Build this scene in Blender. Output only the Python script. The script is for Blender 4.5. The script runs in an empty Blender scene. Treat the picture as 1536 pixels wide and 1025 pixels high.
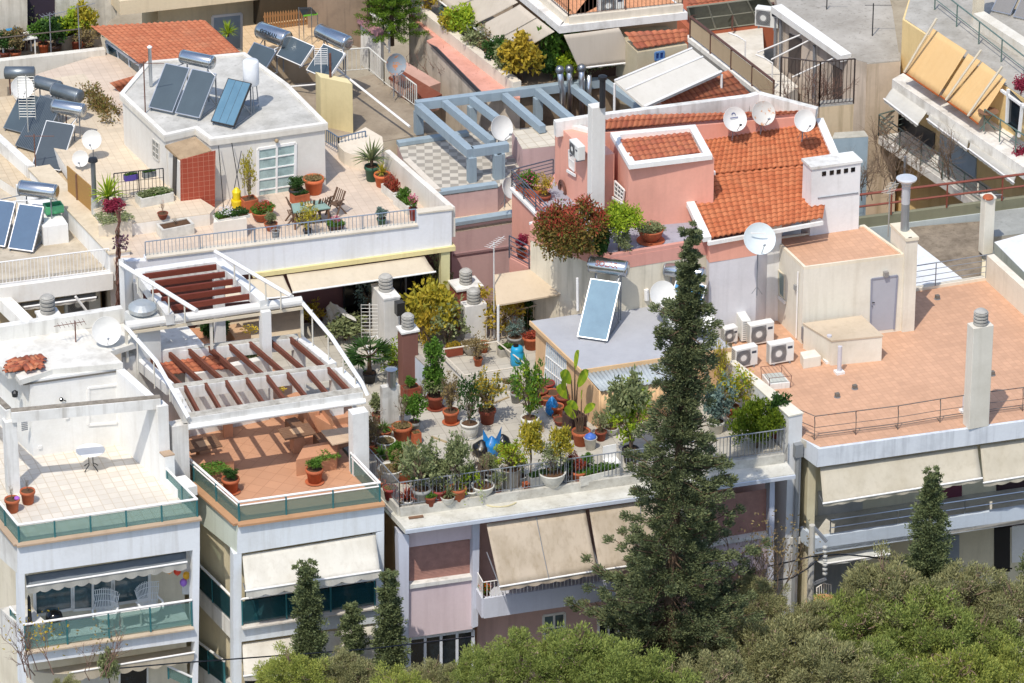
import bpy,math,random
import numpy as np
from mathutils import Vector,Matrix
random.seed(11)
RNG=np.random.default_rng(11)
SC=bpy.context.scene
COL=SC.collection
R=math.radians
V=Vector
# ---------------------------------------------------------------- camera model
TH,AZ,FPX,DIST=R(27.0),R(21.6),7400.0,180.0
FH=V((math.sin(AZ),math.cos(AZ),0));RT=V((math.cos(AZ),-math.sin(AZ),0))
FW=FH*math.cos(TH)-V((0,0,math.sin(TH)))
UPV=FH*math.sin(TH)+V((0,0,math.cos(TH)))
CAM=V((0,0,12))-FW*DIST
ZZ=V((0,0,1))
def ray(p):return FW+RT*((p[0]-768)/FPX)+UPV*((512.5-p[1])/FPX)
def W(p,z):
 d=ray(p);return CAM+d*((z-CAM.z)/d.z)
def pix(P):
 v=P-CAM;w=v.dot(FW);return(768+FPX*v.dot(RT)/w,512.5-FPX*v.dot(UPV)/w)
def zat(P,py):
 v=P-CAM;k=(512.5-py)/FPX
 return P.z+(k*v.dot(FW)-v.dot(UPV))/(math.cos(TH)+k*math.sin(TH))
class Pl:
 def __init__(s,a,b):
  s.o=V(a);d=V(b)-s.o;d.z=0;s.u=d.normalized();s.n=V((s.u.y,-s.u.x,0))
  if s.n.dot(FH)>0:s.n=-s.n
 def at(s,p,off=0):
  d=ray(p);t=(s.o+s.n*off-CAM).dot(s.n)/d.dot(s.n);return CAM+d*t
 def sh(s,off):
  q=Pl(s.o+s.n*off,s.o+s.n*off+s.u);return q
def T(x0,y0,f):return lambda x,y:(x0+x/f,y0+y/f)
q4=3.7975;q7=7.595
A1,B1,C1,D1=T(0,0,q4),T(380,0,q4),T(760,0,q4),T(1136,0,q4)
A2,B2,C2,D2=T(0,250,q4),T(380,250,q4),T(760,250,q4),T(1136,250,q4)
A3,B3,C3,D3=T(0,500,q4),T(380,500,q4),T(760,500,q4),T(1136,500,q4)
A4,B4,C4,D4=T(0,755,q4),T(380,755,q4),T(760,755,q4),T(1136,755,q4)
M1,M2,M3,M4=T(540,430,q7),T(700,430,q7),T(540,560,q7),T(730,560,q7)
M5,M6,M7,M8=T(540,660,q7),T(730,640,q7),T(1040,540,q7),T(1040,420,q7)
U1,U2,U3,U4,U5,U7=T(0,0,q7),T(340,0,q7),T(540,0,q7),T(740,0,q7),T(920,0,q7),T(0,300,q7)
U6,U8=T(1300,100,6.407),T(180,370,5.396)
FULL=lambda x,y:(x,y)
# ---------------------------------------------------------------- meshes
class MB:
 def __init__(s):s.v=[];s.f=[];s.uv=None
 def add(s,vs,fs):
  b=len(s.v);s.v+=[V(x)for x in vs];s.f+=[tuple(i+b for i in f)for f in fs];return s
 def poly(s,pts):return s.add(pts,[tuple(range(len(pts)))])
 def ext(s,pts,vec):
  n=len(pts);vec=V(vec)
  vs=[V(p)for p in pts]+[V(p)+vec for p in pts]
  fs=[tuple(range(n)),tuple(range(2*n-1,n-1,-1))]
  for i in range(n):
   j=(i+1)%n;fs.append((i,i+n,j+n,j))
  return s.add(vs,fs)
 def prism(s,pts,z0,z1):
  return s.ext([V((p[0],p[1],z0))for p in pts],(0,0,z1-z0))
 def box(s,c,sz,rz=0,m=None):
  x,y,z=[k/2 for k in sz];M=Matrix.Translation(V(c))@Matrix.Rotation(rz,4,'Z')
  if m is not None:M=m@Matrix.Translation(V(c))@Matrix.Rotation(rz,4,'Z')
  vs=[M@V((a*x,b*y,d*z))for a in(-1,1)for b in(-1,1)for d in(-1,1)]
  return s.add(vs,[(0,1,3,2),(4,6,7,5),(0,4,5,1),(2,3,7,6),(0,2,6,4),(1,5,7,3)])
 def bar(s,a,b,w,h,up=ZZ):
  a=V(a);b=V(b);d=(b-a).normalized();r=d.cross(up)
  if r.length<1e-4:r=d.cross(V((1,0,0)))
  r.normalize();u=r.cross(d);r=r*(w/2);u=u*(h/2)
  vs=[p+r*i+u*j for p in(a,b)for i,j in((-1,-1),(1,-1),(1,1),(-1,1))]
  return s.add(vs,[(3,2,1,0),(4,5,6,7),(0,1,5,4),(1,2,6,5),(2,3,7,6),(3,0,4,7)])
 def tube(s,pts,r,n=6,r2=None,cap=True):
  pts=[V(p)for p in pts];m=len(pts);rings=[]
  for i,p in enumerate(pts):
   d=(pts[min(i+1,m-1)]-pts[max(i-1,0)]).normalized()
   a=d.cross(ZZ)
   if a.length<.05:a=d.cross(V((1,0,0)))
   a.normalize();b=d.cross(a)
   rr=r if r2 is None else r+(r2-r)*i/(m-1)
   rings.append([p+(a*math.cos(t)+b*math.sin(t))*rr for t in[2*math.pi*k/n for k in range(n)]])
  vs=sum(rings,[]);fs=[]
  for i in range(m-1):
   for k in range(n):
    l=(k+1)%n;fs.append((i*n+k,i*n+l,(i+1)*n+l,(i+1)*n+k))
  if cap:fs+=[tuple(range(n-1,-1,-1)),tuple(range((m-1)*n,m*n))]
  return s.add(vs,fs)
 def lathe(s,c,prof,n=16,m=None):
  vs=[];fs=[]
  for(r,z)in prof:
   for k in range(n):
    t=2*math.pi*k/n;q=V((r*math.cos(t),r*math.sin(t),z));vs.append((m@q if m is not None else q)+V(c))
  for i in range(len(prof)-1):
   for k in range(n):
    l=(k+1)%n;fs.append((i*n+k,i*n+l,(i+1)*n+l,(i+1)*n+k))
  fs.append(tuple(range(n-1,-1,-1)));e=(len(prof)-1)*n;fs.append(tuple(range(e,e+n)))
  return s.add(vs,fs)
 def ball(s,c,r,n=10,sq=1.0):
  return s.lathe(c,[(max(1e-3,r*math.sin(math.pi*i/n)),-r*sq*math.cos(math.pi*i/n))for i in range(n+1)],n+4)
 def build(s,name,mat,parent=None,smooth=False,bevel=0,label=None):
  me=bpy.data.meshes.new(name)
  off=V((0,0,0));p=parent
  while p is not None:off+=p.location;p=p.parent
  me.from_pydata([tuple(v-off)for v in s.v],[],s.f);me.update()
  if smooth:me.polygons.foreach_set('use_smooth',[True]*len(me.polygons))
  return link(name,me,mat,parent,bevel,label)
def link(name,me,mat,parent=None,bevel=0,label=None):
 o=bpy.data.objects.new(name,me);COL.objects.link(o)
 if mat is not None:me.materials.append(mat)
 if parent is not None:o.parent=parent
 if bevel:
  b=o.modifiers.new('bevel','BEVEL');b.width=bevel;b.segments=2;b.limit_method='ANGLE';b.angle_limit=R(50)
 if label:o['label']=label
 return o
def thing(name,label,cat,loc=(0,0,0),group=None,rz=0):
 o=bpy.data.objects.new(name,None);o.empty_display_size=.3;COL.objects.link(o)
 o.location=loc;o.rotation_euler=(0,0,rz);return tag(o,label,cat,group)
def tag(o,label,cat,group=None,kind=None):
 if label:o['label']=label
 if cat:o['category']=cat
 if group:o['group']=group
 if kind:o['kind']=kind
 return o
def dup(root,loc,rz=0,label=None,scale=1,group=None):
 r=root.copy();COL.objects.link(r);r.location=loc;r.rotation_euler=(0,0,rz)
 r.scale=(scale,)*3 if not isinstance(scale,(tuple,list))else scale
 if label:r['label']=label
 if group:r['group']=group
 for ch in list(root.children):
  c=ch.copy();COL.objects.link(c);c.parent=r
  for g in ch.children:
   d=g.copy();COL.objects.link(d);d.parent=c
 return r
_first=set()
def place(proto,loc,rz=0,label=None,scale=1,group=None):
 if proto.name in _first:return dup(proto,loc,rz,label,scale,group)
 _first.add(proto.name)
 proto.location=loc;proto.rotation_euler=(0,0,rz);proto.scale=(scale,)*3 if not isinstance(scale,(tuple,list))else scale
 if label:proto['label']=label
 if group:proto['group']=group
 return proto
def npmesh(name,verts,quads,uv=None):
 me=bpy.data.meshes.new(name);verts=np.asarray(verts,np.float32);quads=np.asarray(quads,np.int32)
 me.vertices.add(len(verts));me.vertices.foreach_set('co',verts.ravel())
 k=quads.shape[1]
 me.loops.add(quads.size);me.loops.foreach_set('vertex_index',quads.ravel())
 me.polygons.add(len(quads));me.polygons.foreach_set('loop_start',np.arange(len(quads),dtype=np.int32)*k)
 if uv is not None:
  l=me.uv_layers.new(name='UVMap');l.data.foreach_set('uv',np.asarray(uv,np.float32)[quads.ravel()].ravel())
 me.update(calc_edges=True);me.validate();return me
 # ---------------------------------------------------------------- materials
def hexc(h):
 h=h.lstrip('#');c=[int(h[i:i+2],16)/255 for i in(0,2,4)]
 return[x/12.92 if x<=.04045 else((x+.055)/1.055)**2.4 for x in c]
def col(c):return hexc(c)if isinstance(c,str)else list(c)
class NT:
 def __init__(s,name):
  s.m=bpy.data.materials.new(name);s.m.use_nodes=True;s.t=s.m.node_tree
  s.b=s.t.nodes['Principled BSDF'];s.out=s.t.nodes['Material Output'];s._tc=None
 def n(s,k,**kw):
  x=s.t.nodes.new(k)
  for a,b in kw.items():setattr(x,a,b)
  return x
 def l(s,a,b):s.t.links.new(a,b)
 def tc(s,which='Object',scale=(1,1,1),rot=(0,0,0)):
  t=s.n('ShaderNodeTexCoord');mp=s.n('ShaderNodeMapping');mp.inputs['Scale'].default_value=scale;mp.inputs['Rotation'].default_value=rot
  s.l(t.outputs[which],mp.inputs[0]);return mp.outputs[0]
 def world(s,scale=(1,1,1)):
  g=s.n('ShaderNodeNewGeometry');mp=s.n('ShaderNodeMapping');mp.inputs['Scale'].default_value=scale
  s.l(g.outputs['Position'],mp.inputs[0]);return mp.outputs[0]
 def noise(s,vec,scale,detail=4,rough=.55):
  x=s.n('ShaderNodeTexNoise');x.inputs['Scale'].default_value=scale;x.inputs['Detail'].default_value=detail;x.inputs['Roughness'].default_value=rough
  s.l(vec,x.inputs['Vector']);return x.outputs['Fac']
 def ramp(s,fac,stops):
  x=s.n('ShaderNodeValToRGB');e=x.color_ramp.elements
  while len(e)<len(stops):e.new(.5)
  for k,(p,c)in zip(e,stops):k.position=p;k.color=(*c,1)if len(c)==3 else c
  s.l(fac,x.inputs[0]);return x.outputs[0]
 def mix(s,fac,a,b,mode='MIX'):
  x=s.n('ShaderNodeMix');x.data_type='RGBA';x.blend_type=mode
  for k,q in((0,fac),(6,a),(7,b)):
   if isinstance(q,(int,float)):x.inputs[k].default_value=q
   elif isinstance(q,(list,tuple)):x.inputs[k].default_value=(*q,1)
   else:s.l(q,x.inputs[k])
  return x.outputs[2]
 def color(s,q):
  if isinstance(q,(list,tuple)):s.b.inputs['Base Color'].default_value=(*q,1)
  else:s.l(q,s.b.inputs['Base Color'])
 def bump(s,h,st=.3,d=.02):
  x=s.n('ShaderNodeBump');x.inputs['Strength'].default_value=st;x.inputs['Distance'].default_value=d
  s.l(h,x.inputs['Height']);s.l(x.outputs[0],s.b.inputs['Normal'])
 def set(s,**kw):
  for k,v in kw.items():s.b.inputs[k.replace('_',' ')].default_value=v
  return s.m
_mats={}
def plaster(c,dirt=None,amt=.35,rough=.9,streak=.25,scale=.5):
 """painted render with faint blotches, drip streaks and a grainy surface"""
 key=('pl',str(c),str(dirt),amt,streak,scale)
 if key in _mats:return _mats[key]
 t=NT('plaster');c=col(c);d=col(dirt)if dirt else[x*.62 for x in c]
 w=t.world();n1=t.noise(w,scale,6,.62)
 f1=t.ramp(n1,[(.47,(0,)*3),(.72,(amt,)*3)])
 base=t.mix(f1,c,d)
 ws=t.world((2.2,2.2,.16));n2=t.noise(ws,1.6,4,.6)
 f2=t.ramp(n2,[(.5,(0,)*3),(.72,(min(.8,streak*.95),)*3)])
 base=t.mix(f2,base,d)
 n3=t.noise(w,9,3,.7);base=t.mix(.12,base,t.ramp(n3,[(.3,(.55,)*3),(.7,(1,)*3)]),'MULTIPLY')
 t.color(base);t.bump(t.noise(w,35,3),.25,.006);t.set(Roughness=rough,Specular_IOR_Level=.25)
 _mats[key]=t.m;return t.m
def concrete(c,c2,scale=.8,contrast=.25,rough=.95,spots=.5):
 key=('co',str(c),str(c2),scale,contrast,spots)
 if key in _mats:return _mats[key]
 t=NT('concrete');w=t.world();n=t.noise(w,scale,9,.68)
 base=t.mix(t.ramp(n,[(.5-contrast/2,(0,)*3),(.5+contrast/2,(1,)*3)]),col(c),col(c2))
 n2=t.noise(w,5.5,5,.75);base=t.mix(t.ramp(n2,[(.55,(0,)*3),(.7,(spots,)*3)]),base,[x*.6 for x in col(c2)])
 t.color(base);t.bump(t.noise(w,22,5),.4,.01);t.set(Roughness=rough,Specular_IOR_Level=.2);_mats[key]=t.m;return t.m
def tiles(c,grout,size=.33,gap=.015,var=.12,rz=0,offset=0.0,ratio=1.0,stain=.3,c2=None,rx=0):
 key=('ti',str(c),str(grout),size,gap,var,rz,offset,ratio,stain,rx)
 if key in _mats:return _mats[key]
 t=NT('floor_tiles');w0=t.n('ShaderNodeNewGeometry');mp=t.n('ShaderNodeMapping');mp.inputs['Rotation'].default_value=(rx,0,rz)
 t.l(w0.outputs['Position'],mp.inputs[0])
 b=t.n('ShaderNodeTexBrick',offset=offset,squash=1.0)
 c=col(c);c2=col(c2)if c2 else[x*(1-var)for x in c]
 b.inputs['Color1'].default_value=(*c,1);b.inputs['Color2'].default_value=(*c2,1)
 b.inputs['Mortar'].default_value=(*col(grout),1);b.inputs['Scale'].default_value=1;b.inputs['Mortar Size'].default_value=gap
 b.inputs['Brick Width'].default_value=size*ratio;b.inputs['Row Height'].default_value=size;b.inputs['Bias'].default_value=0
 t.l(mp.outputs[0],b.inputs['Vector'])
 n=t.noise(w0.outputs['Position'],.7,7,.65)
 base=t.mix(t.ramp(n,[(.45,(0,)*3),(.75,(stain,)*3)]),b.outputs['Color'],[x*.6 for x in c])
 t.color(base);t.bump(b.outputs['Fac'],.3,-.006);t.set(Roughness=.8,Specular_IOR_Level=.3);_mats[key]=t.m;return t.m
def paint(c,rough=.5,metal=0,var=.06,rust=None,spec=.5):
 key=('pa',str(c),rough,metal,var,str(rust))
 if key in _mats:return _mats[key]
 t=NT('painted_metal' if metal else 'paint');c=col(c);w=t.world();n=t.noise(w,3.0,5,.65)
 base=t.mix(t.ramp(n,[(.35,(0,)*3),(.7,(1,)*3)]),c,[x*(1-var*2)for x in c])
 if rust:base=t.mix(t.ramp(t.noise(w,4.5,6,.7),[(.55,(0,)*3),(.62,(.9,)*3)]),base,col(rust))
 t.color(base);t.set(Roughness=rough,Metallic=metal,Specular_IOR_Level=spec);_mats[key]=t.m;return t.m
def fabric(c,dirt=None,stripes=0,amt=.3):
 key=('fa',str(c),str(dirt),stripes,amt)
 if key in _mats:return _mats[key]
 t=NT('awning_fabric');c=col(c);d=col(dirt)if dirt else[x*.7 for x in c]
 w=t.world((1,1,.35));n=t.noise(w,1.1,6,.6)
 base=t.mix(t.ramp(n,[(.42,(0,)*3),(.75,(amt,)*3)]),c,d)
 s=t.noise(t.world((3,3,.12)),2,3,.6);base=t.mix(t.ramp(s,[(.5,(0,)*3),(.8,(amt*.8,)*3)]),base,d)
 t.color(base);t.bump(t.noise(w,4,3),.25,.03);t.set(Roughness=.95,Specular_IOR_Level=.1)
 tr=t.n('ShaderNodeBsdfTranslucent');t.l(base,tr.inputs['Color']);ms=t.n('ShaderNodeMixShader');ms.inputs[0].default_value=.25
 t.l(t.b.outputs[0],ms.inputs[1]);t.l(tr.outputs[0],ms.inputs[2]);t.l(ms.outputs[0],t.out.inputs[0]);_mats[key]=t.m;return t.m
def roof_clay(c='#bf7856',c2='#a8604a',moss='#967862',amt=.35):
 key=('rc',str(c),str(c2),amt)
 if key in _mats:return _mats[key]
 t=NT('clay_roof_tile');tc=t.n('ShaderNodeTexCoord')
 fl=t.n('ShaderNodeVectorMath',operation='FLOOR');t.l(tc.outputs['UV'],fl.inputs[0])
 wn=t.n('ShaderNodeTexWhiteNoise',noise_dimensions='2D');t.l(fl.outputs[0],wn.inputs['Vector'])
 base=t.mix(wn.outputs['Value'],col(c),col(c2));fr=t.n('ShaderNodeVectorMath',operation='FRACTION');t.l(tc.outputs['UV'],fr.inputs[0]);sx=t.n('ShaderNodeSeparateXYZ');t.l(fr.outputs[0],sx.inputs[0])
 base=t.mix(t.ramp(sx.outputs[1],[(.0,(.75,)*3),(.2,(0,)*3)]),base,[x*.35 for x in col(c2)]);base=t.mix(t.ramp(sx.outputs[0],[(.62,(0,)*3),(.8,(.55,)*3),(.95,(.1,)*3)]),base,[x*.4 for x in col(c2)])  # row joints and channels darkened: shade under tile steps painted in, with grime
 n=t.noise(t.world(),1.2,7,.65);base=t.mix(t.ramp(n,[(.5,(0,)*3),(.75,(amt,)*3)]),base,col(moss))
 n2=t.noise(t.world(),14,4,.7);base=t.mix(.25,base,t.ramp(n2,[(.3,(.6,)*3),(.65,(1,)*3)]),'MULTIPLY')
 t.color(base);t.set(Roughness=.85,Specular_IOR_Level=.2);_mats[key]=t.m;return t.m
def glass(c='#1d3a3c',rough=.05,alpha=.55):
 """tinted pane: part see-through, part mirror"""
 key=('gl',str(c),alpha)
 if key in _mats:return _mats[key]
 t=NT('tinted_glass');tr=t.n('ShaderNodeBsdfTransparent');tr.inputs[0].default_value=(*[min(1,x**.35)for x in col(c)],1)
 t.set(Roughness=rough,Specular_IOR_Level=.8);t.color(col(c))
 ms=t.n('ShaderNodeMixShader');ms.inputs[0].default_value=alpha
 t.l(tr.outputs[0],ms.inputs[1]);t.l(t.b.outputs[0],ms.inputs[2]);t.l(ms.outputs[0],t.out.inputs[0]);_mats[key]=t.m;return t.m
def leafm(c1,c2,c3=None,trans=.3,clump=1.3,rough=.6):
 """leaf colours vary from leaf to leaf and in soft clumps"""
 key=('lf',str(c1),str(c2),str(c3),trans)
 if key in _mats:return _mats[key]
 t=NT('foliage');g=t.n('ShaderNodeNewGeometry');c1,c2=col(c1),col(c2);c3=col(c3)if c3 else c2
 base=t.ramp(g.outputs['Random Per Island'],[(0,c1),(.55,c2),(1,c3)])
 n=t.noise(t.world(),clump,3,.6);base=t.mix(t.ramp(n,[(.35,(.35,)*3),(.65,(0,)*3)]),base,[x*.55 for x in c1])
 t.color(base);t.set(Roughness=rough,Specular_IOR_Level=.25)
 tr=t.n('ShaderNodeBsdfTranslucent');t.l(base,tr.inputs['Color']);ms=t.n('ShaderNodeMixShader');ms.inputs[0].default_value=trans
 t.l(t.b.outputs[0],ms.inputs[1]);t.l(tr.outputs[0],ms.inputs[2]);t.l(ms.outputs[0],t.out.inputs[0]);_mats[key]=t.m;return t.m
def wood(c,c2,scale=14):
 key=('wd',str(c),str(c2))
 if key in _mats:return _mats[key]
 t=NT('wood');n=t.noise(t.world((scale*.25,scale*.25,scale)),1,5,.6)
 t.color(t.mix(n,col(c),col(c2)));t.set(Roughness=.75,Specular_IOR_Level=.3);_mats[key]=t.m;return t.m
WHITE=plaster('#e9e8e4','#b9b2a4',.3);WHITE2=plaster('#e6e4de','#8f877a',.5,streak=.45)
CREAM=plaster('#e6dcc6','#a89a80',.4);BEIGE=plaster('#d9c8a8','#93826a',.4)
PINK=plaster('#e39a8a','#b5776a',.35);MAUVE=plaster('#c4a3a3','#8d7474',.4);LILAC=plaster('#cdb3b8','#9c8a8c',.25)
SLAB=concrete('#d8d5cc','#b3aea2',.7,.35);GREY=concrete('#b5afa4','#8a847a',.6,.4)
STEEL=paint('#c8ccd0',.28,.9,.05);DARKM=paint('#3a3c40',.5,.6);WPAINT=paint('#eceae6',.45,0,.04)
GREYRAIL=paint('#8e9298',.5,.3,.1);RUSTY=paint('#7a5548',.7,.2,.15,'#5b2f1c');TERRA=paint('#b5603a',.8,0,.15)
ORANGEP=plaster('#c27a4c','#8f5636',.35);BLUEGREY=plaster('#9fb4c2','#71838f',.25)
BLACKG=paint('#0c0e12',.15,0,.05);DARKIN=plaster('#2a2523','#141110',.4)
# ---------------------------------------------------------------- foliage
def unit(n):
 v=RNG.normal(size=(n,3));return v/np.linalg.norm(v,axis=1,keepdims=True)
def leafmesh(name,C,ln,wd,D=None,jit=.7):
 """one diamond leaf per centre; D = preferred growth directions"""
 C=np.asarray(C,float);n=len(C);d=unit(n)
 if D is not None:d=np.asarray(D,float)+d*jit;d/=np.linalg.norm(d,axis=1,keepdims=True)
 s=np.cross(d,unit(n));s/=np.linalg.norm(s,axis=1,keepdims=True)+1e-9
 L=(np.asarray(ln)*RNG.uniform(.6,1.25,n))[:,None];Wd=(np.asarray(wd)*RNG.uniform(.7,1.2,n))[:,None]
 vs=np.stack([C,C+d*L*.45+s*Wd*.5,C+d*L,C+d*L*.45-s*Wd*.5],1).reshape(-1,3)
 return npmesh(name,vs,np.arange(4*n).reshape(n,4))
def inball(n,shell=.4):
 return unit(n)*(RNG.uniform(0,1,n)**shell)[:,None]
_pm={}
def twigs(mb,p,d,L,r,depth,spread=.6,n=3,up=.25):
 q=p+d*L
 mid=p+d*L*.5+V(RNG.normal(size=3))*L*.07
 mb.tube([p,mid,q],r,4,r*.6,cap=False)
 if depth:
  for k in range(n):
   e=(d+V(RNG.normal(size=3))*spread+V((0,0,up))).normalized()
   twigs(mb,p+d*L*random.uniform(.45,1),e,L*random.uniform(.5,.8),r*.6,depth-1,spread,n,up)
def plant_mesh(kind):
 """(foliage, stem) meshes, one metre tall and about one metre wide, base at z=0"""
 if kind in _pm:return _pm[kind]
 f=s=None
 if kind=='bush':
  cl=inball(26,.5)*[.36,.36,.36]+[0,0,.56];C=np.concatenate([c+inball(60,.6)*.17 for c in cl]);f=leafmesh('leaves',C,.10,.06,D=C-[0,0,.4],jit=.8)
  m=MB();twigs(m,V((0,0,0)),V((0,0,1)),.4,.03,2);s=m
 elif kind=='dense':
  C=inball(2600,.3)*[.45,.45,.5]+[0,0,.5];f=leafmesh('leaves',C,.10,.07,D=C-[0,0,.3],jit=.7)
  m=MB();m.tube([(0,0,0),(0,0,.5)],.03,5);s=m
 elif kind=='airy':
  cl=inball(34,.6)*[.42,.42,.42]+[0,0,.58];C=np.concatenate([c+inball(22,.6)*.13 for c in cl]);f=leafmesh('leaves',C,.085,.045,D=C-[0,0,.3],jit=1)
  m=MB()
  for k in range(5):twigs(m,V((0,0,0)),V((random.uniform(-.4,.4),random.uniform(-.4,.4),1)).normalized(),.38,.016,2)
  s=m
 elif kind=='standard':
  cl=inball(30,.4)*[.42,.42,.26]+[0,0,.72];C=np.concatenate([c+inball(55,.6)*.15 for c in cl]);f=leafmesh('leaves',C,.09,.05,D=C-[0,0,.5],jit=.9)
  m=MB();m.tube([(0,0,0),(.02,0,.3),(0,.01,.6)],.035,6,.025)
  for k in range(6):twigs(m,V((0,0,.5)),V((random.uniform(-1,1),random.uniform(-1,1),1)).normalized(),.2,.014,1)
  s=m
 elif kind=='twig':
  m=MB()
  for k in range(7):twigs(m,V((0,0,0)),V((random.uniform(-.35,.35),random.uniform(-.35,.35),1)).normalized(),.42,.013,2,.45)
  s=m;C=inball(60,.6)*[.3,.3,.4]+[0,0,.55];f=leafmesh('leaves',C,.06,.03)
 elif kind=='spiky':
  vs=[];fs=[]
  for k in range(70):
   t=random.uniform(0,6.283);e=random.uniform(.1,1.35);L=random.uniform(.45,.75);d=V((math.cos(t)*math.cos(e),math.sin(t)*math.cos(e),math.sin(e)));sd=V((-math.sin(t),math.cos(t),0))*.028
   p0=V((0,0,.12));p1=p0+d*L*.55;p2=p0+d*L-V((0,0,.12*math.cos(e)));b=len(vs);vs+=[p0-sd*.6,p0+sd*.6,p1+sd,p1-sd,p2];fs+=[(b,b+1,b+2,b+3),(b+3,b+2,b+4,b+4)]
  me=bpy.data.meshes.new('leaves');me.from_pydata([tuple(v)for v in vs],[],[tuple(dict.fromkeys(q))for q in fs]);f=me
  m=MB();m.tube([(0,0,0),(0,0,.18)],.05,6);s=m
 elif kind=='low':
  C=RNG.uniform(-.5,.5,(900,3))*[1,.8,0]+[0,0,0];C[:,2]=RNG.uniform(0,.7,900)*(1-np.abs(C[:,0]));f=leafmesh('leaves',C,.13,.07,D=np.tile([0,0,1.],(900,1)),jit=.9)
 elif kind=='banana':
  vs=[];fs=[];m=MB()
  for k,(dx,dy,h,t)in enumerate([(.0,0,.95,1.9),(.12,.03,.7,.2),(-.1,-.04,.6,3.4),(.3,.1,.62,.9),(.2,0,.4,.0)]):
   m.tube([(dx*.4,dy*.4,0),(dx*.7,dy*.7,h*.5),(dx,dy,h*.85)],.035,6,.015)
   o=V((dx,dy,h*.8));d=V((math.cos(t)*.45,math.sin(t)*.45,.9 if k==0 else .35)).normalized();sd=d.cross(V((math.sin(t),-math.cos(t),.2))).normalized();nr=d.cross(sd)
   for i in range(6):
    a,b2=i/6,(i+1)/6;wa,wb=[.11*math.sin(math.pi*min(1,.08+.92*q))**.7 for q in(a,b2)];L=.5
    pa=o+d*L*a-ZZ*.22*a*a*L;pb=o+d*L*b2-ZZ*.22*b2*b2*L;e=len(vs)
    vs+=[pa-sd*wa-nr*wa*.25,pa,pa+sd*wa-nr*wa*.25,pb-sd*wb-nr*wb*.25,pb,pb+sd*wb-nr*wb*.25];fs+=[(e,e+1,e+4,e+3),(e+1,e+2,e+5,e+4)]
  me=bpy.data.meshes.new('leaves');me.from_pydata([tuple(v)for v in vs],[],fs);f=me;s=m
 elif kind=='palm':
  C=[];Dd=[];m=MB();m.tube([(0,0,0),(0,0,.45)],.05,6,.04)
  for k in range(26):
   t=random.uniform(0,6.283);e=random.uniform(-.2,1.2);c=V((0,0,.45));d=V((math.cos(t)*math.cos(e),math.sin(t)*math.cos(e),math.sin(e)));hub=c+d*.26;m.tube([c,hub],.008,3)
   for j in range(16):
    a=(j-7.5)/7.5*1.15;s2=d.cross(ZZ).normalized();C.append(hub);Dd.append(d*math.cos(a)+s2*math.sin(a)-ZZ*.15)
  f=leafmesh('leaves',C,.3,.035,D=Dd,jit=.06);s=m
 elif kind=='column':
  cl=np.stack([RNG.normal(0,.16,60),RNG.normal(0,.16,60),RNG.uniform(.05,.95,60)],1);cl[:,:2]*=(1.1-cl[:,2:3]*.6);C=np.concatenate([c+inball(36,.6)*[.13,.13,.07]for c in cl]);f=leafmesh('leaves',C,.06,.05,D=np.tile([0,0,.7],(len(C),1)),jit=1)
  m=MB();m.tube([(0,0,0),(0,0,.9)],.02,5,.008);s=m
 elif kind=='blooms':
  C=inball(160,.3)*[.42,.42,.3]+[0,0,.6];f=leafmesh('petals',C,.09,.085)
 elif kind=='trailing':
  C=[];
  for k in range(26):
   t=random.uniform(0,6.28);
   for j in range(26):a=j/26;C.append([math.cos(t)*(.15+.3*a),math.sin(t)*(.15+.3*a),.7-.25*a-.9*a*a*random.uniform(.6,1)+.2*math.sin(a*3)])
  f=leafmesh('leaves',np.array(C)+RNG.normal(0,.02,(len(C),3)),.08,.04)
 if s is not None:
  me=bpy.data.meshes.new('stem');me.from_pydata([tuple(v)for v in s.v],[],s.f);s=me
 _pm[kind]=(f,s);return _pm[kind]
LEAF=dict(green=('#4f7a2a','#74983a','#35591f'),dark=('#2f4f22','#47682c','#223c1a'),olive=('#7d8a5c','#a3a878','#5f6d45'),yellow=('#a8a23a','#c7b23c','#7d8430'),lime=('#86a52c','#b5c336','#6d8f2a'),red=('#a33f34','#b85540','#7d5a38'),dry=('#8a7a54','#a58f60','#6f6a48'),amber=('#b09a34','#c9aa3a','#848030'),bluegreen=('#6a8078','#8ba095','#50675c'),purple=('#7a5868','#93707c','#5d4a50'),redflower=('#c52a30','#d8434c','#a81f2a'),pinkflower=('#d0487a','#e0709a','#b8335f'),whiteflower=('#e8e4e0','#f2f0ee','#c9c4c4'),orangeflower=('#e0521e','#f07030','#c8401a'),yellowflower=('#e0c030','#f0d848','#c8a020'),crimson=('#9a2f48','#b0425a','#7d2a3a'))
def LM(k):return leafm(*LEAF[k])
BARK=concrete('#6b5847','#4a3c30',4,.5);TWIG=concrete('#8a7663','#655546',5,.5);GSTEM=concrete('#8a7a4a','#6a6a3a',5,.5)
SOIL=concrete('#6a4f3a','#4a382a',4,.5)
_pc={}
def setmat(me,m,key):
 k=(me.name,key)
 if k not in _pc:
  c=me.copy();c.materials.clear();c.materials.append(m);_pc[k]=c
 return _pc[k]
def plantpart(parent,kind,leaf,w,h,z=0,rz=0,stem=True,x=0,y=0,names=('foliage','stem')):
 f,s=plant_mesh(kind);out=[]
 for me,m,nm,key in((f,LM(leaf),names[0],leaf),(s,TWIG if kind in('twig','airy')else BARK,names[1],'st')):
  if me is None or(nm=='stem' and not stem):continue
  o=bpy.data.objects.new(nm,setmat(me,m,key));COL.objects.link(o);o.parent=parent;o.location=(x,y,z);o.scale=(w,w,h);o.rotation_euler=(0,0,rz);out.append(o)
 return out
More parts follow.
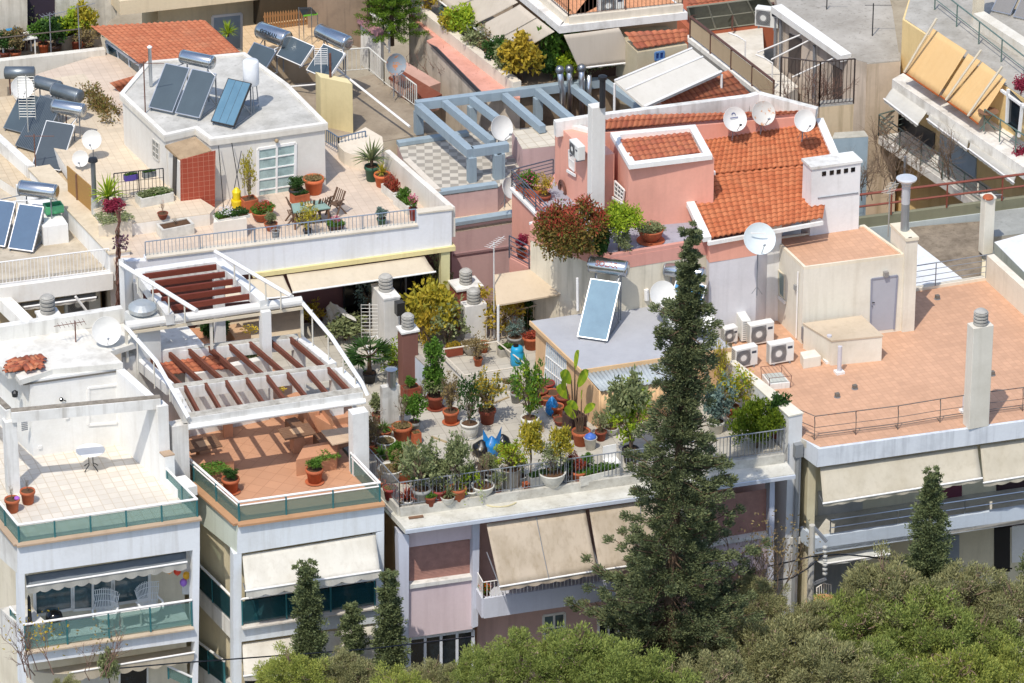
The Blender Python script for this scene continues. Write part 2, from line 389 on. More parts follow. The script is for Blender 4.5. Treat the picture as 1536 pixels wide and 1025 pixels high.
POTC=dict(terra=paint('#b8623c',.8,0,.2),dterra=paint('#8f4630',.8,0,.2),white=paint('#d9d6cc',.75,0,.15),grey=paint('#9a9a96',.8,0,.15),black=paint('#26262a',.6),green=paint('#2f5a44',.6),red=paint('#8a2f2a',.6),orange=paint('#c9673a',.75),concrete=paint('#b9b2a5',.95,0,.2),yellow=paint('#e0b820',.5),brown=paint('#4a332c',.8,0,.2),purple=paint('#5a4a9a',.5),lightgreen=paint('#9fb8a8',.6))
_pots={}
def pot_mesh(style):
 if style not in _pots:
  m=MB()
  if style=='round':prof=[(.33,0),(.36,.02),(.45,.78),(.5,.78),(.52,.86),(.5,1),(.45,1),(.43,.88),(.02,.86)]
  elif style=='urn':prof=[(.36,0),(.38,.06),(.3,.14),(.42,.3),(.47,.7),(.46,.84),(.52,.86),(.52,1),(.46,1),(.43,.86),(.02,.85)]
  elif style=='bowl':prof=[(.2,0),(.24,.05),(.42,.5),(.5,.92),(.52,1),(.47,1),(.42,.84),(.02,.8)]
  elif style=='bucket':prof=[(.38,0),(.4,.02),(.48,.96),(.51,.97),(.51,1),(.47,1),(.44,.85),(.02,.84)]
  if style=='trough':
   m.ext([V((-.5,-.5,0)),V((.5,-.5,0)),V((.5,.5,0)),V((-.5,.5,0))],(0,0,.85))
   for a,b in(((-.5,-.46),(.5,-.46)),((.5,.46),(-.5,.46))):m.bar(V((*a,.92)),V((*b,.92)),.09,.16)
   for a,b in(((.47,-.42),(.47,.42)),((-.47,.42),(-.47,-.42))):m.bar(V((*a,.92)),V((*b,.92)),.07,.16)
  else:m.lathe((0,0,0),prof,20)
  me=bpy.data.meshes.new('pot');me.from_pydata([tuple(v)for v in m.v],[],m.f);me.polygons.foreach_set('use_smooth',[style!='trough']*len(me.polygons));_pots[style]=me
 return _pots[style]
def potted(at,label,pot=('round','terra',.4,.35),plants=(('bush','green',.6,.7),),z=12.0,cat='potted plant',name='potted_plant',group=None,rz=None,saucer=False,dz=0):
 P=at if isinstance(at,V)else W(at,z)
 t=thing(name,label,cat,P,group);a=random.uniform(0,6.28)
 st,pc,w,h=pot[:4];d=pot[4]if len(pot)>4 else w
 o=bpy.data.objects.new('pot',setmat(pot_mesh(st),POTC[pc],pc));COL.objects.link(o);o.parent=t;o.scale=(w,d,h);o.rotation_euler=(0,0,rz or 0)
 so=MB().lathe((0,0,0),[(.4,0),(.4,.01)],14)if st!='trough' else MB().ext([V((-.44,-.42,0)),V((.44,-.42,0)),V((.44,.42,0)),V((-.44,.42,0))],(0,0,.01))
 if 'soil' not in _pc:
  for nm,mm in(('soil',MB().lathe((0,0,0),[(.44,0),(.44,.01)],14)),('soilb',MB().ext([V((-.44,-.42,0)),V((.44,-.42,0)),V((.44,.42,0)),V((-.44,.42,0))],(0,0,.01)))):
   me=bpy.data.meshes.new('soil');me.from_pydata([tuple(v)for v in mm.v],[],mm.f);me.materials.append(SOIL);_pc[nm]=me
 so=bpy.data.objects.new('soil',_pc['soilb' if st=='trough' else 'soil']);COL.objects.link(so);so.parent=t;so.location=(0,0,h*.885);so.scale=(w,d,1);so.rotation_euler=(0,0,rz or 0)
 if saucer:MB().lathe(P,[(w*.45,0),(w*.55,.04),(w*.5,.045)],16).build('saucer',POTC[pc],t)
 for pl in plants:
  k,lf,pw,ph=pl[:4];ex=pl[4]if len(pl)>4 else{}
  nm=('flowers','stem')if k=='blooms' else('foliage','stem')
  plantpart(t,k,lf,pw,ph,h*.88+ex.get('dz',0),(rz or 0)if k=='low' else a,True,ex.get('x',0),ex.get('y',0),nm)
  if k=='low':
   for ch in t.children:
    if ch.name.startswith('foliage'):ch.scale=(w*.95,d*.9,ph)
 return t
def crown(centers,per,rad,ln,wd,dirs=None,jit=.7,shell=.6,flat=1.0):
 """leaf clumps round the given centres"""
 centers=np.asarray(centers,float);n=len(centers);rad=np.broadcast_to(rad,(n,))
 o=inball(n*per,shell)*[1,1,flat];C=np.repeat(centers,per,0)+o*np.repeat(rad,per)[:,None]
 D=o*1.0+[0,0,.25]
 if dirs is not None:D=D*.6+np.repeat(np.asarray(dirs,float),per,0)
 return leafmesh('foliage',C,ln,wd,D=D,jit=jit)
 # ---------------------------------------------------------------- rooftop equipment
DISHW=paint('#dcdad4',.45,0,.05);DISHR=paint('#c9c6be',.5,0,.05,'#b8742c');DISHG=paint('#8a939a',.5,0,.05,'#c87a34')
def dish(c,z,d,label,mast=.9,az=-14,el=38,m=None,logo=None,group='satellite dishes on the roofs',thick=.03,base=None):
 """reflector centre at pixel c and height z; the mast comes down behind it"""
 P=W(c,z);t=thing('satellite_dish',label,'satellite dish',P-ZZ*mast,group)
 a=math.pi+R(az)
 h=FH*math.cos(a)+RT*math.sin(a);ax=(h*math.cos(R(el))+ZZ*math.sin(R(el))).normalized()
 sx=ax.cross(ZZ).normalized();sy=sx.cross(ax);M=Matrix((sx,sy,ax)).transposed().to_4x4()
 n=26;pr=[(d/2*k/8+1e-3,.16*d*(k/8)**2-.04*d)for k in range(9)]
 pr=pr+[(d/2+.012,.16*d-.04*d+.008),(d/2+.012,.16*d-.04*d-.012)]+[(d/2*k/8+1e-3,.16*d*(k/8)**2-.04*d-thick)for k in range(8,-1,-1)]
 MB().lathe(P,pr,n,M).build('reflector',m or DISHW,t,True)
 low=P-sy*d*.47+ax*.09*d;feed=P+ax*d*.62-sy*d*.3
 mb=MB().tube([low,feed],.012,5);mb.build('feed_arm',GREYRAIL,t)
 MB().lathe(feed,[(.025,-.05),(.045,-.04),(.045,.05),(.02,.06)],8,M).build('receiver',DARKM if logo else GREYRAIL,t)
 back=P-ax*(.04*d+.1);mb=MB().tube([P-ax*.05*d,back],.04,6).tube([back,V((back.x,back.y,P.z-mast))],.025,6)
 q=V((back.x,back.y,P.z-mast))
 for k in range(3):
  e=V((math.cos(k*2.1),math.sin(k*2.1),0));mb.tube([q+ZZ*min(.35,mast*.5),q+e*.22],.01,4)
 mb.build('mast',GREYRAIL,t)
 if logo:
  mb=MB()
  for k in range(16):
   u,v=2*math.pi*k/16,2*math.pi*(k+1)/16;c0=P+ax*.02*d+sy*d*.2
   if logo=='ring':mb.poly([c0+(sx*math.cos(u)+sy*math.sin(u))*d*.10,c0+(sx*math.cos(v)+sy*math.sin(v))*d*.10,c0+(sx*math.cos(v)+sy*math.sin(v))*d*.065,c0+(sx*math.cos(u)+sy*math.sin(u))*d*.065])
   elif k<9:mb.poly([c0+(sx*math.cos(u)+sy*math.sin(u))*d*.09,c0+(sx*math.cos(v)+sy*math.sin(v))*d*.09,c0+(sx*math.cos(v)+sy*math.sin(v))*d*.06,c0+(sx*math.cos(u)+sy*math.sin(u))*d*.06])
  for v in mb.v:v+=ax*.012
  mb.poly([c0+sx*d*s-sy*d*.14+sy*d*q2+ax*.012 for s,q2 in((-.17,0),(.17,0),(.17,.035),(-.17,.035))])
  mb.build('emblem',paint('#2b3c78' if logo!='ring' else '#2c2c30',.5),t)
 return t
def solarglass(c,c2,st=0):
 key=('sg',c,c2,st)
 if key in _mats:return _mats[key]
 t=NT('collector_glass');n=t.noise(t.world(),1.3,4,.6);base=t.mix(n,col(c),col(c2))
 g=t.noise(t.world(),60,2,.5);base=t.mix(.25,base,t.ramp(g,[(.35,(.7,)*3),(.65,(1.0,)*3)]),'MULTIPLY')
 t.color(base);t.set(Roughness=.22,Specular_IOR_Level=.6);_mats[key]=t.m;return t.m
TANK=paint('#c3c7ca',.22,.95,.06);TANKD=paint('#7f878c',.4,.7,.1)
SG1=solarglass('#525f66','#434e55');SG2=solarglass('#3a5470','#4d6a86');SG3=solarglass('#466a80','#6f93a6');SG4=solarglass('#3a434a','#4b555c')
def solar(pl,pr,z,label,L=2.1,tilt=43,n=1,gap=.12,sg=None,frame=None,tank=None,tr=.27,tl=None,toff=0,lift=.12,ribs=0,group='solar water heaters on the roofs',letters=None,tcol=None,tback=.32,tup=.12,plate=None):
 a=W(pl,z)+ZZ*lift;b=W(pr,z)+ZZ*lift;ux=(b-a);w=ux.length;ux.normalize();bk=V((-ux.y,ux.x,0))
 up=bk*math.cos(R(tilt))+ZZ*math.sin(R(tilt));nr=ux.cross(up)
 t=thing('solar_water_heater',label,'solar water heater',a-ZZ*lift,group);frame=frame or STEEL;sg=sg or SG1
 pw=(w-gap*(n-1))/n;top=a+up*L
 for k in range(n):
  o=a+ux*k*(pw+gap);f=.032
  p=MB().ext([o,o+ux*pw,o+ux*pw+up*L,o+up*L],-nr*.09);pan=p.build('collector_panel',frame,t)
  MB().ext([o+ux*f+up*f+nr*.004,o+ux*(pw-f)+up*f+nr*.004,o+ux*(pw-f)+up*(L-f)+nr*.004,o+ux*f+up*(L-f)+nr*.004],-nr*.003).build('collector_glass',sg,pan)
  if ribs:
   rb=MB()
   for i in range(1,ribs):q=o+ux*(f+(pw-2*f)*i/ribs)+nr*.006;rb.bar(q+up*f,q+up*(L-f),.012,.006,nr)
   rb.build('absorber_rib',frame if ribs>8 else SG4,pan)
 lg=MB()
 for q in(a+ux*.08,a+ux*(w-.08)):
  lg.bar(q-nr*.1,q+up*L-nr*.1,.045,.045);e=q+up*L-nr*.1;g=V((e.x,e.y,z));lg.bar(e,g,.04,.04,ux);lg.bar(g+ZZ*.03,V((q.x,q.y,z+.03)),.04,.04);lg.bar(g+ZZ*.05,(q+up*L*.55)-nr*.1,.03,.03)
 lg.build('stand',GREYRAIL,t)
 if tank is not False:
  tl=tl or w*.86;c=a+ux*(w/2+toff)+up*L+bk*tback+ZZ*(tup+tr*.5);mz=Matrix((bk,ZZ,ux)).transposed().to_4x4()
  tk=MB().lathe(c,[(tr*.55,-tl/2-.03),(tr*.93,-tl/2),(tr,-tl/2+.04),(tr,tl/2-.04),(tr*.93,tl/2),(tr*.55,tl/2+.03)],22,mz).build('tank',tank or TANK,t,True)
  for s in(-1,1):
   MB().lathe(c+ux*s*(tl/2-.06),[(tr+.006,-.012),(tr+.006,.012)],22,mz).build('tank_band',GREYRAIL,tk)
   e=c+ux*s*tl*.33;MB().bar(e-ZZ*tr*.8,V((e.x,e.y,z)),.04,.04,ux).bar(e-ZZ*tr*.8,a+ux*(w/2+s*w*.3)+up*L-nr*.1,.03,.03).build('tank_leg',GREYRAIL,t)
  if plate:
   txt,cc,sz,side=plate
   cu=bpy.data.curves.new('lettering','FONT');cu.body=txt;cu.size=sz;cu.align_x='CENTER';cu.align_y='CENTER';cu.extrude=.002;cu.offset=.006
   o=bpy.data.objects.new('lettering',cu);COL.objects.link(o)
   me=bpy.data.meshes.new_from_object(o);bpy.data.objects.remove(o)
   e=R(side);
   for v in me.vertices:
    th=e+v.co.y/tr;rad=tr+.006+v.co.z;r0=(-bk*math.cos(th)+ZZ*math.sin(th))*rad;q=c+ux*v.co.x+r0-(a-ZZ*lift)-tk.location;v.co=q
   link('lettering',me,paint(cc,.5),tk)
  pp=MB().tube([c+ux*tl*.3-ZZ*tr,top+ux*w*.9+nr*.02,top+ux*(w-.02)-up*.1],.018,5);pp.build('pipe',WPAINT,t)
 return t
ACW=paint('#e2e2dc',.5,0,.04);GRILLE=paint('#8f9090',.5,.2,.05)
_ac={}
def ac_unit(P,label,rz=0,w=.85,h=.65,d=.34,group='air conditioner units on the roof',scale=1):
 t=thing('air_conditioner',label,'air conditioner',P,group)
 Mx=Matrix.Rotation(rz,4,'Z')
 def bx(c,s):return MB().box(Mx@V(c)+P,s,rz)
 cs=bx((0,0,h/2+.08),(w,d,h)).build('case',ACW,t,bevel=.02)
 gx=-w*.14;gm=bx((gx,-d/2-.004,h/2+.08),(w*.6,.01,h*.82));gm.build('grille',GRILLE,t)
 Mr=Mx@Matrix.Rotation(R(90),4,'X')
 MB().lathe(Mx@V((gx,-d/2-.012,h/2+.08))+P,[(.02,0),(h*.16,.004),(h*.16,.006)],16,Mr).build('fan_hub',ACW,t)
 rg=MB()
 for rr in(.26,.33,.39):
  pts=[Mx@V((gx+rr*h*math.cos(q),-d/2-.014,h/2+.08+rr*h*math.sin(q)))+P for q in[2*math.pi*k/20 for k in range(21)]];rg.tube(pts,.006,4)
 rg.build('fan_guard',DARKM,t)
 bx((w*.33,-d/2-.003,h*.82),(w*.2,.006,h*.12)).build('badge_panel',paint('#3c4350',.5),t)
 ft=MB()
 for sx in(-1,1):ft.box(Mx@V((sx*w*.33,0,.04))+P,(.06,d*1.15,.08),rz)
 ft.build('foot',GREYRAIL,t)
 sl=MB()
 for k in range(9):sl.box(Mx@V((-w/2-.003,0,.16+h*.1*k))+P,(.006,d*.7,h*.04),rz)
 sl.build('side_louvre',GRILLE,t);return t
def aerial(c,zb,zt_py,label,els=9,w=.5,rz=0,panel=False,m=None,spread=.09,name='tv_aerial'):
 """mast standing at pixel c / height zb, reaching row zt_py"""
 P=W(c,zb);zt=zat(P,zt_py);t=thing(name,label,'tv aerial',P,'tv aerials on masts');h=zt-zb
 m=m or GREYRAIL;MB().tube([P,P+ZZ*h],.024,6).build('mast',m,t)
 hd=(RT*math.cos(rz)+FH*math.sin(rz));sd=V((-hd.y,hd.x,0));e=MB()
 if panel:
  for k in range(els):e.tube([P+ZZ*(h-.06-k*spread)-hd*w/2,P+ZZ*(h-.06-k*spread)+hd*w/2],.01,4)
  e.tube([P+ZZ*(h-.03)-hd*w/2,P+ZZ*(h-.06-els*spread)-hd*w/2],.01,4).tube([P+ZZ*(h-.03)+hd*w/2,P+ZZ*(h-.06-els*spread)+hd*w/2],.01,4)
 else:
  o=P+ZZ*(h-.08);e.tube([o-hd*.35,o+hd*.75],.014,5)
  for k in range(els):q=o+hd*(-.33+k*1.05/els);ww=w*(1-.03*k);e.tube([q-sd*ww/2,q+sd*ww/2],.008,4)
 e.build('aerial_element',m,t);return t
def cowl_prof(r,n,h):
 pr=[(r*.7,0)]
 for k in range(n):
  z=h*k/n;pr+=[(r*.72,z+.01),(r,z+h/n*.18),(r,z+h/n*.72),(r*.72,z+h/n*.86)]
 return pr+[(r*.9,h),(r*.6,h+r*.25),(.01,h+r*.3)]
COWL=concrete('#bdbab2','#8f8c85',2,.4)
def chimney(pa,z0,w,d,ptop,label,m,cowl=True,cap=None,name='chimney',ar=0,hole=True,crad=.17,ch=.5,group=None,capm=None):
 """square shaft: front-left base corner at pixel pa on height z0, top front-left at row ptop"""
 a=W(pa,z0);zt=zat(a,ptop);X=V((1,0,0));Y=V((0,1,0));t=thing(name,label,'chimney',a+V((w/2,d/2,0)),group)
 MB().prism([a,a+X*w,a+X*w+Y*d,a+Y*d],z0,zt).build('shaft',m,t,bevel=.015)
 c=a+V((w/2,d/2,zt-z0))
 if cap:MB().prism([a-X*cap-Y*cap,a+X*(w+cap)-Y*cap,a+X*(w+cap)+Y*(d+cap),a-X*cap+Y*(d+cap)],zt+.002,zt+.09).build('cap',capm or WHITE2,t,bevel=.01);c+=ZZ*.09
 if cowl:MB().lathe(c,cowl_prof(crad,4,ch),18).build('cowl',COWL,t,False)
 return t,a,zt
 # ---------------------------------------------------------------- building pieces
def window(root,pl,pts,frame=None,glassm=None,cols=2,rows=1,fw=.07,name='window',depth=.06,curtain=None,off=0,grid=True):
 """pts = tl, tr, br, bl pixels on the plane pl"""
 P=[pl.at(p,off)for p in pts];n=pl.n;frame=frame or WPAINT;glassm=glassm or GLASSD
 f=MB();
 for i in range(4):f.bar(P[i]+n*.012,P[(i+1)%4]+n*.012,fw,depth,n)
 for k in range(1,cols):a=P[0].lerp(P[1],k/cols);b=P[3].lerp(P[2],k/cols);f.bar(a+n*.012,b+n*.012,fw*.8,depth*.9,n)
 for k in range(1,rows):a=P[0].lerp(P[3],k/rows);b=P[1].lerp(P[2],k/rows);f.bar(a+n*.012,b+n*.012,fw*.5,depth*.8,n)
 w=f.build(name,frame,root)
 MB().poly([q+n*.006 for q in P]).build('pane',glassm,w);return w
GLASSD=paint('#232c33',.08,0,.3,None,.8);GLASSB=paint('#4a6670',.1,0,.3,None,.8);GLASSC=paint('#8fb0b0',.2,0,.3,None,.6)
GTEAL=glass('#8aaaa4',.04,.28);GTEALD=glass('#27565e',.04,.5)
def rail(mb,path,h,bars=0,spacing=0,r=.02,rb=.012,posts=1.2,pr=.022,bottom=None,top=True):
 """metal railing standing on a 3d path: posts, a hand rail, extra rails or balusters"""
 for a,b in zip(path[:-1],path[1:]):
  a,b=V(a),V(b);L=(b-a).length;n=max(1,round(L/posts))
  for k in range(n+1):q=a.lerp(b,k/n);mb.tube([q,q+ZZ*h],pr,5)
  if top:mb.tube([a+ZZ*h,b+ZZ*h],r,6)
  for k in range(bars):z=h*(k+1)/(bars+1);mb.tube([a+ZZ*z,b+ZZ*z],rb,5)
  if bottom:mb.tube([a+ZZ*bottom,b+ZZ*bottom],rb*1.2,5)
  if spacing:
   m=max(1,int(L/spacing))
   for k in range(1,m):q=a.lerp(b,k/m);mb.bar(q+ZZ*(bottom or 0),q+ZZ*h,rb*1.6,rb*1.6,V((b-a)))
 return mb
def glassrail(root,path,h,label=None,posts=1.6,gm=None,frame=None,zt=.0,two=False,name='glass_railing',postm=None):
 frame=frame or WPAINT;pm=postm or paint('#3f7f86',.4,.3)
 f=MB();p=[];g=MB()
 for a,b in zip(path[:-1],path[1:]):
  a,b=V(a),V(b);L=(b-a).length;n=max(1,round(L/posts));u=(b-a).normalized()
  f.tube([a+ZZ*h-u*.03,b+ZZ*h+u*.03],.045,8)
  if two:f.tube([a+ZZ*h*.82,b+ZZ*h*.82],.03,6)
  for k in range(n+1):q=a.lerp(b,k/n);p.append((q,u))
  hh=h*.8 if two else h*.9;g.ext([a+ZZ*.06,b+ZZ*.06,b+ZZ*hh,a+ZZ*hh],V((-u.y,u.x,0))*.012)
 r=f.build(name,frame,root,label=label);[MB().bar(q,q+ZZ*h,.06,.05,u).build('post',pm,r)for q,u in p];g.build('glass_panel',gm or GTEAL,r);return r
def awning(tl,tr,br,bl,label,m,bar=None,val=.22,folds=0,group='fabric awnings',sag=.06,arms=True,scallop=.3,seams=0,seamm=None,valm=None,name='awning',rev=None,thick=.012):
 """sloping cloth between four world points, with a front bar, a scalloped valance and side arms"""
 tl,tr,br,bl=map(V,(tl,tr,br,bl));t=thing(name,label,'awning',(tl+tr)/2,group)
 nu,nv=28,8;vs=[];fs=[]
 for j in range(nv+1):
  for i in range(nu+1):
   u,v=i/nu,j/nv;p=tl.lerp(tr,u).lerp(bl.lerp(br,u),v);p.z-=sag*math.sin(math.pi*v)*(1+.25*math.sin(u*17))+(.018*math.sin(u*43+v*2)+.022*math.sin(u*19.7+1.3)*math.sin(u*61))*v+.01*math.sin(v*9+u*4);vs.append(p)
 for j in range(nv):
  for i in range(nu):b=j*(nu+1)+i;fs.append((b,b+nu+1,b+nu+2,b+1))
 mb=MB().add(vs,fs);cl=mb.build('cloth',m,t,True)
 so=cl.modifiers.new('thickness','SOLIDIFY');so.thickness=thick
 u=(br-bl).normalized();MB().tube([bl-u*.03,br+u*.03],.035,8).build('front_bar',bar or WPAINT,t)
 if val:
  vs=[];fs=[];L=(br-bl).length;n=max(4,int(L/scallop))*6
  for i in range(n+1):p=bl.lerp(br,i/n);s=abs(math.sin(math.pi*(i/6)));vs+=[p-ZZ*.02,p-ZZ*(val*(.72+.28*s))+V((0,.02*math.sin(i*.7),0))]
  for i in range(n):fs.append((2*i,2*i+1,2*i+3,2*i+2))
  MB().add(vs,fs).build('valance',valm or m,t)
 if arms:
  a=MB()
  for p,q in((tl,bl),(tr,br)):e=V(p)-ZZ*1.1;a.tube([e.lerp(V((q.x,q.y,e.z)),.02),q],.018,5)
  a.build('arm',GREYRAIL,t)
 if seams:
  s=MB();nn=(tr-tl).cross(bl-tl).normalized();nn=nn if nn.z>0 else-nn
  for k in range(1,seams+1):w=(k/(seams+1));s.tube([tl.lerp(tr,w)+nn*.03,tl.lerp(tr,w).lerp(bl.lerp(br,w),.5)+nn*.03-ZZ*sag,bl.lerp(br,w)+nn*.03],.014,4)
  s.build('seam_cord',seamm or GREYRAIL,t)
 return t
def ring(mb,P,w,z0,z1):
 """mitred rim just inside a polygon"""
 n=len(P);A=sum(P[i].x*P[(i+1)%n].y-P[(i+1)%n].x*P[i].y for i in range(n));sg=1 if A>0 else-1;Q=[]
 for i in range(n):
  d0=(P[i]-P[i-1]);d1=(P[(i+1)%n]-P[i]);d0=V((d0.x,d0.y,0)).normalized();d1=V((d1.x,d1.y,0)).normalized()
  n0=V((-d0.y,d0.x,0))*sg;n1=V((-d1.y,d1.x,0))*sg;m=(n0+n1);m=m/max(.3,m.length_squared/2);Q.append(P[i]+m*w)
 b=[];
 for L,z in((P,z0),(P,z1),(Q,z1),(Q,z0)):b+=[V((q.x,q.y,z))for q in L]
 fs=[(k*n+i,k*n+(i+1)%n,((k+1)%4)*n+(i+1)%n,((k+1)%4)*n+i)for k in range(4)for i in range(n)]
 return mb.add(b,fs)
def tileroof(name,P00,P10,P11,P01,m,parent,cw=.22,rh=.32,amp=.034,step=.07,label=None):
 """barrel tiles: P00-P10 is the eave, P01-P11 the top edge"""
 P=[np.array(V(p))for p in(P00,P10,P11,P01)]
 off=np.zeros(3);q=parent
 while q is not None:off+=np.array(q.location);q=q.parent
 wl=np.linalg.norm(P[1]-P[0]);hl=max(np.linalg.norm(P[3]-P[0]),np.linalg.norm(P[2]-P[1]))
 nc=max(2,int(round(wl/cw)));nr=max(2,int(round(hl/rh)));nrm=np.cross(P[1]-P[0],P[3]-P[0]);nrm/=np.linalg.norm(nrm)
 us=[];hs=[];ui=[]
 for c in range(nc):
  for k in range(6):t=k/6;us.append((c+t)/nc);hs.append(amp*(math.sin(math.pi*t/.62)if t<.62 else-.45*math.sin(math.pi*(t-.62)/.38)));ui.append(c+.02+t*.96)
 us.append(1.);hs.append(0.);ui.append(nc-.01);us,hs,ui=map(np.array,(us,hs,ui));nu=len(us)
 vv=[];dv=[];vi=[]
 for r in range(nr):vv+=[r/nr,(r+.985)/nr];dv+=[step,0.0];vi+=[r+.05,r+.95]
 vv,dv,vi=map(np.array,(vv,dv,vi));nv=len(vv)
 U,Vv=np.meshgrid(us,vv);H=hs[None,:]+dv[:,None]+RNG.normal(0,.004,(nv,nu))
 b=(P[0][None,None]*(1-U)[...,None]+P[1][None,None]*U[...,None])*(1-Vv)[...,None]+(P[3][None,None]*(1-U)[...,None]+P[2][None,None]*U[...,None])*Vv[...,None]
 vs=(b+nrm*H[...,None]-off).reshape(-1,3);uv=np.stack(np.meshgrid(ui,vi),-1).reshape(-1,2)
 i=np.arange(nv-1)[:,None]*nu+np.arange(nu-1)[None];fq=np.stack([i,i+1,i+nu+1,i+nu],-1).reshape(-1,4)
 # front edge of the eave row
 e0=len(vs);ed=vs[:nu]-nrm*.05;vs=np.concatenate([vs,ed]);uv=np.concatenate([uv,uv[:nu]]);k=np.arange(nu-1);fq=np.concatenate([fq,np.stack([e0+k,e0+k+1,k+1,k],-1)])
 me=npmesh(name,vs,fq,uv);return link(name,me,m,parent,label=label)
 # ---------------------------------------------------------------- light, sky, camera
w=bpy.data.worlds.new('World');SC.world=w;w.use_nodes=True
nt=w.node_tree;bg=nt.nodes['Background'];sk=nt.nodes.new('ShaderNodeTexSky');sk.sky_type='NISHITA';sk.sun_disc=False
EL=R(59);sh=(RT*math.sin(R(22.6))+FH*math.cos(R(22.6)))
toS=(-sh*math.cos(EL)+ZZ*math.sin(EL)).normalized()
sk.sun_elevation=EL;sk.sun_rotation=math.atan2(toS.x,toS.y);sk.altitude=200;sk.air_density=1.0;sk.dust_density=1.5
nt.links.new(sk.outputs[0],bg.inputs[0]);bg.inputs[1].default_value=.15
sl=bpy.data.lights.new('sun','SUN');sl.energy=2.6;sl.angle=R(.5);sl.color=(1,.94,.84)
so=bpy.data.objects.new('sun',sl);COL.objects.link(so);so.rotation_euler=(-toS).to_track_quat('-Z','Y').to_euler();so.location=(0,0,80)
cd=bpy.data.cameras.new('camera');co=bpy.data.objects.new('camera',cd);COL.objects.link(co);SC.camera=co
cd.sensor_width=36;cd.sensor_fit='HORIZONTAL';cd.lens=36*FPX/1536;cd.clip_start=1;cd.clip_end=3000
co.matrix_world=Matrix.Translation(CAM)@Matrix((RT,UPV,-FW)).transposed().to_4x4()
SC.view_settings.view_transform='Standard';SC.view_settings.look='None';SC.view_settings.exposure=.43;SC.view_settings.gamma=1
X1,Y1=V((1,0,0)),V((0,1,0))
# ground: one sheet to the horizon, streets as a thin sheet above it
gm=concrete('#6f6552','#4d4636',.4,.4)
tag(MB().poly([V((-900,-700,0)),V((900,-700,0)),V((900,1500,0)),V((-900,1500,0))]).build('ground',gm),'dry hillside earth below the houses','ground',kind='structure')
asph=concrete('#55544f','#45443f',.5,.4)
tag(MB().poly([V((-60,-9,.004)),V((60,-9,.004)),V((60,-4.5,.004)),V((-60,-4.5,.004))]).build('road',asph),'narrow asphalt street in front of the apartment blocks','road',kind='structure')
for s,(a,b)in enumerate(((-4.5,-3.3),(-10.2,-9))):
 tag(MB().prism([V((-60,a,0)),V((60,a,0)),V((60,b,0)),V((-60,b,0))],0,.12).build('pavement',GREY),'concrete pavement along the %s side of the street'%('house','park')[s],'pavement',kind='structure')
def fp(mb,pl,pts,depth,off=0):return mb.ext([pl.at(p,off)for p in pts],-pl.n*depth)
def quadW(pts,z):return[W(p,z)for p in pts]
zA=13.0
FLOORA=tiles('#dad2c5','#c3b6a2',.36,.016,.14,R(3),0,1,.4)
A=thing('apartment_building','white apartment block at the lower left with a pale tiled terrace and penthouse','building',W(A4(100,240),0))
PA=Pl(W(A4(100,240),zA),W(A4(1138,88),zA));aFL,aFR=PA.at(A4(100,240)),PA.at(A4(1138,88));aFL.z=aFR.z=zA
LA=Pl(aFL,W(A4(0,118),zA));aBL=aFL+LA.u*14*(1 if LA.u.y>0 else-1);aBR=W(A3(675,632),zA)+Y1*6
lu=(aBL-aFL).normalized();ru=Y1
DEP=1.7
body=MB().prism([aFL+lu*DEP+PA.u*.0+X1*.9,aFR+ru*DEP-X1*.1,aFR+ru*14-X1*.1,aBL+X1*.9],0,zA-.02);body.build('wall',CREAM,A)
# terrace slab and its stone coping
MB().prism([aFL+V((0,.06,0)),aFR+V((0,.06,0)),aFR+ru*14,aBL],zA-.02,zA).build('terrace_floor',FLOORA,A)
cp=MB().bar(aFL-PA.u*.04+PA.n*.02+ZZ*.02,aFR+PA.u*.04+PA.n*.02+ZZ*.02,.26,.07).bar(aFL+ZZ*.018,aBL+ZZ*.018,.26,.07);cp.build('coping',plaster('#b9a189','#8a7460',.4),A)
fr=MB()
fp(fr,PA,[A4(100,243),A4(1138,92),A4(1138,262),A4(104,408)],DEP)
fp(fr,PA,[A4(104,408),A4(140,404),A4(150,1040),A4(116,1040)],.45)
fp(fr,PA,[A4(1098,267),A4(1138,262),A4(1132,785),A4(1094,790)],.45)
fp(fr,PA,[A4(140,848),A4(1095,705),A4(1094,787),A4(145,918)],DEP+.1)
fp(fr,PA,[A4(1110,788),A4(1132,785),A4(1128,1040),A4(1096,1040)],.45)
ls=MB();ls2=MB()
fp(ls,LA,[A4(0,125),A4(99,243),A4(103,405),A4(0,312)],.9)
fp(ls2,LA,[A4(0,600),A4(110,700),A4(112,860),A4(0,740)],.9)
fr.build('facade_frame',plaster('#e6e9ec','#a9a49a',.22,streak=.3),A);ls.build('side_band',WHITE2,A);ls2.build('side_band',WHITE2,A)
MB().bar(PA.at(A4(140,846))+PA.n*.03,PA.at(A4(1098,703))+PA.n*.03,.3,.06).build('balcony_coping',plaster('#c9b7a0','#8a7460',.4),A)
# loggia behind the balcony
PAb=PA.sh(-DEP+.01)
for pts,nc in(((A4(195,475),A4(410,445),A4(412,600),A4(200,640)),1),((A4(415,445),A4(640,412),A4(640,590),A4(415,608)),2),((A4(645,412),A4(850,385),A4(850,545),A4(645,575)),1)):
 window(A,PAb,pts,WPAINT,GLASSB,nc,1,.1)
wi=MB();fp(wi,PA,[A4(1040,275),A4(1095,268),A4(1092,520),A4(1040,520)],.1,-.9);wi.build('wing_wall',WHITE,A)
glassrail(A,[PA.at(A4(146,838)),PA.at(A4(1094,697))],1.0,posts=1.35)
glassrail(A,[PA.at(A4(0+146,838))+V((0,.15,0)),PA.at(A4(146,838))+lu*1.3],1.0,posts=1.3)
glassrail(A,[aFL-lu*-9+X1*.08,aFL+X1*.08+V((0,.08,0)),aFR-X1*.06+V((0,.08,0)),W(A3(955,880),zA)],.72,posts=1.35)
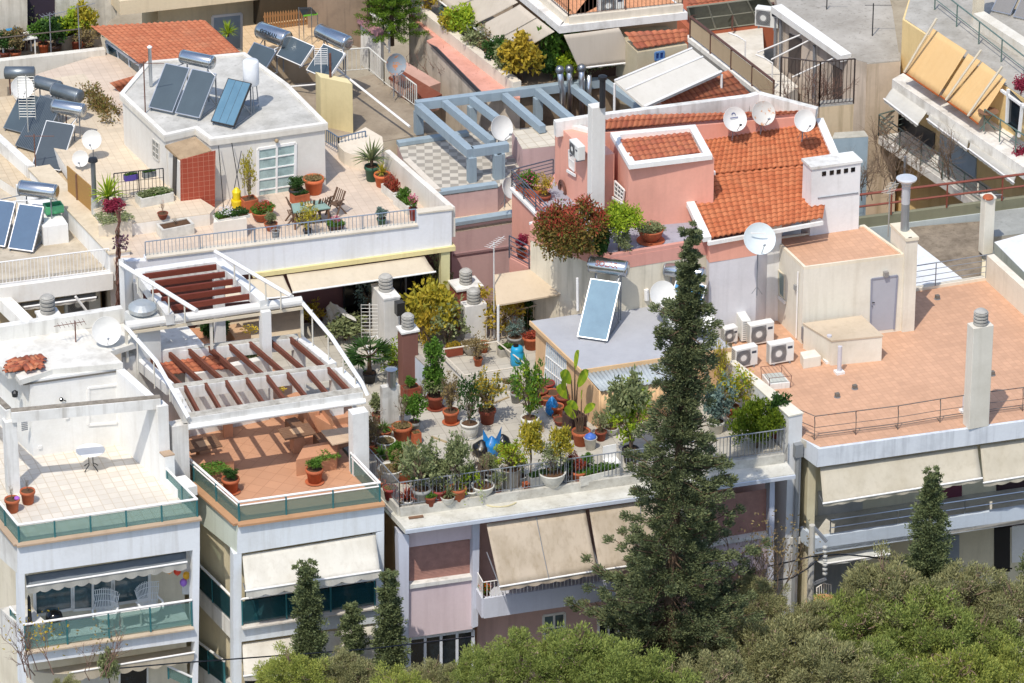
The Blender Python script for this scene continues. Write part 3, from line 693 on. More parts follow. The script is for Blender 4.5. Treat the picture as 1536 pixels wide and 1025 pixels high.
awning(PA.at(A4(145,412),-.5),PA.at(A4(1060,275),-.5),PA.at(A4(1062,335),.02),PA.at(A4(155,475),.02),'grey awning half rolled out over the balcony with two white wicker chairs',fabric('#8d949a','#6d747a'),val=.32,scallop=.42,arms=False,valm=fabric('#c2c0b8','#8d8a82'))
awning(PA.at(A4(190,955),-.9),PA.at(A4(1105,812),-.9),PA.at(A4(1105,850),.1),PA.at(A4(400,965),.1),'shabby beige awning with a torn scalloped edge under the white balcony at the lower left',fabric('#d3c8b4','#8a7d68'),val=.4,scallop=.5,arms=False)
window(A,PAb,[A4(430,985),A4(620,955),A4(620,1040),A4(430,1040)],WPAINT,paint('#c9c6bd',.6),1,1,.06)
window(A,PAb,[A4(680,940),A4(840,915),A4(840,1040),A4(680,1040)],WPAINT,GLASSD,1,1,.06)
g2=glassrail(A,[PA.at(A4(960,1000),-.1),PA.at(A4(1090,1060),-.1)],.5,posts=2)
# ---- penthouse room on the terrace
r1,r2,r3=W(A3(190,703),zA),W(A3(675,632),zA),W(A3(945,880),zA)
zR=zat(r2,A3(0,168)[1])
rd=(r2-r3);rd.z=0;rd.normalize()
PR=Pl(r1,r2);PRW=Pl(r3,r2)
roofL=W(A3(45,228),zR)
rm=MB().prism([r1,r2,r2+rd*3.6,r1+rd*3.6],zA,zR-.22);rm.build('room_wall',WHITE,A)
sb=MB().prism([W(A3(45,228),zR),r2+PR.n*.12+X1*.25+ZZ*(zR-zA),r2+rd*3.4+X1*.25+ZZ*(zR-zA),W(A3(45,228),zR)+rd*3.6],zR-.22,zR);sb.build('roof_slab',plaster('#dcd9d0','#a7a299',.55,streak=.3,scale=1.3),A)
ww=MB();c1=PRW.at(A3(880,822));c1.z=zA
ww.prism([r2,c1,c1+X1*.28,r2+X1*.28],zA,zR-.0-.24)
ww.prism([c1-rd*.002,c1-rd*.45,c1-rd*.45+X1*.38,c1-rd*.002+X1*.38],zA,zR-.26)
ww.prism([c1-rd*.452,r3,r3+X1*.34,c1-rd*.452+X1*.34],zA,zat(c1,A3(0,640)[1])-.05)
ww.build('side_wall',WHITE,A)
MB().prism([c1-rd*.5-X1*.02,r3-X1*.02,r3+X1*.36,c1-rd*.5+X1*.36],zat(c1,A3(0,640)[1])-.05,zat(c1,A3(0,640)[1])).build('parapet_coping',plaster('#b59e86','#8a7460',.4),A)
MB().prism([r3,r3-rd*.9,r3-rd*.9+X1*.7,r3+X1*.7],zA,zA+.35).build('step',WHITE,A)
pg=MB();zb=zR-.02
pa,pb=W(A3(62,442),zR),c1-rd*.225+ZZ*(zR-zA)+X1*.2
pg.bar(pa-ZZ*.2,pb-ZZ*.2+X1*.0,.3,.38)
pg.bar(pa-ZZ*.21+rd*.16,pa-ZZ*.21+rd*6,.26,.34)
post=W(A3(85,918),zA);pg.prism([post+V((-.22,0,0)),post+V((.2,0,0)),post+V((.2,.36,0)),post+V((-.22,.36,0))],zA,zR-.39)
pg.build('pergola_frame',plaster('#e9e8e4','#8f877a',.4,streak=.5),A)
MB().bar(pa+ZZ*.005-PR.n*.02,pb+ZZ*.005,.24,.03).bar(pa+ZZ*.006+rd*.2,pa+ZZ*.006+rd*5.9,.2,.03).build('weathered_beam_top',concrete('#a39a8c','#6f675c',3,.4),A)
dr=window(A,PR,[A3(503,312),A3(668,292),A3(668,510),A3(503,522)],WPAINT,paint('#e3e2de',.6),1,1,.08,name='shutter_door');
MB().bar(PR.at(A3(130,290))+PR.n*.03,PR.at(A3(672,214))+PR.n*.03,.04,.05).build('painted_shadow_line',paint('#6d675e',.8),A)  # solid dark bar painted in as the shadow line below the roof slab
lampm=MB().ball(PR.at(A3(350,378),.15),.075);lampm.tube([PR.at(A3(375,385),0),PR.at(A3(352,380),.15)],.02,5)
lo=thing('wall_lamp','small black globe lamp on the white terrace wall','lamp',PR.at(A3(350,378),.15));lampm.build('globe',BLACKG,lo)
lo=thing('wall_lamp','dark lantern on the left end of the white penthouse','lamp',W(A3(85,345),zR-.9));q=lo.location.copy();MB().lathe(q,[(.03,-.12),(.1,-.1),(.12,.06),(.03,.14)],8).build('lantern',DARKM,lo)
for p in(A3(228,650),A3(382,480)):MB().box(PR.at(p,.02),(.12,.05,.12),0).build('socket_box',WPAINT,A)
gr=MB();o=PR.at(A3(140,528),.02)
for k in range(5):gr.box(o+ZZ*(.07*k-.15),(.22,.04,.03))
gr.build('vent_grille',GREYRAIL,A)
# roof of the penthouse: parapet behind, stacked spare tiles, dish
p0,p1=W(A2(-30,1003),zR),W(A2(705,890),zR)
pr=MB().ext([p0,p1,p1+V((0,.3,0)),p0+V((0,.3,0))],(0,0,.55));pr.build('roof_parapet',plaster('#dfddd6','#8f8a80',.5,streak=.5),A)
MB().ext([p0-V((0,3,.02)),p1-V((0,1.6,.02)),p1+V((0,.1,-.02)),p0+V((0,.1,-.02))],(0,0,-.2)).build('rear_roof',plaster('#dcd9d0','#a7a299',.55,streak=.2,scale=1.2),A)
st=thing('tile_stack','stack of spare orange roof tiles on the white penthouse roof','roof tiles',W(A3(150,185),zR))
for g,(gx,gy,ux_,n1,n2,rot)in enumerate(((48,178,24,4,4,14),(150,168,26,4,4,98))):
 for a in range(n1):
  for b2 in range(n2):
   for lay in range(2 if(a+b2+g)%3 else 1):
    c=W(A3(gx+a*ux_+b2*(7 if not g else 4)+random.uniform(-3,3),gy+b2*(-17)+a*-3+random.uniform(-2,2)+34),zR+.05+.07*lay);mx=Matrix.Rotation(R(rot+random.uniform(-8,8)),4,'Z')@Matrix.Rotation(R(random.uniform(-8,8)),4,'Y');n=7
    vs=[mx@V((.2*(j*2-1),.1*math.cos(math.pi*i/n),.085*math.sin(math.pi*i/n)))+c for j in(0,1)for i in range(n+1)]
    ob=MB().add(vs,[(i,i+1,n+2+i,n+1+i)for i in range(n)]).build('roof_tile',paint(('#bd6a48','#a85a40','#c47c58')[(a+b2*2+lay)%3],.85,0,.25),st,True);sd=ob.modifiers.new('thickness','SOLIDIFY');sd.thickness=.016
dish(A2(606,938),zat(W(A2(600,1010),zR),A2(0,938)[1]),1.0,'round white satellite dish on the penthouse roof beside the white pergola',.55,az=-10,el=30)
ae=aerial(A2(432,1000),zR,A2(0,880)[1],'rusty tv aerial lying low beside the round dish on the penthouse roof',7,.5,R(200),m=RUSTY)
# terrace furniture
tb=thing('bistro_table','round white table with curved black iron legs on the pale tiled terrace','table',W(A3(520,775),zA))
c=tb.location.copy();MB().lathe(c+ZZ*.72,[(.46,0),(.5,.01),(.5,.03),(.46,.045)],26).build('table_top',WPAINT,tb)
for k in range(4):
 a=.5+k*math.pi/2;e=V((math.cos(a),math.sin(a),0));MB().tube([c+e*.32+ZZ*.02,c+e*.22+ZZ*.12,c+e*.1+ZZ*.2,c+e*.1+ZZ*.72],.018,6).build('leg',BLACKG,tb)
for p,l,pk in((A3(160,968),'terracotta pot with cut grey stems nearest the white pergola post',0),(A3(72,1015),'terracotta pot with dead stems and a purple scoop at the terrace corner',1)):
 o=potted(p,l,('round','terra',.52,.5),(('twig','dry',.25,.7),),zA)
 if pk:MB().ball(o.location+V((.16,-.05,.5)),.1,8,.7).build('scoop',paint('#a35cc0',.5),o)
 # wicker chairs, low table, balloons on the loggia
zL=PA.at(A4(145,838)).z+.02
def wicker(P,rz,label):
 t=thing('wicker_chair',label,'chair',P,'wicker chairs on the balcony');M=Matrix.Translation(P)@Matrix.Rotation(rz,4,'Z');m=paint('#e2e4e4',.7)
 b=MB()
 for k in range(15):
  f=(k-7)/7;a=f*.55;b.tube([M@V((f*.3,.2-.1*abs(f),.4)),M@V((f*.42,.34-.16*abs(f)**2,1.0)),M@V((f*.45,.36-.14*abs(f)**2,1.3-.12*f*f))],.016,4)
 for z,s in((.6,.34),(.85,.39),(1.1,.43),(1.28,.44)):b.tube([M@V((f*s,.28-.14*abs(f)**2,z))for f in(-1,-.5,0,.5,1)],.014,4)
 b.build('backrest',m,t)
 MB().lathe(P,[(.26,.05),(.22,.2),(.3,.38),(.36,.42),(.36,.46),(.3,.47)],16).build('seat',m,t)
 for s in(-1,1):MB().tube([M@V((s*.4,.22,.68)),M@V((s*.42,-.12,.66)),M@V((s*.36,-.26,.44))],.04,6).build('armrest',m,t)
 return t
PAl=PA.sh(-.75)
for p,r,l in((A4(600,600),R(-30),'white wicker peacock chair left of the low balcony table'),(A4(855,570),R(10),'white wicker peacock chair right of the low balcony table')):
 q=PAl.at(p);q.z=zL;wicker(V((q.x,q.y,zL)),r,l)
q=PAl.at(A4(735,590));q.z=zL;lt=thing('low_table','square white low table between the wicker chairs','table',q)
MB().box(q+ZZ*.42,(.75,.55,.05)).build('table_top',WPAINT,lt)
for a in(-1,1):
 for b in(-1,1):MB().box(q+V((a*.33,b*.23,.2)),(.05,.05,.4)).build('leg',WPAINT,lt)
for(x,y,cc,l)in((963,380,'#f2a01c','orange balloon furthest left on the balcony wall'),(1010,388,'#e8472a','red balloon on the balcony wall'),(1062,412,'#f0b428','yellow balloon on the balcony wall'),(1045,452,'#a070d0','purple balloon on the balcony wall')):
 c=PA.at(A4(x,y),-.7);b=MB().ball(c,.13,8,1.1).tube([c-ZZ*.14,c-ZZ*.2],.02,5,.004).build('balloon',paint(cc,.35),None,True);tag(b,l,'balloon','party balloons')
pt=PA.at(A4(172,700),-.25);um=thing('closed_parasol','furled black parasol at the left end of the balcony','parasol',V((pt.x,pt.y,zL)));MB().tube([um.location,um.location+ZZ*1.9],.02,6).build('pole',DARKM,um);MB().lathe(um.location,[(.03,.7),(.08,.8),(.05,1.85),(.01,1.95)],8).build('furled_canopy',DARKM,um)
bq=PA.at(A4(310,680),-.6);bb=thing('kettle_barbecue','black round covered barbecue on the balcony','barbecue',V((bq.x,bq.y,zL)));MB().lathe(bb.location+ZZ*.75,[(.05,-.25),(.27,-.1),(.3,0),(.26,.14),(.1,.24),(.02,.25)],16).build('bowl',BLACKG,bb,True)
for k in range(3):a=k*2.1;MB().tube([bb.location+V((math.cos(a)*.2,math.sin(a)*.2,.6)),bb.location+V((math.cos(a)*.32,math.sin(a)*.32,0))],.015,5).build('leg',DARKM,bb)
zB=12.6
TERR=tiles('#c49474','#ae8062',.5,.012,.08,R(45),0,1,.25)
Bd=thing('apartment_building','white apartment block with a terracotta terrace under a brown slatted pergola','building',W(A4(1352,122),0))
PB=Pl(W(A4(1352,122),zB),W(B4(745,4),zB));bFL,bFR=PB.at(A4(1352,122)),PB.at(B4(745,4));bFL.z=bFR.z=zB
bl=(W(A4(1215,0),zB)-bFL).normalized();LB=Pl(bFL,bFL+bl);br=(W(B3(455,745),zB)-W(B3(745,960),zB)).normalized()
sb=None;bBL,bBR=bFL+bl*13,bFR+Y1*13
MB().prism([bFL+bl*.05+Y1*1.4+X1*.0,bFR+Y1*1.4-X1*.02,bBR,bBL],0,zB-.3).build('wall',plaster('#dccfae','#a3947a',.35),Bd)
MB().prism([bFL,bFR,bBR,bBL],zB-.3,zB-.0).build('terrace_floor',TERR,Bd)
MB().bar(bFL+PB.n*.02+ZZ*.02,bFR+PB.n*.02+ZZ*.02,.3,.08).bar(bFL+ZZ*.018,bFL+bl*8+ZZ*.018,.3,.08).build('coping',plaster('#b98f6c','#8a6a50',.4),Bd)
fr=MB()
fp(fr,PB,[A4(1352,126),B4(745,8),B4(745,155),A4(1352,290)],1.4,.004)
fp(fr,PB,[A4(1330,292),A4(1376,283),A4(1376,1040),A4(1330,1040)],.5)
fp(fr,PB,[B4(700,172),B4(745,155),B4(742,1040),B4(700,1040)],.5)
fp(fr,PB,[A4(1376,706),B4(700,588),B4(700,682),A4(1376,790)],1.4)
fr.build('facade_frame',plaster('#dfe4e8','#a9a49a',.22,streak=.3),Bd)
MB().bar(PB.at(A4(1374,704))+PB.n*.03,PB.at(B4(704,586))+PB.n*.03,.3,.06).build('balcony_coping',plaster('#d6d0c6','#8a7460',.4),Bd)
# side: bands and blue glass strips on the narrow side facing the gap
sd=MB()
for a,b2 in((A4(1352,126),A4(1340,275)),):fp(sd,LB,[A4(1352,126),A4(1352,285),A4(1130,105),A4(1130,-60)],.3,.01)
sd.build('side_band',plaster('#cfd6c9','#9a9a88',.3),Bd)
sb=MB();fp(sb,LB,[A4(1330,690),A4(1330,790),A4(1100,545),A4(1100,455)],.25,.02);sb.build('side_balcony_edge',WHITE2,Bd)
glassrail(Bd,[LB.at(A4(1328,680),.05),LB.at(A4(1100,455),.05)],1.0,posts=1.3,gm=GTEALD)
glassrail(Bd,[LB.at(A4(1280,1040),.05),LB.at(A4(1100,905),.05)],1.0,posts=1.3,gm=GTEALD)
sb=MB();fp(sb,LB,[A4(1330,1030),A4(1330,1120),A4(1100,1000),A4(1100,910)],.25,.02);sb.build('side_balcony_edge',WHITE2,Bd)
PBb=PB.sh(-1.38)
window(Bd,PBb,[A4(1400,420),B4(640,300),B4(640,560),A4(1400,700)],paint('#41505a',.5),GLASSD,5,2,.06)
glassrail(Bd,[PB.at(A4(1380,694),-.03),PB.at(B4(692,580),-.03)],1.02,posts=1.6,gm=GTEALD)
window(Bd,PBb,[A4(1400,850),B4(640,740),B4(640,1040),A4(1400,1060)],paint('#41505a',.5),GLASSD,4,1,.06)
awning(PB.at(A4(1380,294),-.1),PB.at(B4(695,172),-.1),PB.at(B4(722,384),.75),PB.at(A4(1400,500),.75),'pale cream awning over the blue glass balcony below the brown pergola',fabric('#e9e5da','#b0a692',amt=.35),val=.32,scallop=.6,arms=True)
awning(PB.at(A4(1380,800),-.1),PB.at(B4(690,690),-.1),PB.at(B4(712,880),.75),PB.at(A4(1390,985),.75),'pale cream awning on the lower floor behind the cypresses',fabric('#e5dfd2','#a99d88',amt=.35),val=.25,scallop=.6)
# balustrade
glassrail(Bd,[bFL+bl*5+X1*.1,bFL+X1*.1+V((0,.1,0)),bFR-X1*.12+V((0,.1,0)),W(B3(560,800),zB),],.8,posts=1.9,two=True)
# ---- pergola
pgr=thing('pergola','white concrete pergola with brown wooden slats over the terracotta terrace','pergola',W(A3(1040,875),zB))
cl=W(A3(1035,872),zB);zP=zat(cl,A3(0,452)[1])
f0,f1=W(A3(1075,468),zP),W(B3(615,322),zP)
m0,m1=W(A3(985,303),zP),W(B3(470,185),zP)
b0,b1=W(A3(770,118),zP),W(B3(255,15),zP)
cm=plaster('#e3e2de','#8f877a',.45,streak=.4);cg=concrete('#c9c5ba','#8c867a',2.5,.4)
bm=MB()
for p,q,wd,h in((f0,f1,.42,.46),(m0,m1,.34,.45),(b0,b1,.34,.45)):bm.bar(p-ZZ*h/2,q-ZZ*h/2,wd,h)
for p,q in((b0,m0),(m0,f0),(b1,m1),(m1,f1)):bm.bar(p-ZZ*.202+(q-p).normalized()*.18,q-ZZ*.202-(q-p).normalized()*.22,.3,.4)
bm.build('beam',cm,pgr)
tp=MB();tp.bar(f0+ZZ*.006,f1+ZZ*.006,.36,.01).bar(m0+ZZ*.005,m1+ZZ*.005,.28,.01).bar(b0+ZZ*.005,b1+ZZ*.005,.28,.01);tp.build('weathered_beam_top',cg,pgr)
for p in(cl,W(B3(612,800),zB)):MB().prism([p+V((-.3,-.1,0)),p+V((.28,-.1,0)),p+V((.28,.35,0)),p+V((-.3,.35,0))],zB,zP-.46).build('post',cm,pgr)
for q in(m1,b1):MB().prism([V((q.x,q.y,0))+V(k)for k in((-.2,-.17,0),(.2,-.17,0),(.2,.17,0),(-.2,.17,0))],zB,zP-.45).build('post',cm,pgr)
WS=wood('#7a4a38','#5a3226');
for(u0,u1,p0,p1,n,ov)in((f0,f1,m0,m1,8,.15),(m0,m1,b0,b1,8,.18)):
 for k in range(n):
  f=(k+.55)/n;a=u0.lerp(u1,f-.0);b=p0.lerp(p1,f-.0);d=(b-a).normalized()
  MB().bar(a-ZZ*.13+d*.19,b-ZZ*.06-d*.1,.1,.2).build('slat',WS,pgr)
  # awning track: round white pipes on thin stays, rolled cover at the back
zT=zat(b0,A2(0,905)[1]);t0,t1=W(A2(718,915),zP+1.35),W(B2(275,772),zP+1.35)
MB().tube([t0,t0.lerp(f0,.5)+ZZ*.35,f0+ZZ*.06-V((.1,.3,0))],.075,8).build('track_pipe',WPAINT,pgr);tr=MB().tube([t1,t1.lerp(f1,.5)+ZZ*.35,f1+ZZ*.3-V((0,.1,0)),f1+V((.12,-.28,-.1))],.075,8)
tr.build('track_pipe',WPAINT,pgr)
SM=paint('#d9d3c4',.6)
for f in(.18,.45,.7,.9):
 for s0,s1,ss in((t0,f0,f0),(t1,f1,f1)):
  q=s0.lerp(f0 if s0 is t0 else f1,f)+ZZ*.3;g=(b0 if s0 is t0 else b1).lerp(f0 if s0 is t0 else f1,f);MB().tube([q,V((q.x,q.y,zP-.1))],.03,5).build('stay',SM,pgr)
for f in(0,.48,1):q=t0.lerp(t1,f);MB().bar(q,V((q.x,q.y,zP)),.09,.09,X1).build('stay',SM,pgr)
MB().tube([t0+ZZ*.05,t1+ZZ*.05],.17,12).build('rolled_cover',fabric('#ebe9e4','#bdb8ac'),pgr)
MB().bar(t0-ZZ*.18-V((0,.1,0)),t1-ZZ*.18-V((0,.1,0)),.08,.1).build('front_rail',paint('#d6c9b0',.6),pgr)
MB().tube([f0-V((.1,.25,.32)),f1+V((.05,-.25,-.32))],.1,10).build('front_roll',WPAINT,pgr)
# ---- terrace back wall, benches, tables
k0,k1=W(A3(1090,640),zB),W(A3(1275,600),zB);PK=Pl(k0,k1)
bw=MB();q0=W(A3(1080,590),zB);bw.prism([q0,q0+PK.u*3.0*(1 if PK.u.x>0 else-1),q0+PK.u*3.0*(1 if PK.u.x>0 else-1)+Y1*.3,q0+Y1*.3],zB,zP-.46);bw.build('back_wall',WHITE2,Bd)
OR=plaster('#c4906f','#a07252',.3);
def blockpx(name,pts,z0,h,m,root=Bd,label=None):return MB().prism([W(p,z0)for p in pts],z0,z0+h).build(name,m,root,bevel=.01,label=label)
blockpx('pillar',[A3(1275,600),A3(1328,592),A3(1320,560),A3(1270,570)],zB,1.0,OR)
bn=blockpx('bench_wall',[B3(170,470),B3(250,440),B3(560,640),B3(490,660)],zB,.75,OR);
blockpx('bench_pier',[B3(285,560),B3(350,550),B3(380,575),B3(310,585)],zB,.9,OR)
blockpx('low_wall',[B3(390,560),B3(550,540),B3(590,610),B3(450,640)],zB,1.0,OR)
blockpx('wall_coping',[B3(385,562),B3(550,541),B3(590,612),B3(450,642)],zB+1.0,.06,plaster('#c9b095','#8a7460',.4))
WD=wood('#8a6a52','#6d4f3c')
for pts in([B3(180,555),B3(240,540),B3(290,580),B3(225,600)],[B3(340,640),B3(395,625),B3(460,690),B3(400,715)]):blockpx('bench_seat',pts,zB,.45,WD)
for(pc,l)in((B3(250,668),'wooden terrace table on an orange pedestal beside the bench'),(A3(1160,740),'small wooden terrace table on an orange pedestal by the side wall')):
 c=W(pc,zB);t=thing('terrace_table',l,'table',c,'wooden terrace tables')
 for k in range(7):MB().box(c+V((0,-.36+.12*k,.74)),(1.15,.11,.05),R(2)).build('plank',WD,t)
 MB().box(c+V((0,0,.772)),(.4,.42,.012),R(2)).build('inlay',plaster('#c9a684','#a08060',.3),t);MB().box(c+ZZ*.36,(.4,.4,.7),R(2)).build('pedestal',OR,t)
pl1=blockpx('planter',[B3(245,815),B3(475,775),B3(490,700),B3(290,735)],zB,.65,OR)
blockpx('planter',[A3(1085,840),A3(1335,800),A3(1300,740),A3(1095,770)],zB,.5,OR)
for pc,l,s in((B3(410,700),'low clipped plants in the orange planter beside the terrace table',1.0),(A3(1215,775),'leafy ground plants in the orange planter by the glass balustrade',1.2)):
 c=W(pc,zB+.55);t=thing('planter_plants',l,'plant',c);plantpart(t,'low','green',.85*s,.22,-.02,R(3))
o=potted(B3(350,850),'terracotta pot of bushy green succulents in the middle of the orange terrace',('round','terra',.62,.55),(('bush','green',.62,.5),),zB,saucer=True)
o=potted(A3(1315,905),'terracotta pot of green succulents at the left corner of the orange terrace',('round','terra',.62,.55),(('bush','dark',.6,.45),),zB,saucer=True)
zC,zLg=12.0,11.78
GARD=tiles('#bdb7aa','#9d968a',.55,.012,.16,R(4),0,1,.75)
Cb=thing('apartment_building','mauve apartment block in the middle with a grey roof garden full of pots','building',W(B4(885,185),0))
eL,eR=W(M5(515,1015),zLg),W(D3(215,800),zLg);PE=Pl(eL,eR)
PC=PE.sh(-.75);PCr=PC.sh(-1.2)
rl=(W(M5(425,915),zLg)-eL).normalized();X=PE.u if PE.u.x>0 else-PE.u
cL=eL-PE.n*.75+X*.12;cR=eR-PE.n*.75
cBL,cBR=W(M5(105,380),zC)+rl*9,cR+Y1*14
body=MB().prism([cL-PC.n*1.5+X*.05,cR-PC.n*1.5,cBR,cL-PC.n*1.5+rl*14],0,zC-.45);body.build('wall',plaster('#c9a77c','#937653',.4),Cb)
MB().prism([eL+rl*1.5+X*.2,eR-PE.n*1.4,cBR+X*.0,eL+rl*16+X*.2],zC-.45,zC).build('terrace_floor',GARD,Cb)
MB().ext([eL,eR,eR-PE.n*1.0,eL+rl*16,eL+rl*1.0],(0,0,-.2)).build('roof_ledge',concrete('#d6d4ca','#b5b1a4',1.2,.35),Cb)
MB().bar(eL+PE.n*.03-ZZ*.1,eR+PE.n*.03-ZZ*.1,.08,.13).build('gutter',paint('#c2c8d2',.5),Cb)
g0,g1=W(M5(452,800),zC),W(D3(150,700),zC)
PG=Pl(g0,g1);kb=MB();kb.prism([g0+PG.n*.1,g1+PG.n*.1,g1-PG.n*.1,g0-PG.n*.1],zLg,zC+.12)
gl=W(M5(95,395),zC);kb.prism([gl+V((-.08,0,0)),g0+V((-.08,0,0)),g0+V((.08,0,0)),gl+V((.08,0,0))],zLg,zC+.12);kb.build('kerb',concrete('#cfcdc4','#a29d92',1.5,.4),Cb)
rl1=rail(MB(),[g0+ZZ*.12,g1+ZZ*.12],.95,0,.13,.022,.011,1.9,.024,.08);rl1.build('railing',GREYRAIL,Cb)
rl2=rail(MB(),[gl+ZZ*.12,g0+ZZ*.12],.95,0,.13,.022,.011,1.9,.024,.08);rl2.build('railing',GREYRAIL,Cb)
# facade
fm,pm=plaster('#dac8cb','#b09a9c',.25,streak=.25),plaster('#cdd0dc','#9ea0aa',.2)
for pts in([B4(886,175),B4(1258,120),B4(1258,200),B4(886,252)],[B4(886,488),B4(1252,438),B4(1250,716),B4(886,768)],[C4(1100,255),C4(1490,200),C4(1488,372),C4(1100,440)]):f=MB();fp(f,PC,pts,.3);f.build('facade_panel',fm,Cb)
for pts in([B4(826,170),B4(887,182),B4(884,1060),B4(846,1050)],[B4(1250,122),B4(1290,116),B4(1280,700),B4(1248,712)],[D4(72,-130),D4(100,-140),D4(92,480),D4(62,480)]):
 q=MB();fp(q,PC,pts,.5,.16);q.build('pilaster',pm,Cb)
SH=paint('#a87c6e',.7,0,.15);PS=PC.sh(-.2)
def shutter(root,pl,pts,m,label=None):
 P=[pl.at(p)for p in pts];n=max(6,int((P[0]-P[3]).length/.055));b=MB()
 for k in range(n):
  a0,a1=P[0].lerp(P[3],k/n),P[1].lerp(P[2],k/n);b0_,b1_=P[0].lerp(P[3],(k+.92)/n),P[1].lerp(P[2],(k+.92)/n)
  b.add([a0,a1,b1_+pl.n*.02,b0_+pl.n*.02,P[0].lerp(P[3],(k+1)/n),P[1].lerp(P[2],(k+1)/n)],[(0,1,2,3),(3,2,5,4)])
 return b.build('roller_shutter',m,root,label=label)
shutter(Cb,PS,[B4(886,248),B4(1248,205),B4(1246,418),B4(888,468)],SH)
shutter(Cb,PS,[C4(1120,-25),C4(1495,-85),C4(1490,172),C4(1120,235)],SH)
s=MB();fp(s,PC,[B4(884,468),B4(1254,418),B4(1254,438),B4(884,490)],.3,.08);s.build('sill',WHITE2,Cb)
s=MB();fp(s,PC,[C4(1100,238),C4(1490,176),C4(1490,196),C4(1100,258)],.3,.08);s.build('sill',WHITE2,Cb)
f=MB();fp(f,PCr,[B4(1285,100),D4(80,-170),D4(40,1500),B4(1255,1900)],.2);f.build('recessed_wall',plaster('#d6b3ac','#a58179',.35,streak=.4),Cb)
window(Cb,PC.sh(-.25),[B4(886,770),B4(1250,720),B4(1250,1050),B4(886,1060)],paint('#d9dce2',.5),GLASSD,4,1,.12)
window(Cb,PCr,[C4(208,640),C4(330,622),C4(326,850),C4(215,860)],WPAINT,GLASSB,2,3,.09)
window(Cb,PCr,[C4(518,590),C4(700,565),C4(690,780),C4(525,800)],WPAINT,GLASSD,3,1,.09)
# balcony in the recess
PBk=PC.sh(.85);bk=MB();b0_,b1_=PBk.at(B4(1310,540)),PBk.at(C4(620,455));hb=b0_.z-PBk.at(B4(1310,652)).z
ir=b0_-PC.n*2.0;zz=b0_.z
for a,b in((b0_,b1_),(b0_-PC.n*.0,b0_-PC.n*1.1)):bk.bar(V((a.x,a.y,zz-hb/2)),V((b.x,b.y,zz-hb/2)),.14,hb)
bk.prism([b0_+X*.07,b1_,b1_-PC.n*2,b0_-PC.n*2],zz-hb,zz-hb+.14);bk.build('balcony',plaster('#c9ccd6','#9ea0aa',.2),Cb)
rail(MB(),[V((b0_.x,b0_.y,zz)),V((b1_.x,b1_.y,zz))],.62,0,.13,.02,.012,1.5,.02).build('balcony_railing',WPAINT,Cb)
rail(MB(),[V((b0_.x,b0_.y,zz)),V((b0_.x,b0_.y,zz))-PC.n*1.1],.62,0,.13,.02,.012,1.5,.02).build('balcony_railing',WPAINT,Cb)
AWB=fabric('#d2c3ae','#94805f',amt=.5);tl,tr2=PE.at(B4(1328,118),-.15),PE.at(C4(445,38),-.15);PV=PE.sh(1.2)
awning(PE.at(B4(1328,118),-.1),PE.at(C4(447,36),-.1),PE.at(C4(516,384),1.0),PE.at(B4(1405,476),1.0),'stained beige awning over the balcony with orange flowers',AWB,val=.2,scallop=.45,seams=1)
awning(PE.at(C4(470,34),-.1),PE.at(C4(1050,-55),-.1),PE.at(C4(1000,310),1.0),PE.at(C4(530,382),1.0),'stained beige awning on the mauve block partly behind the tall conifer',AWB,val=.2,scallop=.45,seams=1)
fb=PBk.at(B4(1340,470));potted(V((fb.x,fb.y-.0,zz-hb+.14))-PC.n*.5,'pot of orange flowers behind the white balcony rail of the mauve block',('round','dterra',.35,.5),(('bush','green',.5,.5),('blooms','orangeflower',.6,.6)))
# hole between the two blocks: dark side passage stays open to the ground
# ---- shed on the roof
zI=zC+1.9
Sh=thing('rooftop_shed','peach rendered shed with a flat grey roof on the roof garden','shed',W(C3(425,470),zC))
i0,i1,i3=W(C3(425,212),zI),W(C3(1280,85),zI),W(M2(720,395),zI);i2=i3+(i1-i0)
sw=plaster('#d9b48c','#a8845f',.35);ins=(i1-i0).normalized()*.15;inb=(i3-i0).normalized()*.15
MB().prism([i0+ins+inb,i1-ins+inb,i2-ins-inb*.0,i3+ins-inb],zC-.01,zI-.14).build('wall',sw,Sh)
MB().prism([i0,i1,i2,i3],zI-.14,zI).build('roof',concrete('#b4b5b8','#a3a4a8',1.0,.5,spots=.15),Sh)
tf=MB().bar(i0-ZZ*.06,i1-ZZ*.06,.05,.16).bar(i0-ZZ*.06,i3-ZZ*.06,.05,.16);tf.build('roof_edge',plaster('#dcb98e','#a8845f',.3),Sh)
PL_=Pl(i0+inb+ins,i3-inb+ins);
gd=MB();P=[PL_.at(p,.03)for p in(C3(228,55),C3(340,148),C3(340,368),C3(214,270))]
gd.bar(P[0],P[1],.05,.05);gd.bar(P[3],P[2],.05,.05)
for k in range(11):gd.bar(P[0].lerp(P[1],k/10),P[3].lerp(P[2],k/10),.035,.03)
for k in(1,2):gd.bar(P[0].lerp(P[3],k/3),P[1].lerp(P[2],k/3),.03,.03)
dd=MB().poly([PL_.at(p,.015)for p in(C3(228,55),C3(340,148),C3(340,368),C3(214,270))]).build('door',paint('#b9cbd8',.4,0,.3),Sh);gd.build('security_grille',WPAINT,dd)
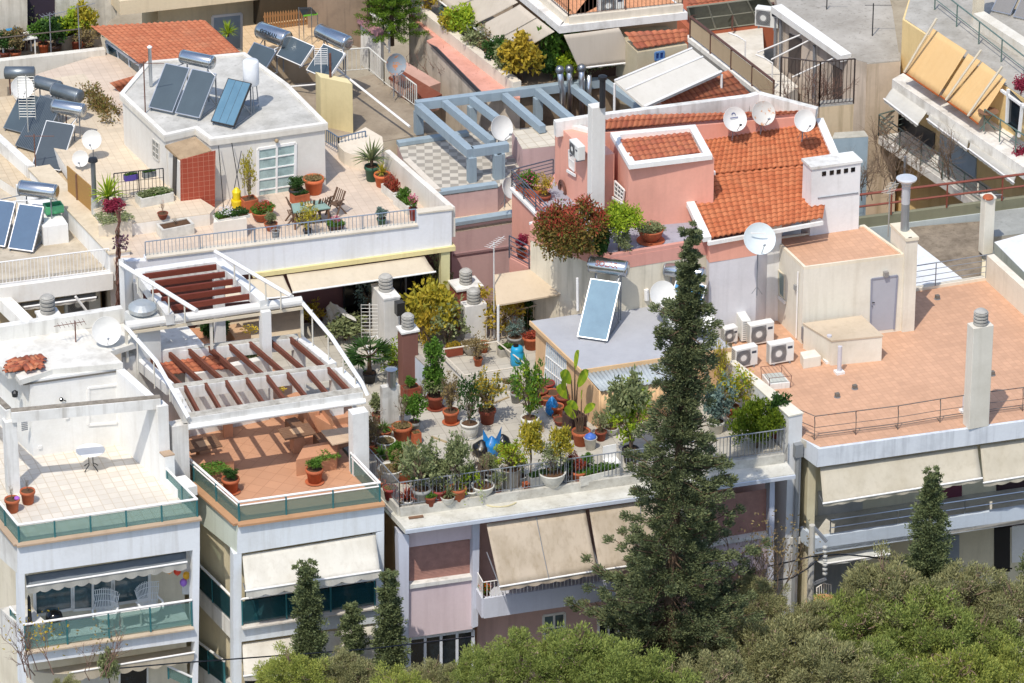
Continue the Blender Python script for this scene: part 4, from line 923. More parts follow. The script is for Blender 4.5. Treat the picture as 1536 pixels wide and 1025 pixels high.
# corrugated lean-to in front of the shed
Lt=thing('corrugated_lean_to','lean-to of corrugated sheet metal built against the front of the peach shed','shed',W(C3(540,590),zC))
def corrug(P00,P10,P11,P01,n,amp,name,m,par):
 vs=[];fs=[];P00,P10,P11,P01=map(V,(P00,P10,P11,P01));nr=(P10-P00).cross(P01-P00).normalized();N=n*4
 for i in range(N+1):
  u=i/N;h=nr*amp*math.sin(u*n*2*math.pi);vs+=[P00.lerp(P10,u)+h,P01.lerp(P11,u)+h]
 for i in range(N):fs.append((2*i,2*i+2,2*i+3,2*i+1))
 o=MB().add(vs,fs).build(name,m,par,True);s=o.modifiers.new('thickness','SOLIDIFY');s.thickness=.012;return o
za=zI-.12;zb_=zI-.38
l0,l1=W(C3(535,330),zb_),W(C3(965,268),zb_);u0,u1=W(C3(440,226),za),W(C3(905,158),za)
corrug(l0,l1,u1,u0,20,.022,'sheet_roof',concrete('#b9c0c2','#98a0a3',1.2,.5,.6),Lt)
d0=V((l0.x,l0.y,0))+(u0-l0)*.1;d1=V((l1.x,l1.y,0))+(u1-l1)*.1
corrug(V((d0.x,d0.y,zC)),V((d1.x,d1.y,zC)),V((d1.x,d1.y,zb_)),V((d0.x,d0.y,zb_)),18,.03,'sheet_wall',plaster('#dcb88e','#8f7050',.4,streak=.5),Lt)
MB().ext([V((d0.x,d0.y,zC)),V((u0.x,u0.y,zC)),V((u0.x,u0.y,za)),V((d0.x,d0.y,zb_-.03))],(-.03,0,0)).build('side_wall',sw,Lt)
# ---- party wall towards the terracotta roof
zD,zWt=12.35,13.35
n0,n1,n2,n3=[W(p,zWt)for p in(M7(1090,635),M7(1245,600),M7(480,0),M7(395,10))]
pw=thing('party_wall','long white party wall between the roof garden and the terracotta roof','wall',V((n0.x,n0.y,zC)))
MB().prism([n0,n1,n2,n3],4,zWt-.05).build('wall',plaster('#dfe0e0','#b5b2a8',.3),pw);MB().prism([n0+V((-.03,-.03,0)),n1+V((.03,-.03,0)),n2,n3],zWt-.05,zWt).build('coping',plaster('#e6e0cf','#b5a888',.4),pw)
D=thing('apartment_building','cream apartment block at the right with a wide terracotta tiled roof','building',W(D3(350,765),0))
DT=tiles('#cfa486','#ba8f72',.22,.008,.12,R(2),0,1,.45)
s0,s1,s2=W(D3(350,662),zD),W(D3(1560,497),zD),W(D3(258,598),zD);PD=Pl(s0,s1);XD=(s1-s0).normalized();BD=(s2-s0).normalized()
dk1,dk2=W(D2(890,715),zD),W(D2(1300,650),zD);rk=W(D2(1519,850),zD)
far=dk2+(dk1-dk2)*3.5
roof=[s0,s0+XD*13,dk2+(rk-dk2).normalized()*9,dk2,far,n3,n0]
MB().prism([s0+BD*.07+XD*.07,s0+BD*.07+XD*14,dk2+(rk-dk2).normalized()*9+X1*2,dk2+X1*.5,far,V((n2.x,n2.y,zD)),V((n1.x-.02,n1.y-.02,zD))],zD-.3,zD-.02).build('roof_slab',SLAB,D)
MB().prism([s0+BD*.15+XD*.15,s0+BD*.15+XD*14,dk2+(rk-dk2).normalized()*9+X1*1.5,dk2,far,V((n2.x,n2.y,zD)),V((n1.x,n1.y,zD))],zD-.02,zD+.006).build('roof_tiling',DT,D)
sl_=MB();fp(sl_,PD,[D3(350,662),D3(1560,497),D3(1560,590),D3(340,764)],.14);sl_.build('roof_edge',plaster('#d4d9df','#9a9fa6',.4,streak=.55,scale=1.0),D)
LD=Pl(s0,s2);q=MB();fp(q,LD,[D3(349,662),D3(340,764),D3(262,705),D3(256,598)],.14,.003);q.build('roof_edge',plaster('#d4d9df','#9a9fa6',.3),D)
c0=V((s0.x,s0.y,0))+BD*1.0+XD*.25
PDw=Pl(c0,c0+XD);PDr=PDw.sh(-1.3)
MB().prism([c0-PDw.n*1.3,c0-PDw.n*1.3+XD*14,c0+XD*14+Y1*14,c0+BD*12],0,zD-.3).build('wall',plaster('#ddd3b8','#a99c7e',.35),D)
MB().prism([c0-PDw.n*0-XD*.0,c0+XD*.3,c0+XD*.3-PDw.n*2,c0-PDw.n*2],0,zD-.3).build('corner_wall',plaster('#dbd2b4','#a99c7e',.35),D)
fs_=MB()
for a,b,z0,z1 in((D3(600,940),D3(860,900),0,0),):pass
# recessed openings: roller shutters and doors on the wall behind the balconies
def wallpanel(pl,pts,m,name,d=.04,root=D):q=MB();fp(q,pl,pts,d,.03);return q.build(name,m,root)
wallpanel(PDr,[D3(345,900),D3(600,900),D4(600,200),D4(345,240)],plaster('#b9b5ae','#8d897f',.3),'wall_panel')
shutter(D,PDr.sh(.05),[D3(980,880),D3(1165,855),D4(1165,130),D4(980,160)],paint('#6a2236',.6))
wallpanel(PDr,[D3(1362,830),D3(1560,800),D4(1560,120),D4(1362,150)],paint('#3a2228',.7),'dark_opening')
wallpanel(PDr,[D4(330,330),D4(585,300),D4(570,560),D4(320,560)],plaster('#8f9296','#6d7074',.3),'wall_panel')
shutter(D,PDr.sh(.05),[D4(1005,200),D4(1150,180),D4(1150,350),D4(1005,370)],paint('#8d9398',.6))
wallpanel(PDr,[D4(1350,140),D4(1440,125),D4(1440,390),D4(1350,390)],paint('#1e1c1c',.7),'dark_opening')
wallpanel(PDr,[D4(1450,130),D4(1560,118),D4(1560,330),D4(1450,340)],WHITE,'wall_panel')
# balcony floor and parapet
PDb=PD.sh(.0);bb_=MB();fp(bb_,PDb,[D4(412,186),D4(1560,14),D4(1560,108),D4(330,290),D4(330,200)],.16);bb_.build('balcony_parapet',plaster('#c6d0da','#959da6',.3,streak=.3),D)
za_=PDb.at(D4(330,285)).z;v0=PDb.at(D4(330,285));MB().prism([v0,v0+XD*14,v0+XD*14-PD.n*2.3,v0-PD.n*2.3],za_+.02,za_+.18).build('balcony_floor',SLAB,D)
bs=MB();fp(bs,Pl(v0,v0+BD),[D4(330,200),D4(330,290),D4(245,215),D4(245,135)],.14,.0);bs.build('balcony_side',plaster('#c6d0da','#959da6',.3),D)
bs=MB();fp(bs,PDw,[D4(190,200),D4(245,195),D4(245,232),D4(190,238)],.2,.1);bs.build('ledge_stub',SLAB,D)
p0_,p1_=PDb.at(D4(415,184),-.08),PDb.at(D4(1560,13),-.08);rail(MB(),[p0_,p1_],.62,1,0,.025,.018,2.2,.025).build('balcony_railing',STEEL,D)
AWD=fabric('#d0c8b6','#a2977e',amt=.35)
awning(PD.at(D3(358,764),-.2),PD.at(D3(1252,640),-.2),PD.at(D3(1278,826),.7),PD.at(D3(376,970),.7),'wide beige awning hanging under the terracotta roof edge',AWD,val=.16,scallop=.5,seams=0)
awning(PD.at(D3(1270,637),-.2),PD.at(D3(1900,550),-.2),PD.at(D3(1900,755),.7),PD.at(D3(1290,852),.7),'beige awning cut by the right picture edge under the terracotta roof',AWD,val=.2,scallop=.5)
awning(PDb.at(D4(330,318),-.3),PDb.at(D4(758,235),-.3),PDb.at(D4(752,290),.15),PDb.at(D4(385,345),.15),'small white awning rolled halfway under the lower balcony at the right',fabric('#d9dad4','#a5a59c'),val=.1,scallop=.6,arms=False)
# drain pipe and hopper
dp=MB();h0=PDw.at(D3(230,700),.12);dp.tube([h0,V((h0.x,h0.y,.5))],.09,8);dp.build('drain_pipe',paint('#9da0a2',.6,.2),D);MB().box(h0+ZZ*.25,(.3,.26,.5)).build('rain_hopper',paint('#8d9092',.6,.2),D)
# roof railing on splayed feet
RU=paint('#77726c',.6,.3,.2,'#6b3c26')
rb=MB();pts=[W(D3(x,y),zD)for x,y in((262,600),(325,610),(560,580),(800,550),(1040,510),(1275,475),(1510,445),(1760,410))]
for a,b in zip(pts[1:-1],pts[2:]):
 for h,o in((.95,.0),(.5,.0),(.24,.0),(.1,.12)):rb.tube([a+ZZ*h-PD.n*o,b+ZZ*h-PD.n*o],.019 if h>.9 else .012,5)
for h in(.95,.5,.24):rb.tube([pts[1]+ZZ*h,pts[0]+ZZ*h+Y1*.4],.015,5)
for p in pts[1:]:rb.tube([p+PD.n*.0,p+ZZ*.7,p+ZZ*.86-PD.n*.05,p+ZZ*.95],.02,5).tube([p+ZZ*.03,p-PD.n*.3+ZZ*.03,p+ZZ*.2],.012,4)
fr_=rb.build('roof_railing',RU,None);tag(fr_,'rust speckled three-bar railing along the front of the terracotta roof','railing')
# ---- stair hut
Ht=thing('stair_hut','cream stair hut with a grey door on the terracotta roof','stair hut',W(D2(235,1015),zD))
h0=W(D2(240,1018),zD);h1=W(D2(885,922),zD);h3=W(D2(22,872),zD);PH1=Pl(h0,h1);zHt=zat(h0,D2(0,578)[1])
tA,tB,tC,tD=[W(D2(*p),zHt)for p in((265,572),(842,498),(610,330),(88,404))]
hm=plaster('#e2dccd','#aea28a',.35,streak=.25)
hb_=[V((p.x,p.y,0))for p in(tA,tB,tC,tD)]
MB().prism(hb_,zD,zHt-.12).build('wall',hm,Ht)
MB().prism([p+(sum(hb_,V())/4-p)*.05 for p in hb_],zHt-.12,zHt-.06).build('roof',DT,Ht)
pp=MB()
for a,b in zip(hb_,hb_[1:]+hb_[:1]):c=sum(hb_,V())/4;i=(c-a)*.052;j=(c-b)*.052;pp.prism([a,b,b+j,a+i],zHt-.119,zHt)
pp.build('parapet',plaster('#e8dec8','#a99c80',.35),Ht)
PHf=Pl(hb_[0],hb_[1]);PHl=Pl(hb_[0],hb_[3])
dr=MB();fp(dr,PHf,[D2(652,642),D2(795,622),D2(775,925),D2(645,940)],.04,.012);dr=dr.build('door',paint('#a9abb3',.5,0,.03),Ht)
df=MB();P=[PHf.at(D2(*p))for p in((650,640),(797,620),(777,925),(643,942))]
for a,b in((0,1),(1,2),(3,0)):df.bar(P[a]+PHf.n*.01,P[b]+PHf.n*.01,.06,.06,PHf.n)
df.build('door_frame',paint('#8f92a0',.5),dr);MB().tube([PHf.at(D2(655,775),.06),PHf.at(D2(668,775),.06)],.02,5).tube([PHf.at(D2(655,795),.02),PHf.at(D2(655,795),.07)],.02,5).build('handle',DARKM,dr)
MB().box(PHf.at(D2(733,613),.08),(.16,.14,.2)).build('lamp',paint('#8d8a86',.5),Ht)
window(Ht,PHl,[D2(122,590),D2(158,622),D2(155,755),D2(128,725)],plaster('#d9d0ba'),paint('#7d8f8c',.3),1,1,.05);q=MB();fp(q,PHl,[D2(112,735),D2(155,770),D2(153,785),D2(112,750)],.05,.1);q.build('sill',WHITE,Ht)
q=PHl.at(D2(232,600),.06);MB().tube([q,V((q.x,q.y,zD+.1))],.03,6).build('conduit',WPAINT,Ht);MB().box(PHl.at(D2(219,688),.05),(.12,.14,.2)).build('junction_box',paint('#9a9a98',.5),Ht)
MB().box(PHl.at(D2(267,960),.02)+V((.0,0,0)),(.06,.4,.5)).build('vent_panel',GREYRAIL,Ht)
# low machine box in front of the hut
b0=W(D2(440,1120),zD);zx=zat(b0,D2(0,975)[1]);bx_=thing('low_plant_box','low cream rendered box in front of the stair hut door','roof box',b0)
bp=[W(D2(*p),zx)for p in((425,990),(712,962),(592,850),(265,893))]
MB().prism(bp,zD,zx-.06).build('wall',hm,bx_);MB().prism([p+(p-sum(bp,V())/4)*.03 for p in bp],zx-.06,zx).build('lid',plaster('#c9b8a0','#9a8a72',.3),bx_)
# chimney breast with flue beside the hut
cb=thing('chimney','cream chimney breast with a tall grey metal flue beside the hut door','chimney',W(D2(840,928),zD))
k0,k1=PHf.at(D2(836,500)),PHf.at(D2(905,490));zk=zat(V((k0.x,k0.y,zD)),D2(0,400)[1])
kk=[V((k0.x,k0.y,0))+PHf.n*.12,V((k1.x,k1.y,0))+PHf.n*.12,V((k1.x,k1.y,0))+Y1*1.15,V((k0.x,k0.y,0))+Y1*1.15]
MB().prism(kk,zD,zk-.12).build('shaft',hm,cb);MB().prism([p+(p-sum(kk,V())/4)*.08 for p in kk],zk-.12,zk).build('cap',plaster('#e3d9c2','#a99c80',.4),cb)
fc=sum(kk,V())/4+ZZ*zk;ff=zat(fc,D2(0,55)[1]);MB().tube([fc,fc+ZZ*(ff-zk)*.5],.15,12).build('flue',paint('#9a9fa2',.45,.5),cb)
MB().lathe(fc+ZZ*(ff-zk)*.5,[(.155,0),(.155,(ff-zk)*.33),(.2,(ff-zk)*.36),(.2,(ff-zk)*.4)],14).build('flue_collar',paint('#c9ccd0',.4,.3),cb)
MB().lathe(fc+ZZ*(ff-zk)*.88,[(.16,-.1),(.18,0),(.36,.12),(.38,.18),(.3,.22),(.05,.25)],18).build('flue_cap',paint('#d9dadb',.35,.3),cb)
for x in(870,):MB().box(PHf.at(D2(x,412),.14),(.13,.02,.13)).build('vent_hole',BLACKG,cb)
# roof furniture
chimney(D2(1205,1500),zD,.78,.5,D2(0,925)[1],'tall cream square chimney with a ringed grey cowl on the terracotta roof',plaster('#ddd8cb','#a8a08e',.3),cap=None,crad=.26,ch=.5)
for pt,r,l,h in((D3(405,165),.09,'white vent pipe left of the pair beside the low cream box',D2(0,960)[1]),(D3(425,160),.08,'white vent pipe right of the pair beside the low cream box',D2(0,968)[1]),(D3(466,228),.08,'single white vent pipe with a square foot on the terracotta roof',D3(0,75)[1]),(D3(1180,450),.085,'short bent grey vent pipe by the tall cream chimney',D3(0,355)[1])):
 P=W(pt,zD);z1=zat(P,h);t=thing('vent_pipe',l,'vent pipe',P,'vent pipes on the terracotta roof');MB().tube([P,V((P.x,P.y,z1))],r,10).build('pipe',paint('#c9c7cc',.5),t);MB().box(P+ZZ*.05,(.32,.3,.1)).build('foot',WHITE,t)
for p,l in((D3(555,318),'larger small grey roof drain cowl left of centre on the terracotta tiles'),(D3(455,365),'small grey roof drain cowl nearest the roof railing on the left'),(D3(1338,240),'small grey cowl beside the foot of the tall cream chimney'),(D2(1025,755),'small grey cowl near the back edge of the terracotta roof')):
 P=W(p,zD);t=thing('roof_drain',l,'roof vent',P,'small cowls in the terracotta roof');MB().box(P+ZZ*.08,(.15,.14,.17)).build('cowl',paint('#6f6a62',.6),t);MB().lathe(P,[(.12,.0),(.12,.03)],10).build('flange',GREYRAIL,t)
sk_=thing('skylight','small white framed skylight with a wire cage in the terracotta roof','skylight',W(M7(980,280),zD));sp=[W(M7(*p),zD)for p in((870,345),(1100,320),(1000,205),(780,225))]
MB().prism(sp,zD,zD+.22).build('kerb',WHITE2,sk_);MB().prism([p+(sum(sp,V())/4-p)*.2 for p in sp],zD+.22,zD+.27).build('pane',paint('#c9cdc4',.2),sk_)
cg_=MB();tops=[p*1.0+ZZ*.5+(p-sum(sp,V())/4)*.1 for p in sp]
for a,b in zip(tops,tops[1:]+tops[:1]):cg_.tube([a,b],.012,4)
for p,q in zip(tops,sp):cg_.tube([p,q],.012,4)
for k in range(1,6):cg_.tube([tops[0].lerp(tops[1],k/6),tops[3].lerp(tops[2],k/6)],.008,4)
cg_.build('wire_cage',RUSTY,sk_)
vb=thing('vent_block','small cream block on the terracotta roof beside the air conditioners','roof box',W(D3(300,195),zD));vp=[W(D3(*p),zD)for p in((262,205),(362,188),(325,150),(242,165))];MB().prism(vp,zD,zD+.42).build('block',hm,vb,bevel=.02)
for p,rz,w_,h_,l in((M8(760,725),0,.95,.8,'cream air conditioner in the middle of the group with its fan to the viewer'),(M8(985,945),0,.95,.8,'cream air conditioner nearest the small cream block'),(M8(580,990),R(3),.9,.75,'cream air conditioner at the left front standing against the party wall'),(M8(560,660),R(82),.9,.85,'cream air conditioner turned sideways at the back of the group'),(M8(405,720),R(4),.55,.6,'cream air conditioner furthest left beside the grey shed roof')):
 ac_unit(W(p,zD),l,rz,w_,h_)
 # parapet and handrail at the back right
k2=dk2;k3=dk2+(rk-dk2).normalized()*9;zq=zat(k2,D2(0,505)[1])
MB().prism([k2,k3,k3+X1*.3,k2+X1*.3],zD,zq).build('side_parapet',plaster('#e3dac8','#a99c80',.35),D)
MB().prism([far,dk2,dk2+Y1*.22,far+Y1*.22],zD-.5,zD+.12).build('back_kerb',plaster('#e3dac8','#a99c80',.35),D)
q=rail(MB(),[far+ZZ*.12,dk2+ZZ*.12],.95,3,0,.02,.014,2.2,.02).build('back_railing',GREYRAIL,D)
ch2,_,_=chimney(D2(1285,505),zD,.42,.4,D2(0,195)[1],'slim cream chimney with a terracotta cap at the back corner of the terracotta roof',hm,cowl=False,cap=.03,capm=hm)
c=W(D2(1325,195),zat(W(D2(1285,505),zD),D2(0,195)[1]));MB().lathe(c+V((.0,.15,.03)),[(.2,0),(.22,.05),(.16,.12),(.02,.13)],14).build('clay_cap',POTC['terra'],ch2)
def ctr(P):return sum(P,V((0,0,0)))/len(P)
def block(label,pts,z,mw,mr,zb=0,cat='building',name='apartment_building',par=0,pm=None,pw=.18,th=.02,root=None,roofname='roof'):
 """a flat-roofed mass whose roof corners are the given pixels at height z"""
 P=[W(p,z)for p in pts];t=root or thing(name,label,cat,V((P[0].x,P[0].y,zb)))
 MB().prism(P,zb,z-th).build('wall',mw,t);MB().prism(P,z-th,z).build(roofname,mr,t)
 if par:
  c=ctr(P);q=MB()
  for a,b in zip(P,P[1:]+P[:1]):
   L=(b-a).length;n=V((-(b-a).y,(b-a).x,0)).normalized();n=n if n.dot(c-a)>0 else-n
   q.prism([a,b,b+n*pw,a+n*pw],z,z+par)
  q.build('parapet',pm or mw,t)
 return t,P
def rampw(mb,pts,zs,th=.06):
 P=[W(p,z)for p,z in zip(pts,zs)];n=(P[1]-P[0]).cross(P[3]-P[0]).normalized();n=n if n.z>0 else-n
 mb.ext(P,-n*th);return P
hb0,hb1=W(M2(720,395),zI),W(C2(1100,757),zI);PHw=Pl(hb0,hb1)
w0=PHw.at(C2(700,812));w0.z=zI;zHp=zat(w0,C2(0,478)[1]);zHf=zHp-.12;zH1=zHf+2.6
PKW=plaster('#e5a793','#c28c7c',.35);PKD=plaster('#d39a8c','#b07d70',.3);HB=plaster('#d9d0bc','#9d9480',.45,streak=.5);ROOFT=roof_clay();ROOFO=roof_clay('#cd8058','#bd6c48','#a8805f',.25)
H=thing('pink_house','pink house with bright orange clay tile roofs edged in white','house',V((w0.x,w0.y,0)))
# lower pale wall under the terrace, pink band on top
a_,b_=PHw.at(C2(235,545)),PHw.at(C2(1120,410));zb0=PHw.at(C2(700,545)).z
base=[PHw.at(C2(590,560)),PHw.at(C2(1035,500))]
fl=[W(C2(590,505),zHp),W(C2(1150,412),zHp),W(C2(1180,150),zHp),W(C1(1100,900),zHp),W(C1(275,960),zHp),W(C2(135,330),zHp)]
MB().prism(fl,0,zHp-.62).build('lower_wall',HB,H);MB().prism([p+(ctr(fl)-p)*-.004 for p in fl],zHp-.62,zHp-.14).build('pink_band',PKD,H)
MB().prism([p+(ctr(fl)-p)*.03 for p in fl],zHp-.14,zHf).build('terrace_floor',concrete('#a9a8b2','#93929c',1.2,.4),H)
cp_=MB()
for a,b in((fl[0],fl[1]),(fl[5],fl[0])):d=(b-a).normalized();n=V((-d.y,d.x,0));cp_.prism([a,b,b+n*.16,a+n*.16],zHp-.139,zHp)
cp_.build('parapet',PKD,H)
# upper rooms
l2a,l2b=W(C2(480,300),zHf),W(C2(275,95),zHf);PL2=Pl(l2a,l2b)
f1a,f1b=W(C2(690,350),zHf),W(C2(925,335),zHf);PF1=Pl(f1a,f1b);l1b=W(C2(578,250),zHf);PL1=Pl(f1a,l1b)
r1=[W(C1(*p),zH1)for p in((697,950),(1172,893),(1075,718),(590,763))]
MB().prism([f1a,W(C2(1175,305),zHf),r1[2],r1[3]],zHf-.5,zH1-.12).build('wall',PKW,H)
zH2=zat(l2b,C1(0,690)[1])
cvw=W(C2(1135,575),zHp-.62);e0=W(C2(1142,572),zHp-.75);zEv=zat(e0,C2(0,432)[1]);rise=zEv+1.0
bd=ring(MB(),r1,.28,zH1-.119,zH1+.06)
bd.build('roof_border',WHITE,H)
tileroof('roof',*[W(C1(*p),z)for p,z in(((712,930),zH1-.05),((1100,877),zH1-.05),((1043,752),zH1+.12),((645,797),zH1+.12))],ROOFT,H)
# rear roof strip and its white parapet
RS=[W(C1(*p),z)for p,z in(((500,748),zH2-.08),((1400,668),rise+.42),((1735,642),rise+.42),((1765,615),rise+.62),((1410,545),rise+.85),((290,690),zH2+.2))]
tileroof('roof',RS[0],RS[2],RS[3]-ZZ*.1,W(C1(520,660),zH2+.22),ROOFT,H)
MB().ext([RS[0]-ZZ*.1,RS[2]-ZZ*.15,RS[3]-ZZ*.2,W(C1(500,660),zH2)],(0,0,-3)).build('wall',PKW,H)
MB().ext([V((l2a.x,l2a.y,zHf-.4)),V((l2b.x,l2b.y,zHf-.4)),V((l2b.x,l2b.y,zH2-.05)),V((l2a.x,l2a.y,zH2-.05))],X1*.9).build('side_wall',PKW,H)
rp=MB();
for a,b,za,zb in(((275,690),(500,655),zH2+.3,zH2+.36),((500,655),(1375,545),zH2+.36,rise+.95),((1375,545),(1435,528),rise+.95,rise+.98),((1435,528),(1765,615),rise+.98,rise+.75)):p,q=W(C1(*a),za),W(C1(*b),zb);rp.bar(p-ZZ*.3,q-ZZ*.3,.26,.6)
p,q=W(C1(275,690),zH2+.05),W(C1(495,745),zH2+.05);rp.bar(p-ZZ*.05,q-ZZ*.05,.22,.16);rp.build('roof_parapet',WHITE2,H)
P=[W(C1(1095,790),rise-.05),W(D1(338,690),rise-.05)];up_=rise+.36
MB().prism([P[0],P[1],P[1]+Y1*.4,P[0]+Y1*.4],rise-1.5,up_).build('wall',PKW,H)
wl_=MB();wl_.bar(P[0]+ZZ*.4,P[1]+ZZ*.4,.2,.1).bar(P[0]-Y1*.03+ZZ*.03,P[1]-Y1*.03+ZZ*.03,.16,.1);wl_.build('string_course',WHITE,H)
# large roof over the front wing
E0,E1=W(C2(1145,418),zEv),W(C2(1800,300),zEv)
T0,T1=W(C1(1085,790),rise),W(D1(338,690),rise)
N0,N1=W(C2(985,70),zEv+.62),W(C1(1180,985),zEv+.62)
EE1=W(D1(490,925),zEv)
wall=[V((p.x,p.y,0))for p in(E0,W(C2(1430,366),zEv),W(D1(480,900),zEv),T1,T0,N1,N0)]
MB().prism([wall[0]+V((.12,.1,0)),wall[1],wall[2],wall[3],wall[4],wall[5]+X1*.2,wall[6]+V((.15,.05,0))],zHp-.75,zEv-.15).build('wall',PKW,H)
MB().prism([wall[0]+V((.14,.12,0)),wall[1],wall[2],wall[3],wall[6]+V((.2,.05,0))],0,zHp-.751).build('lower_wall',plaster('#d5d3d6','#a9a7a8',.3),H)
RB=rise-zEv
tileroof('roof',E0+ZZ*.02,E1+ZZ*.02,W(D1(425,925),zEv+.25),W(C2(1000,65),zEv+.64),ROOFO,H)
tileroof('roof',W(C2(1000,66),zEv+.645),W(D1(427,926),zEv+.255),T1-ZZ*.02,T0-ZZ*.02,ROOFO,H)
gb=MB()
for a,b in((E0-X1*.02,N0+V((-.05,0,0))),(N0,N1),(T1+X1*.1,W(D1(455,925),zEv+.25))):gb.bar(a+ZZ*.02,b+ZZ*.02,.3,.2)
gb.bar(E0-ZZ*.12+PF1.n*.05,E1-ZZ*.12+PF1.n*.05,.1,.14);gb.build('roof_border',WHITE,H)
gw=MB();gw.ext([V((E0.x,E0.y,zHf-.5))+V((.13,.1,0)),E0+V((.13,.1,-.1)),N0+V((.15,.05,-.1)),V((N0.x,N0.y,zHf-.5))+V((.15,.05,0))],(.2,0,0));gw.build('gable_wall',PKW,H)
PGw=Pl(E0+V((.12,.1,0)),N0+V((.14,.05,0)))
window(H,PL1,[C2(618,82),C2(672,135),C2(665,195),C2(618,160)],WPAINT,GLASSD,3,3,.05);q=MB();fp(q,PL1,[C2(597,170),C2(668,212),C2(668,228),C2(597,184)],.05,.12);q.build('sill',WHITE,H)
window(H,PL2,[C1(357,855),C1(390,880),C1(388,975),C1(360,950)],WPAINT,paint('#b9a9a0',.5),4,2,.05);q=MB();fp(q,PL2,[C1(340,965),C1(388,995),C1(388,1010),C1(340,980)],.05,.1);q.build('sill',WHITE,H)
window(H,PGw,[C2(930,230),C2(962,262),C2(960,345),C2(932,315)],WPAINT,GLASSD,3,4,.05)
ca,_,_=chimney(C2(482,345),zHf,.52,.42,C1(0,618)[1],'tall plain white chimney on the side of the pink house with a thin black flue',plaster('#dfdcd6','#b5b0a6',.3),cowl=False)
P=W(C1(545,612),zat(W(C2(482,345),zHf),C1(0,618)[1]));MB().tube([P,P+ZZ*1.1],.11,10).build('flue',DARKM,ca);MB().lathe(P+ZZ*1.1,[(.16,0),(.17,.12),(.02,.16)],10).build('flue_cap',DARKM,ca)
wc=thing('chimney','broad white chimney with a row of five square holes beside the orange roof','chimney',W(D2(300,290),zHp));zc=zat(wc.location,D1(0,975)[1])
k0,k1=W(D2(302,280),zHp),W(D2(580,240),zHp);PWc=Pl(k0,k1);MB().prism([k0,k1,k1+Y1*.75,k0+Y1*.75],8,zc).build('shaft',plaster('#e6e5e4','#a9a6a0',.35),wc);MB().prism([k0-PWc.u*.05-Y1*.05,k1+PWc.u*.05-Y1*.05,k1+PWc.u*.05+Y1*.8,k0-PWc.u*.05+Y1*.8],zc,zc+.1).build('cap',WHITE2,wc)
hl=MB()
for x,y in((380,990),(424,984),(463,979),(505,973),(545,967)):hl.box(PWc.at(D1(x,y),.01),(.16,.02,.17))
hl.build('vent_hole',BLACKG,wc);MB().bar(PWc.at(D2(345,180),.02),PWc.at(D2(575,150),.02),.03,.03).build('conduit',GREYRAIL,wc)
acp=PL2.at(C1(402,860),.3);t=ac_unit(acp-ZZ*.3,'white air conditioner on the pink side wall under a small hood',math.atan2(PL2.u.y,PL2.u.x)+(math.pi if PL2.u.x<0 else 0)-math.pi*0,.8,.55,.3,group=None)
# chimney-side balcony strip with railing and flowers
zSb=zHf-.2;sb0,sb1=W(C2(330,270),zSb+.5),W(C2(30,130),zSb+.5)
st_=[W(C2(235,340),zSb),W(C2(30,130),zSb),W(C2(270,90),zSb),W(C2(470,290),zSb)]
MB().prism(st_,0,zSb).build('side_terrace',PKW,H);cc=MB();cc.bar(st_[0]+ZZ*.05,st_[1]+ZZ*.05,.2,.1).bar(W(C2(135,335),zSb)+ZZ*.04,W(C2(240,310),zSb)+ZZ*.04,.2,.1);cc.build('coping',WHITE,H)
rb=rail(MB(),[st_[0]+ZZ*.1,st_[1]+ZZ*.1],.7,4,0,.025,.018,1.2,.025);rail(rb,[st_[1]+ZZ*.1,W(C2(265,70),zSb)+ZZ*.1],.7,4,0,.025,.018,1.2,.025);rb.build('side_railing',paint('#5d6370',.5,.3),H)
s2=[W(C2(20,520),zSb-1.7),W(C2(125,575),zSb-1.7),W(C2(125,400),zSb-1.7),W(C2(35,420),zSb-1.7)]
q=[W(C2(15,520),zSb-1.6),W(C2(128,580),zSb-1.6),W(C2(240,560),zSb-1.6),W(C2(120,430),zSb-1.6)];MB().prism(q,0,zSb-1.6).build('lower_balcony',PKD,H);rail(MB(),[q[0],q[1]],.9,4,0,.025,.018,1.0,.025).build('side_railing',paint('#5d6370',.5,.3),H)
# dishes on the tiled roof
for c,d,l,m,lg in((C1(1296,682),.9,'white dish with a small blue emblem on the edge of the orange roof',None,'arc'),(C1(1458,648),.9,'pale dish with an orange rust stain on the edge of the orange roof',DISHR,None),(D1(266,690),.82,'plain white dish furthest right on the orange roof',None,None)):
 dish(c,rise+.85,d,l,.8,az=-20,el=30,m=m,logo=lg)
hp=thing('coiled_hose_reel','round dark hose reel hung on the pink house wall','hose',PL2.at(C2(315,130),.05));q=MB()
for rr in(.2,.26,.32):q.tube([PL2.at(C2(315,130),.06)+PL2.u*rr*math.cos(a)+ZZ*rr*math.sin(a)*1.1 for a in[2*math.pi*k/18 for k in range(19)]],.03,5)
q.build('hose',paint('#6d4a40',.6),hp)
# terrace plants
potted(C2(820,425),'wide clay bowl of short plants alone on the grey terrace of the pink house',('bowl','terra',.95,.5),(('low','olive',.7,.4),),zHf,saucer=True)
def shrub(at,z,kind,leaf,w,h,label,cat='shrub',name='shrub',group=None):P=at if isinstance(at,V)else W(at,z);t=thing(name,label,cat,P,group);plantpart(t,kind,leaf,w,h,0,random.uniform(0,6));return t
P=W(C2(370,520),zHp-.2);t=thing('photinia_shrub','big round red tipped shrub on the corner of the pink terrace','shrub',P)
cs=inball(130,.35)*[1.35,.9,1.0];me=crown(cs,95,.3,.13,.07);o=link('foliage',me,leafm('#94683c','#847a3a','#64783a'),t);o.location=(0,0,1.1)
cs2=cs[cs[:,2]>.15]+[0,0,.12];o=link('red_leaf_tip',crown(cs2,48,.28,.14,.06),LM('red'),t);o.location=(0,0,1.15);m=MB();twigs(m,P,ZZ,.6,.05,2);m.build('stem',BARK,t)
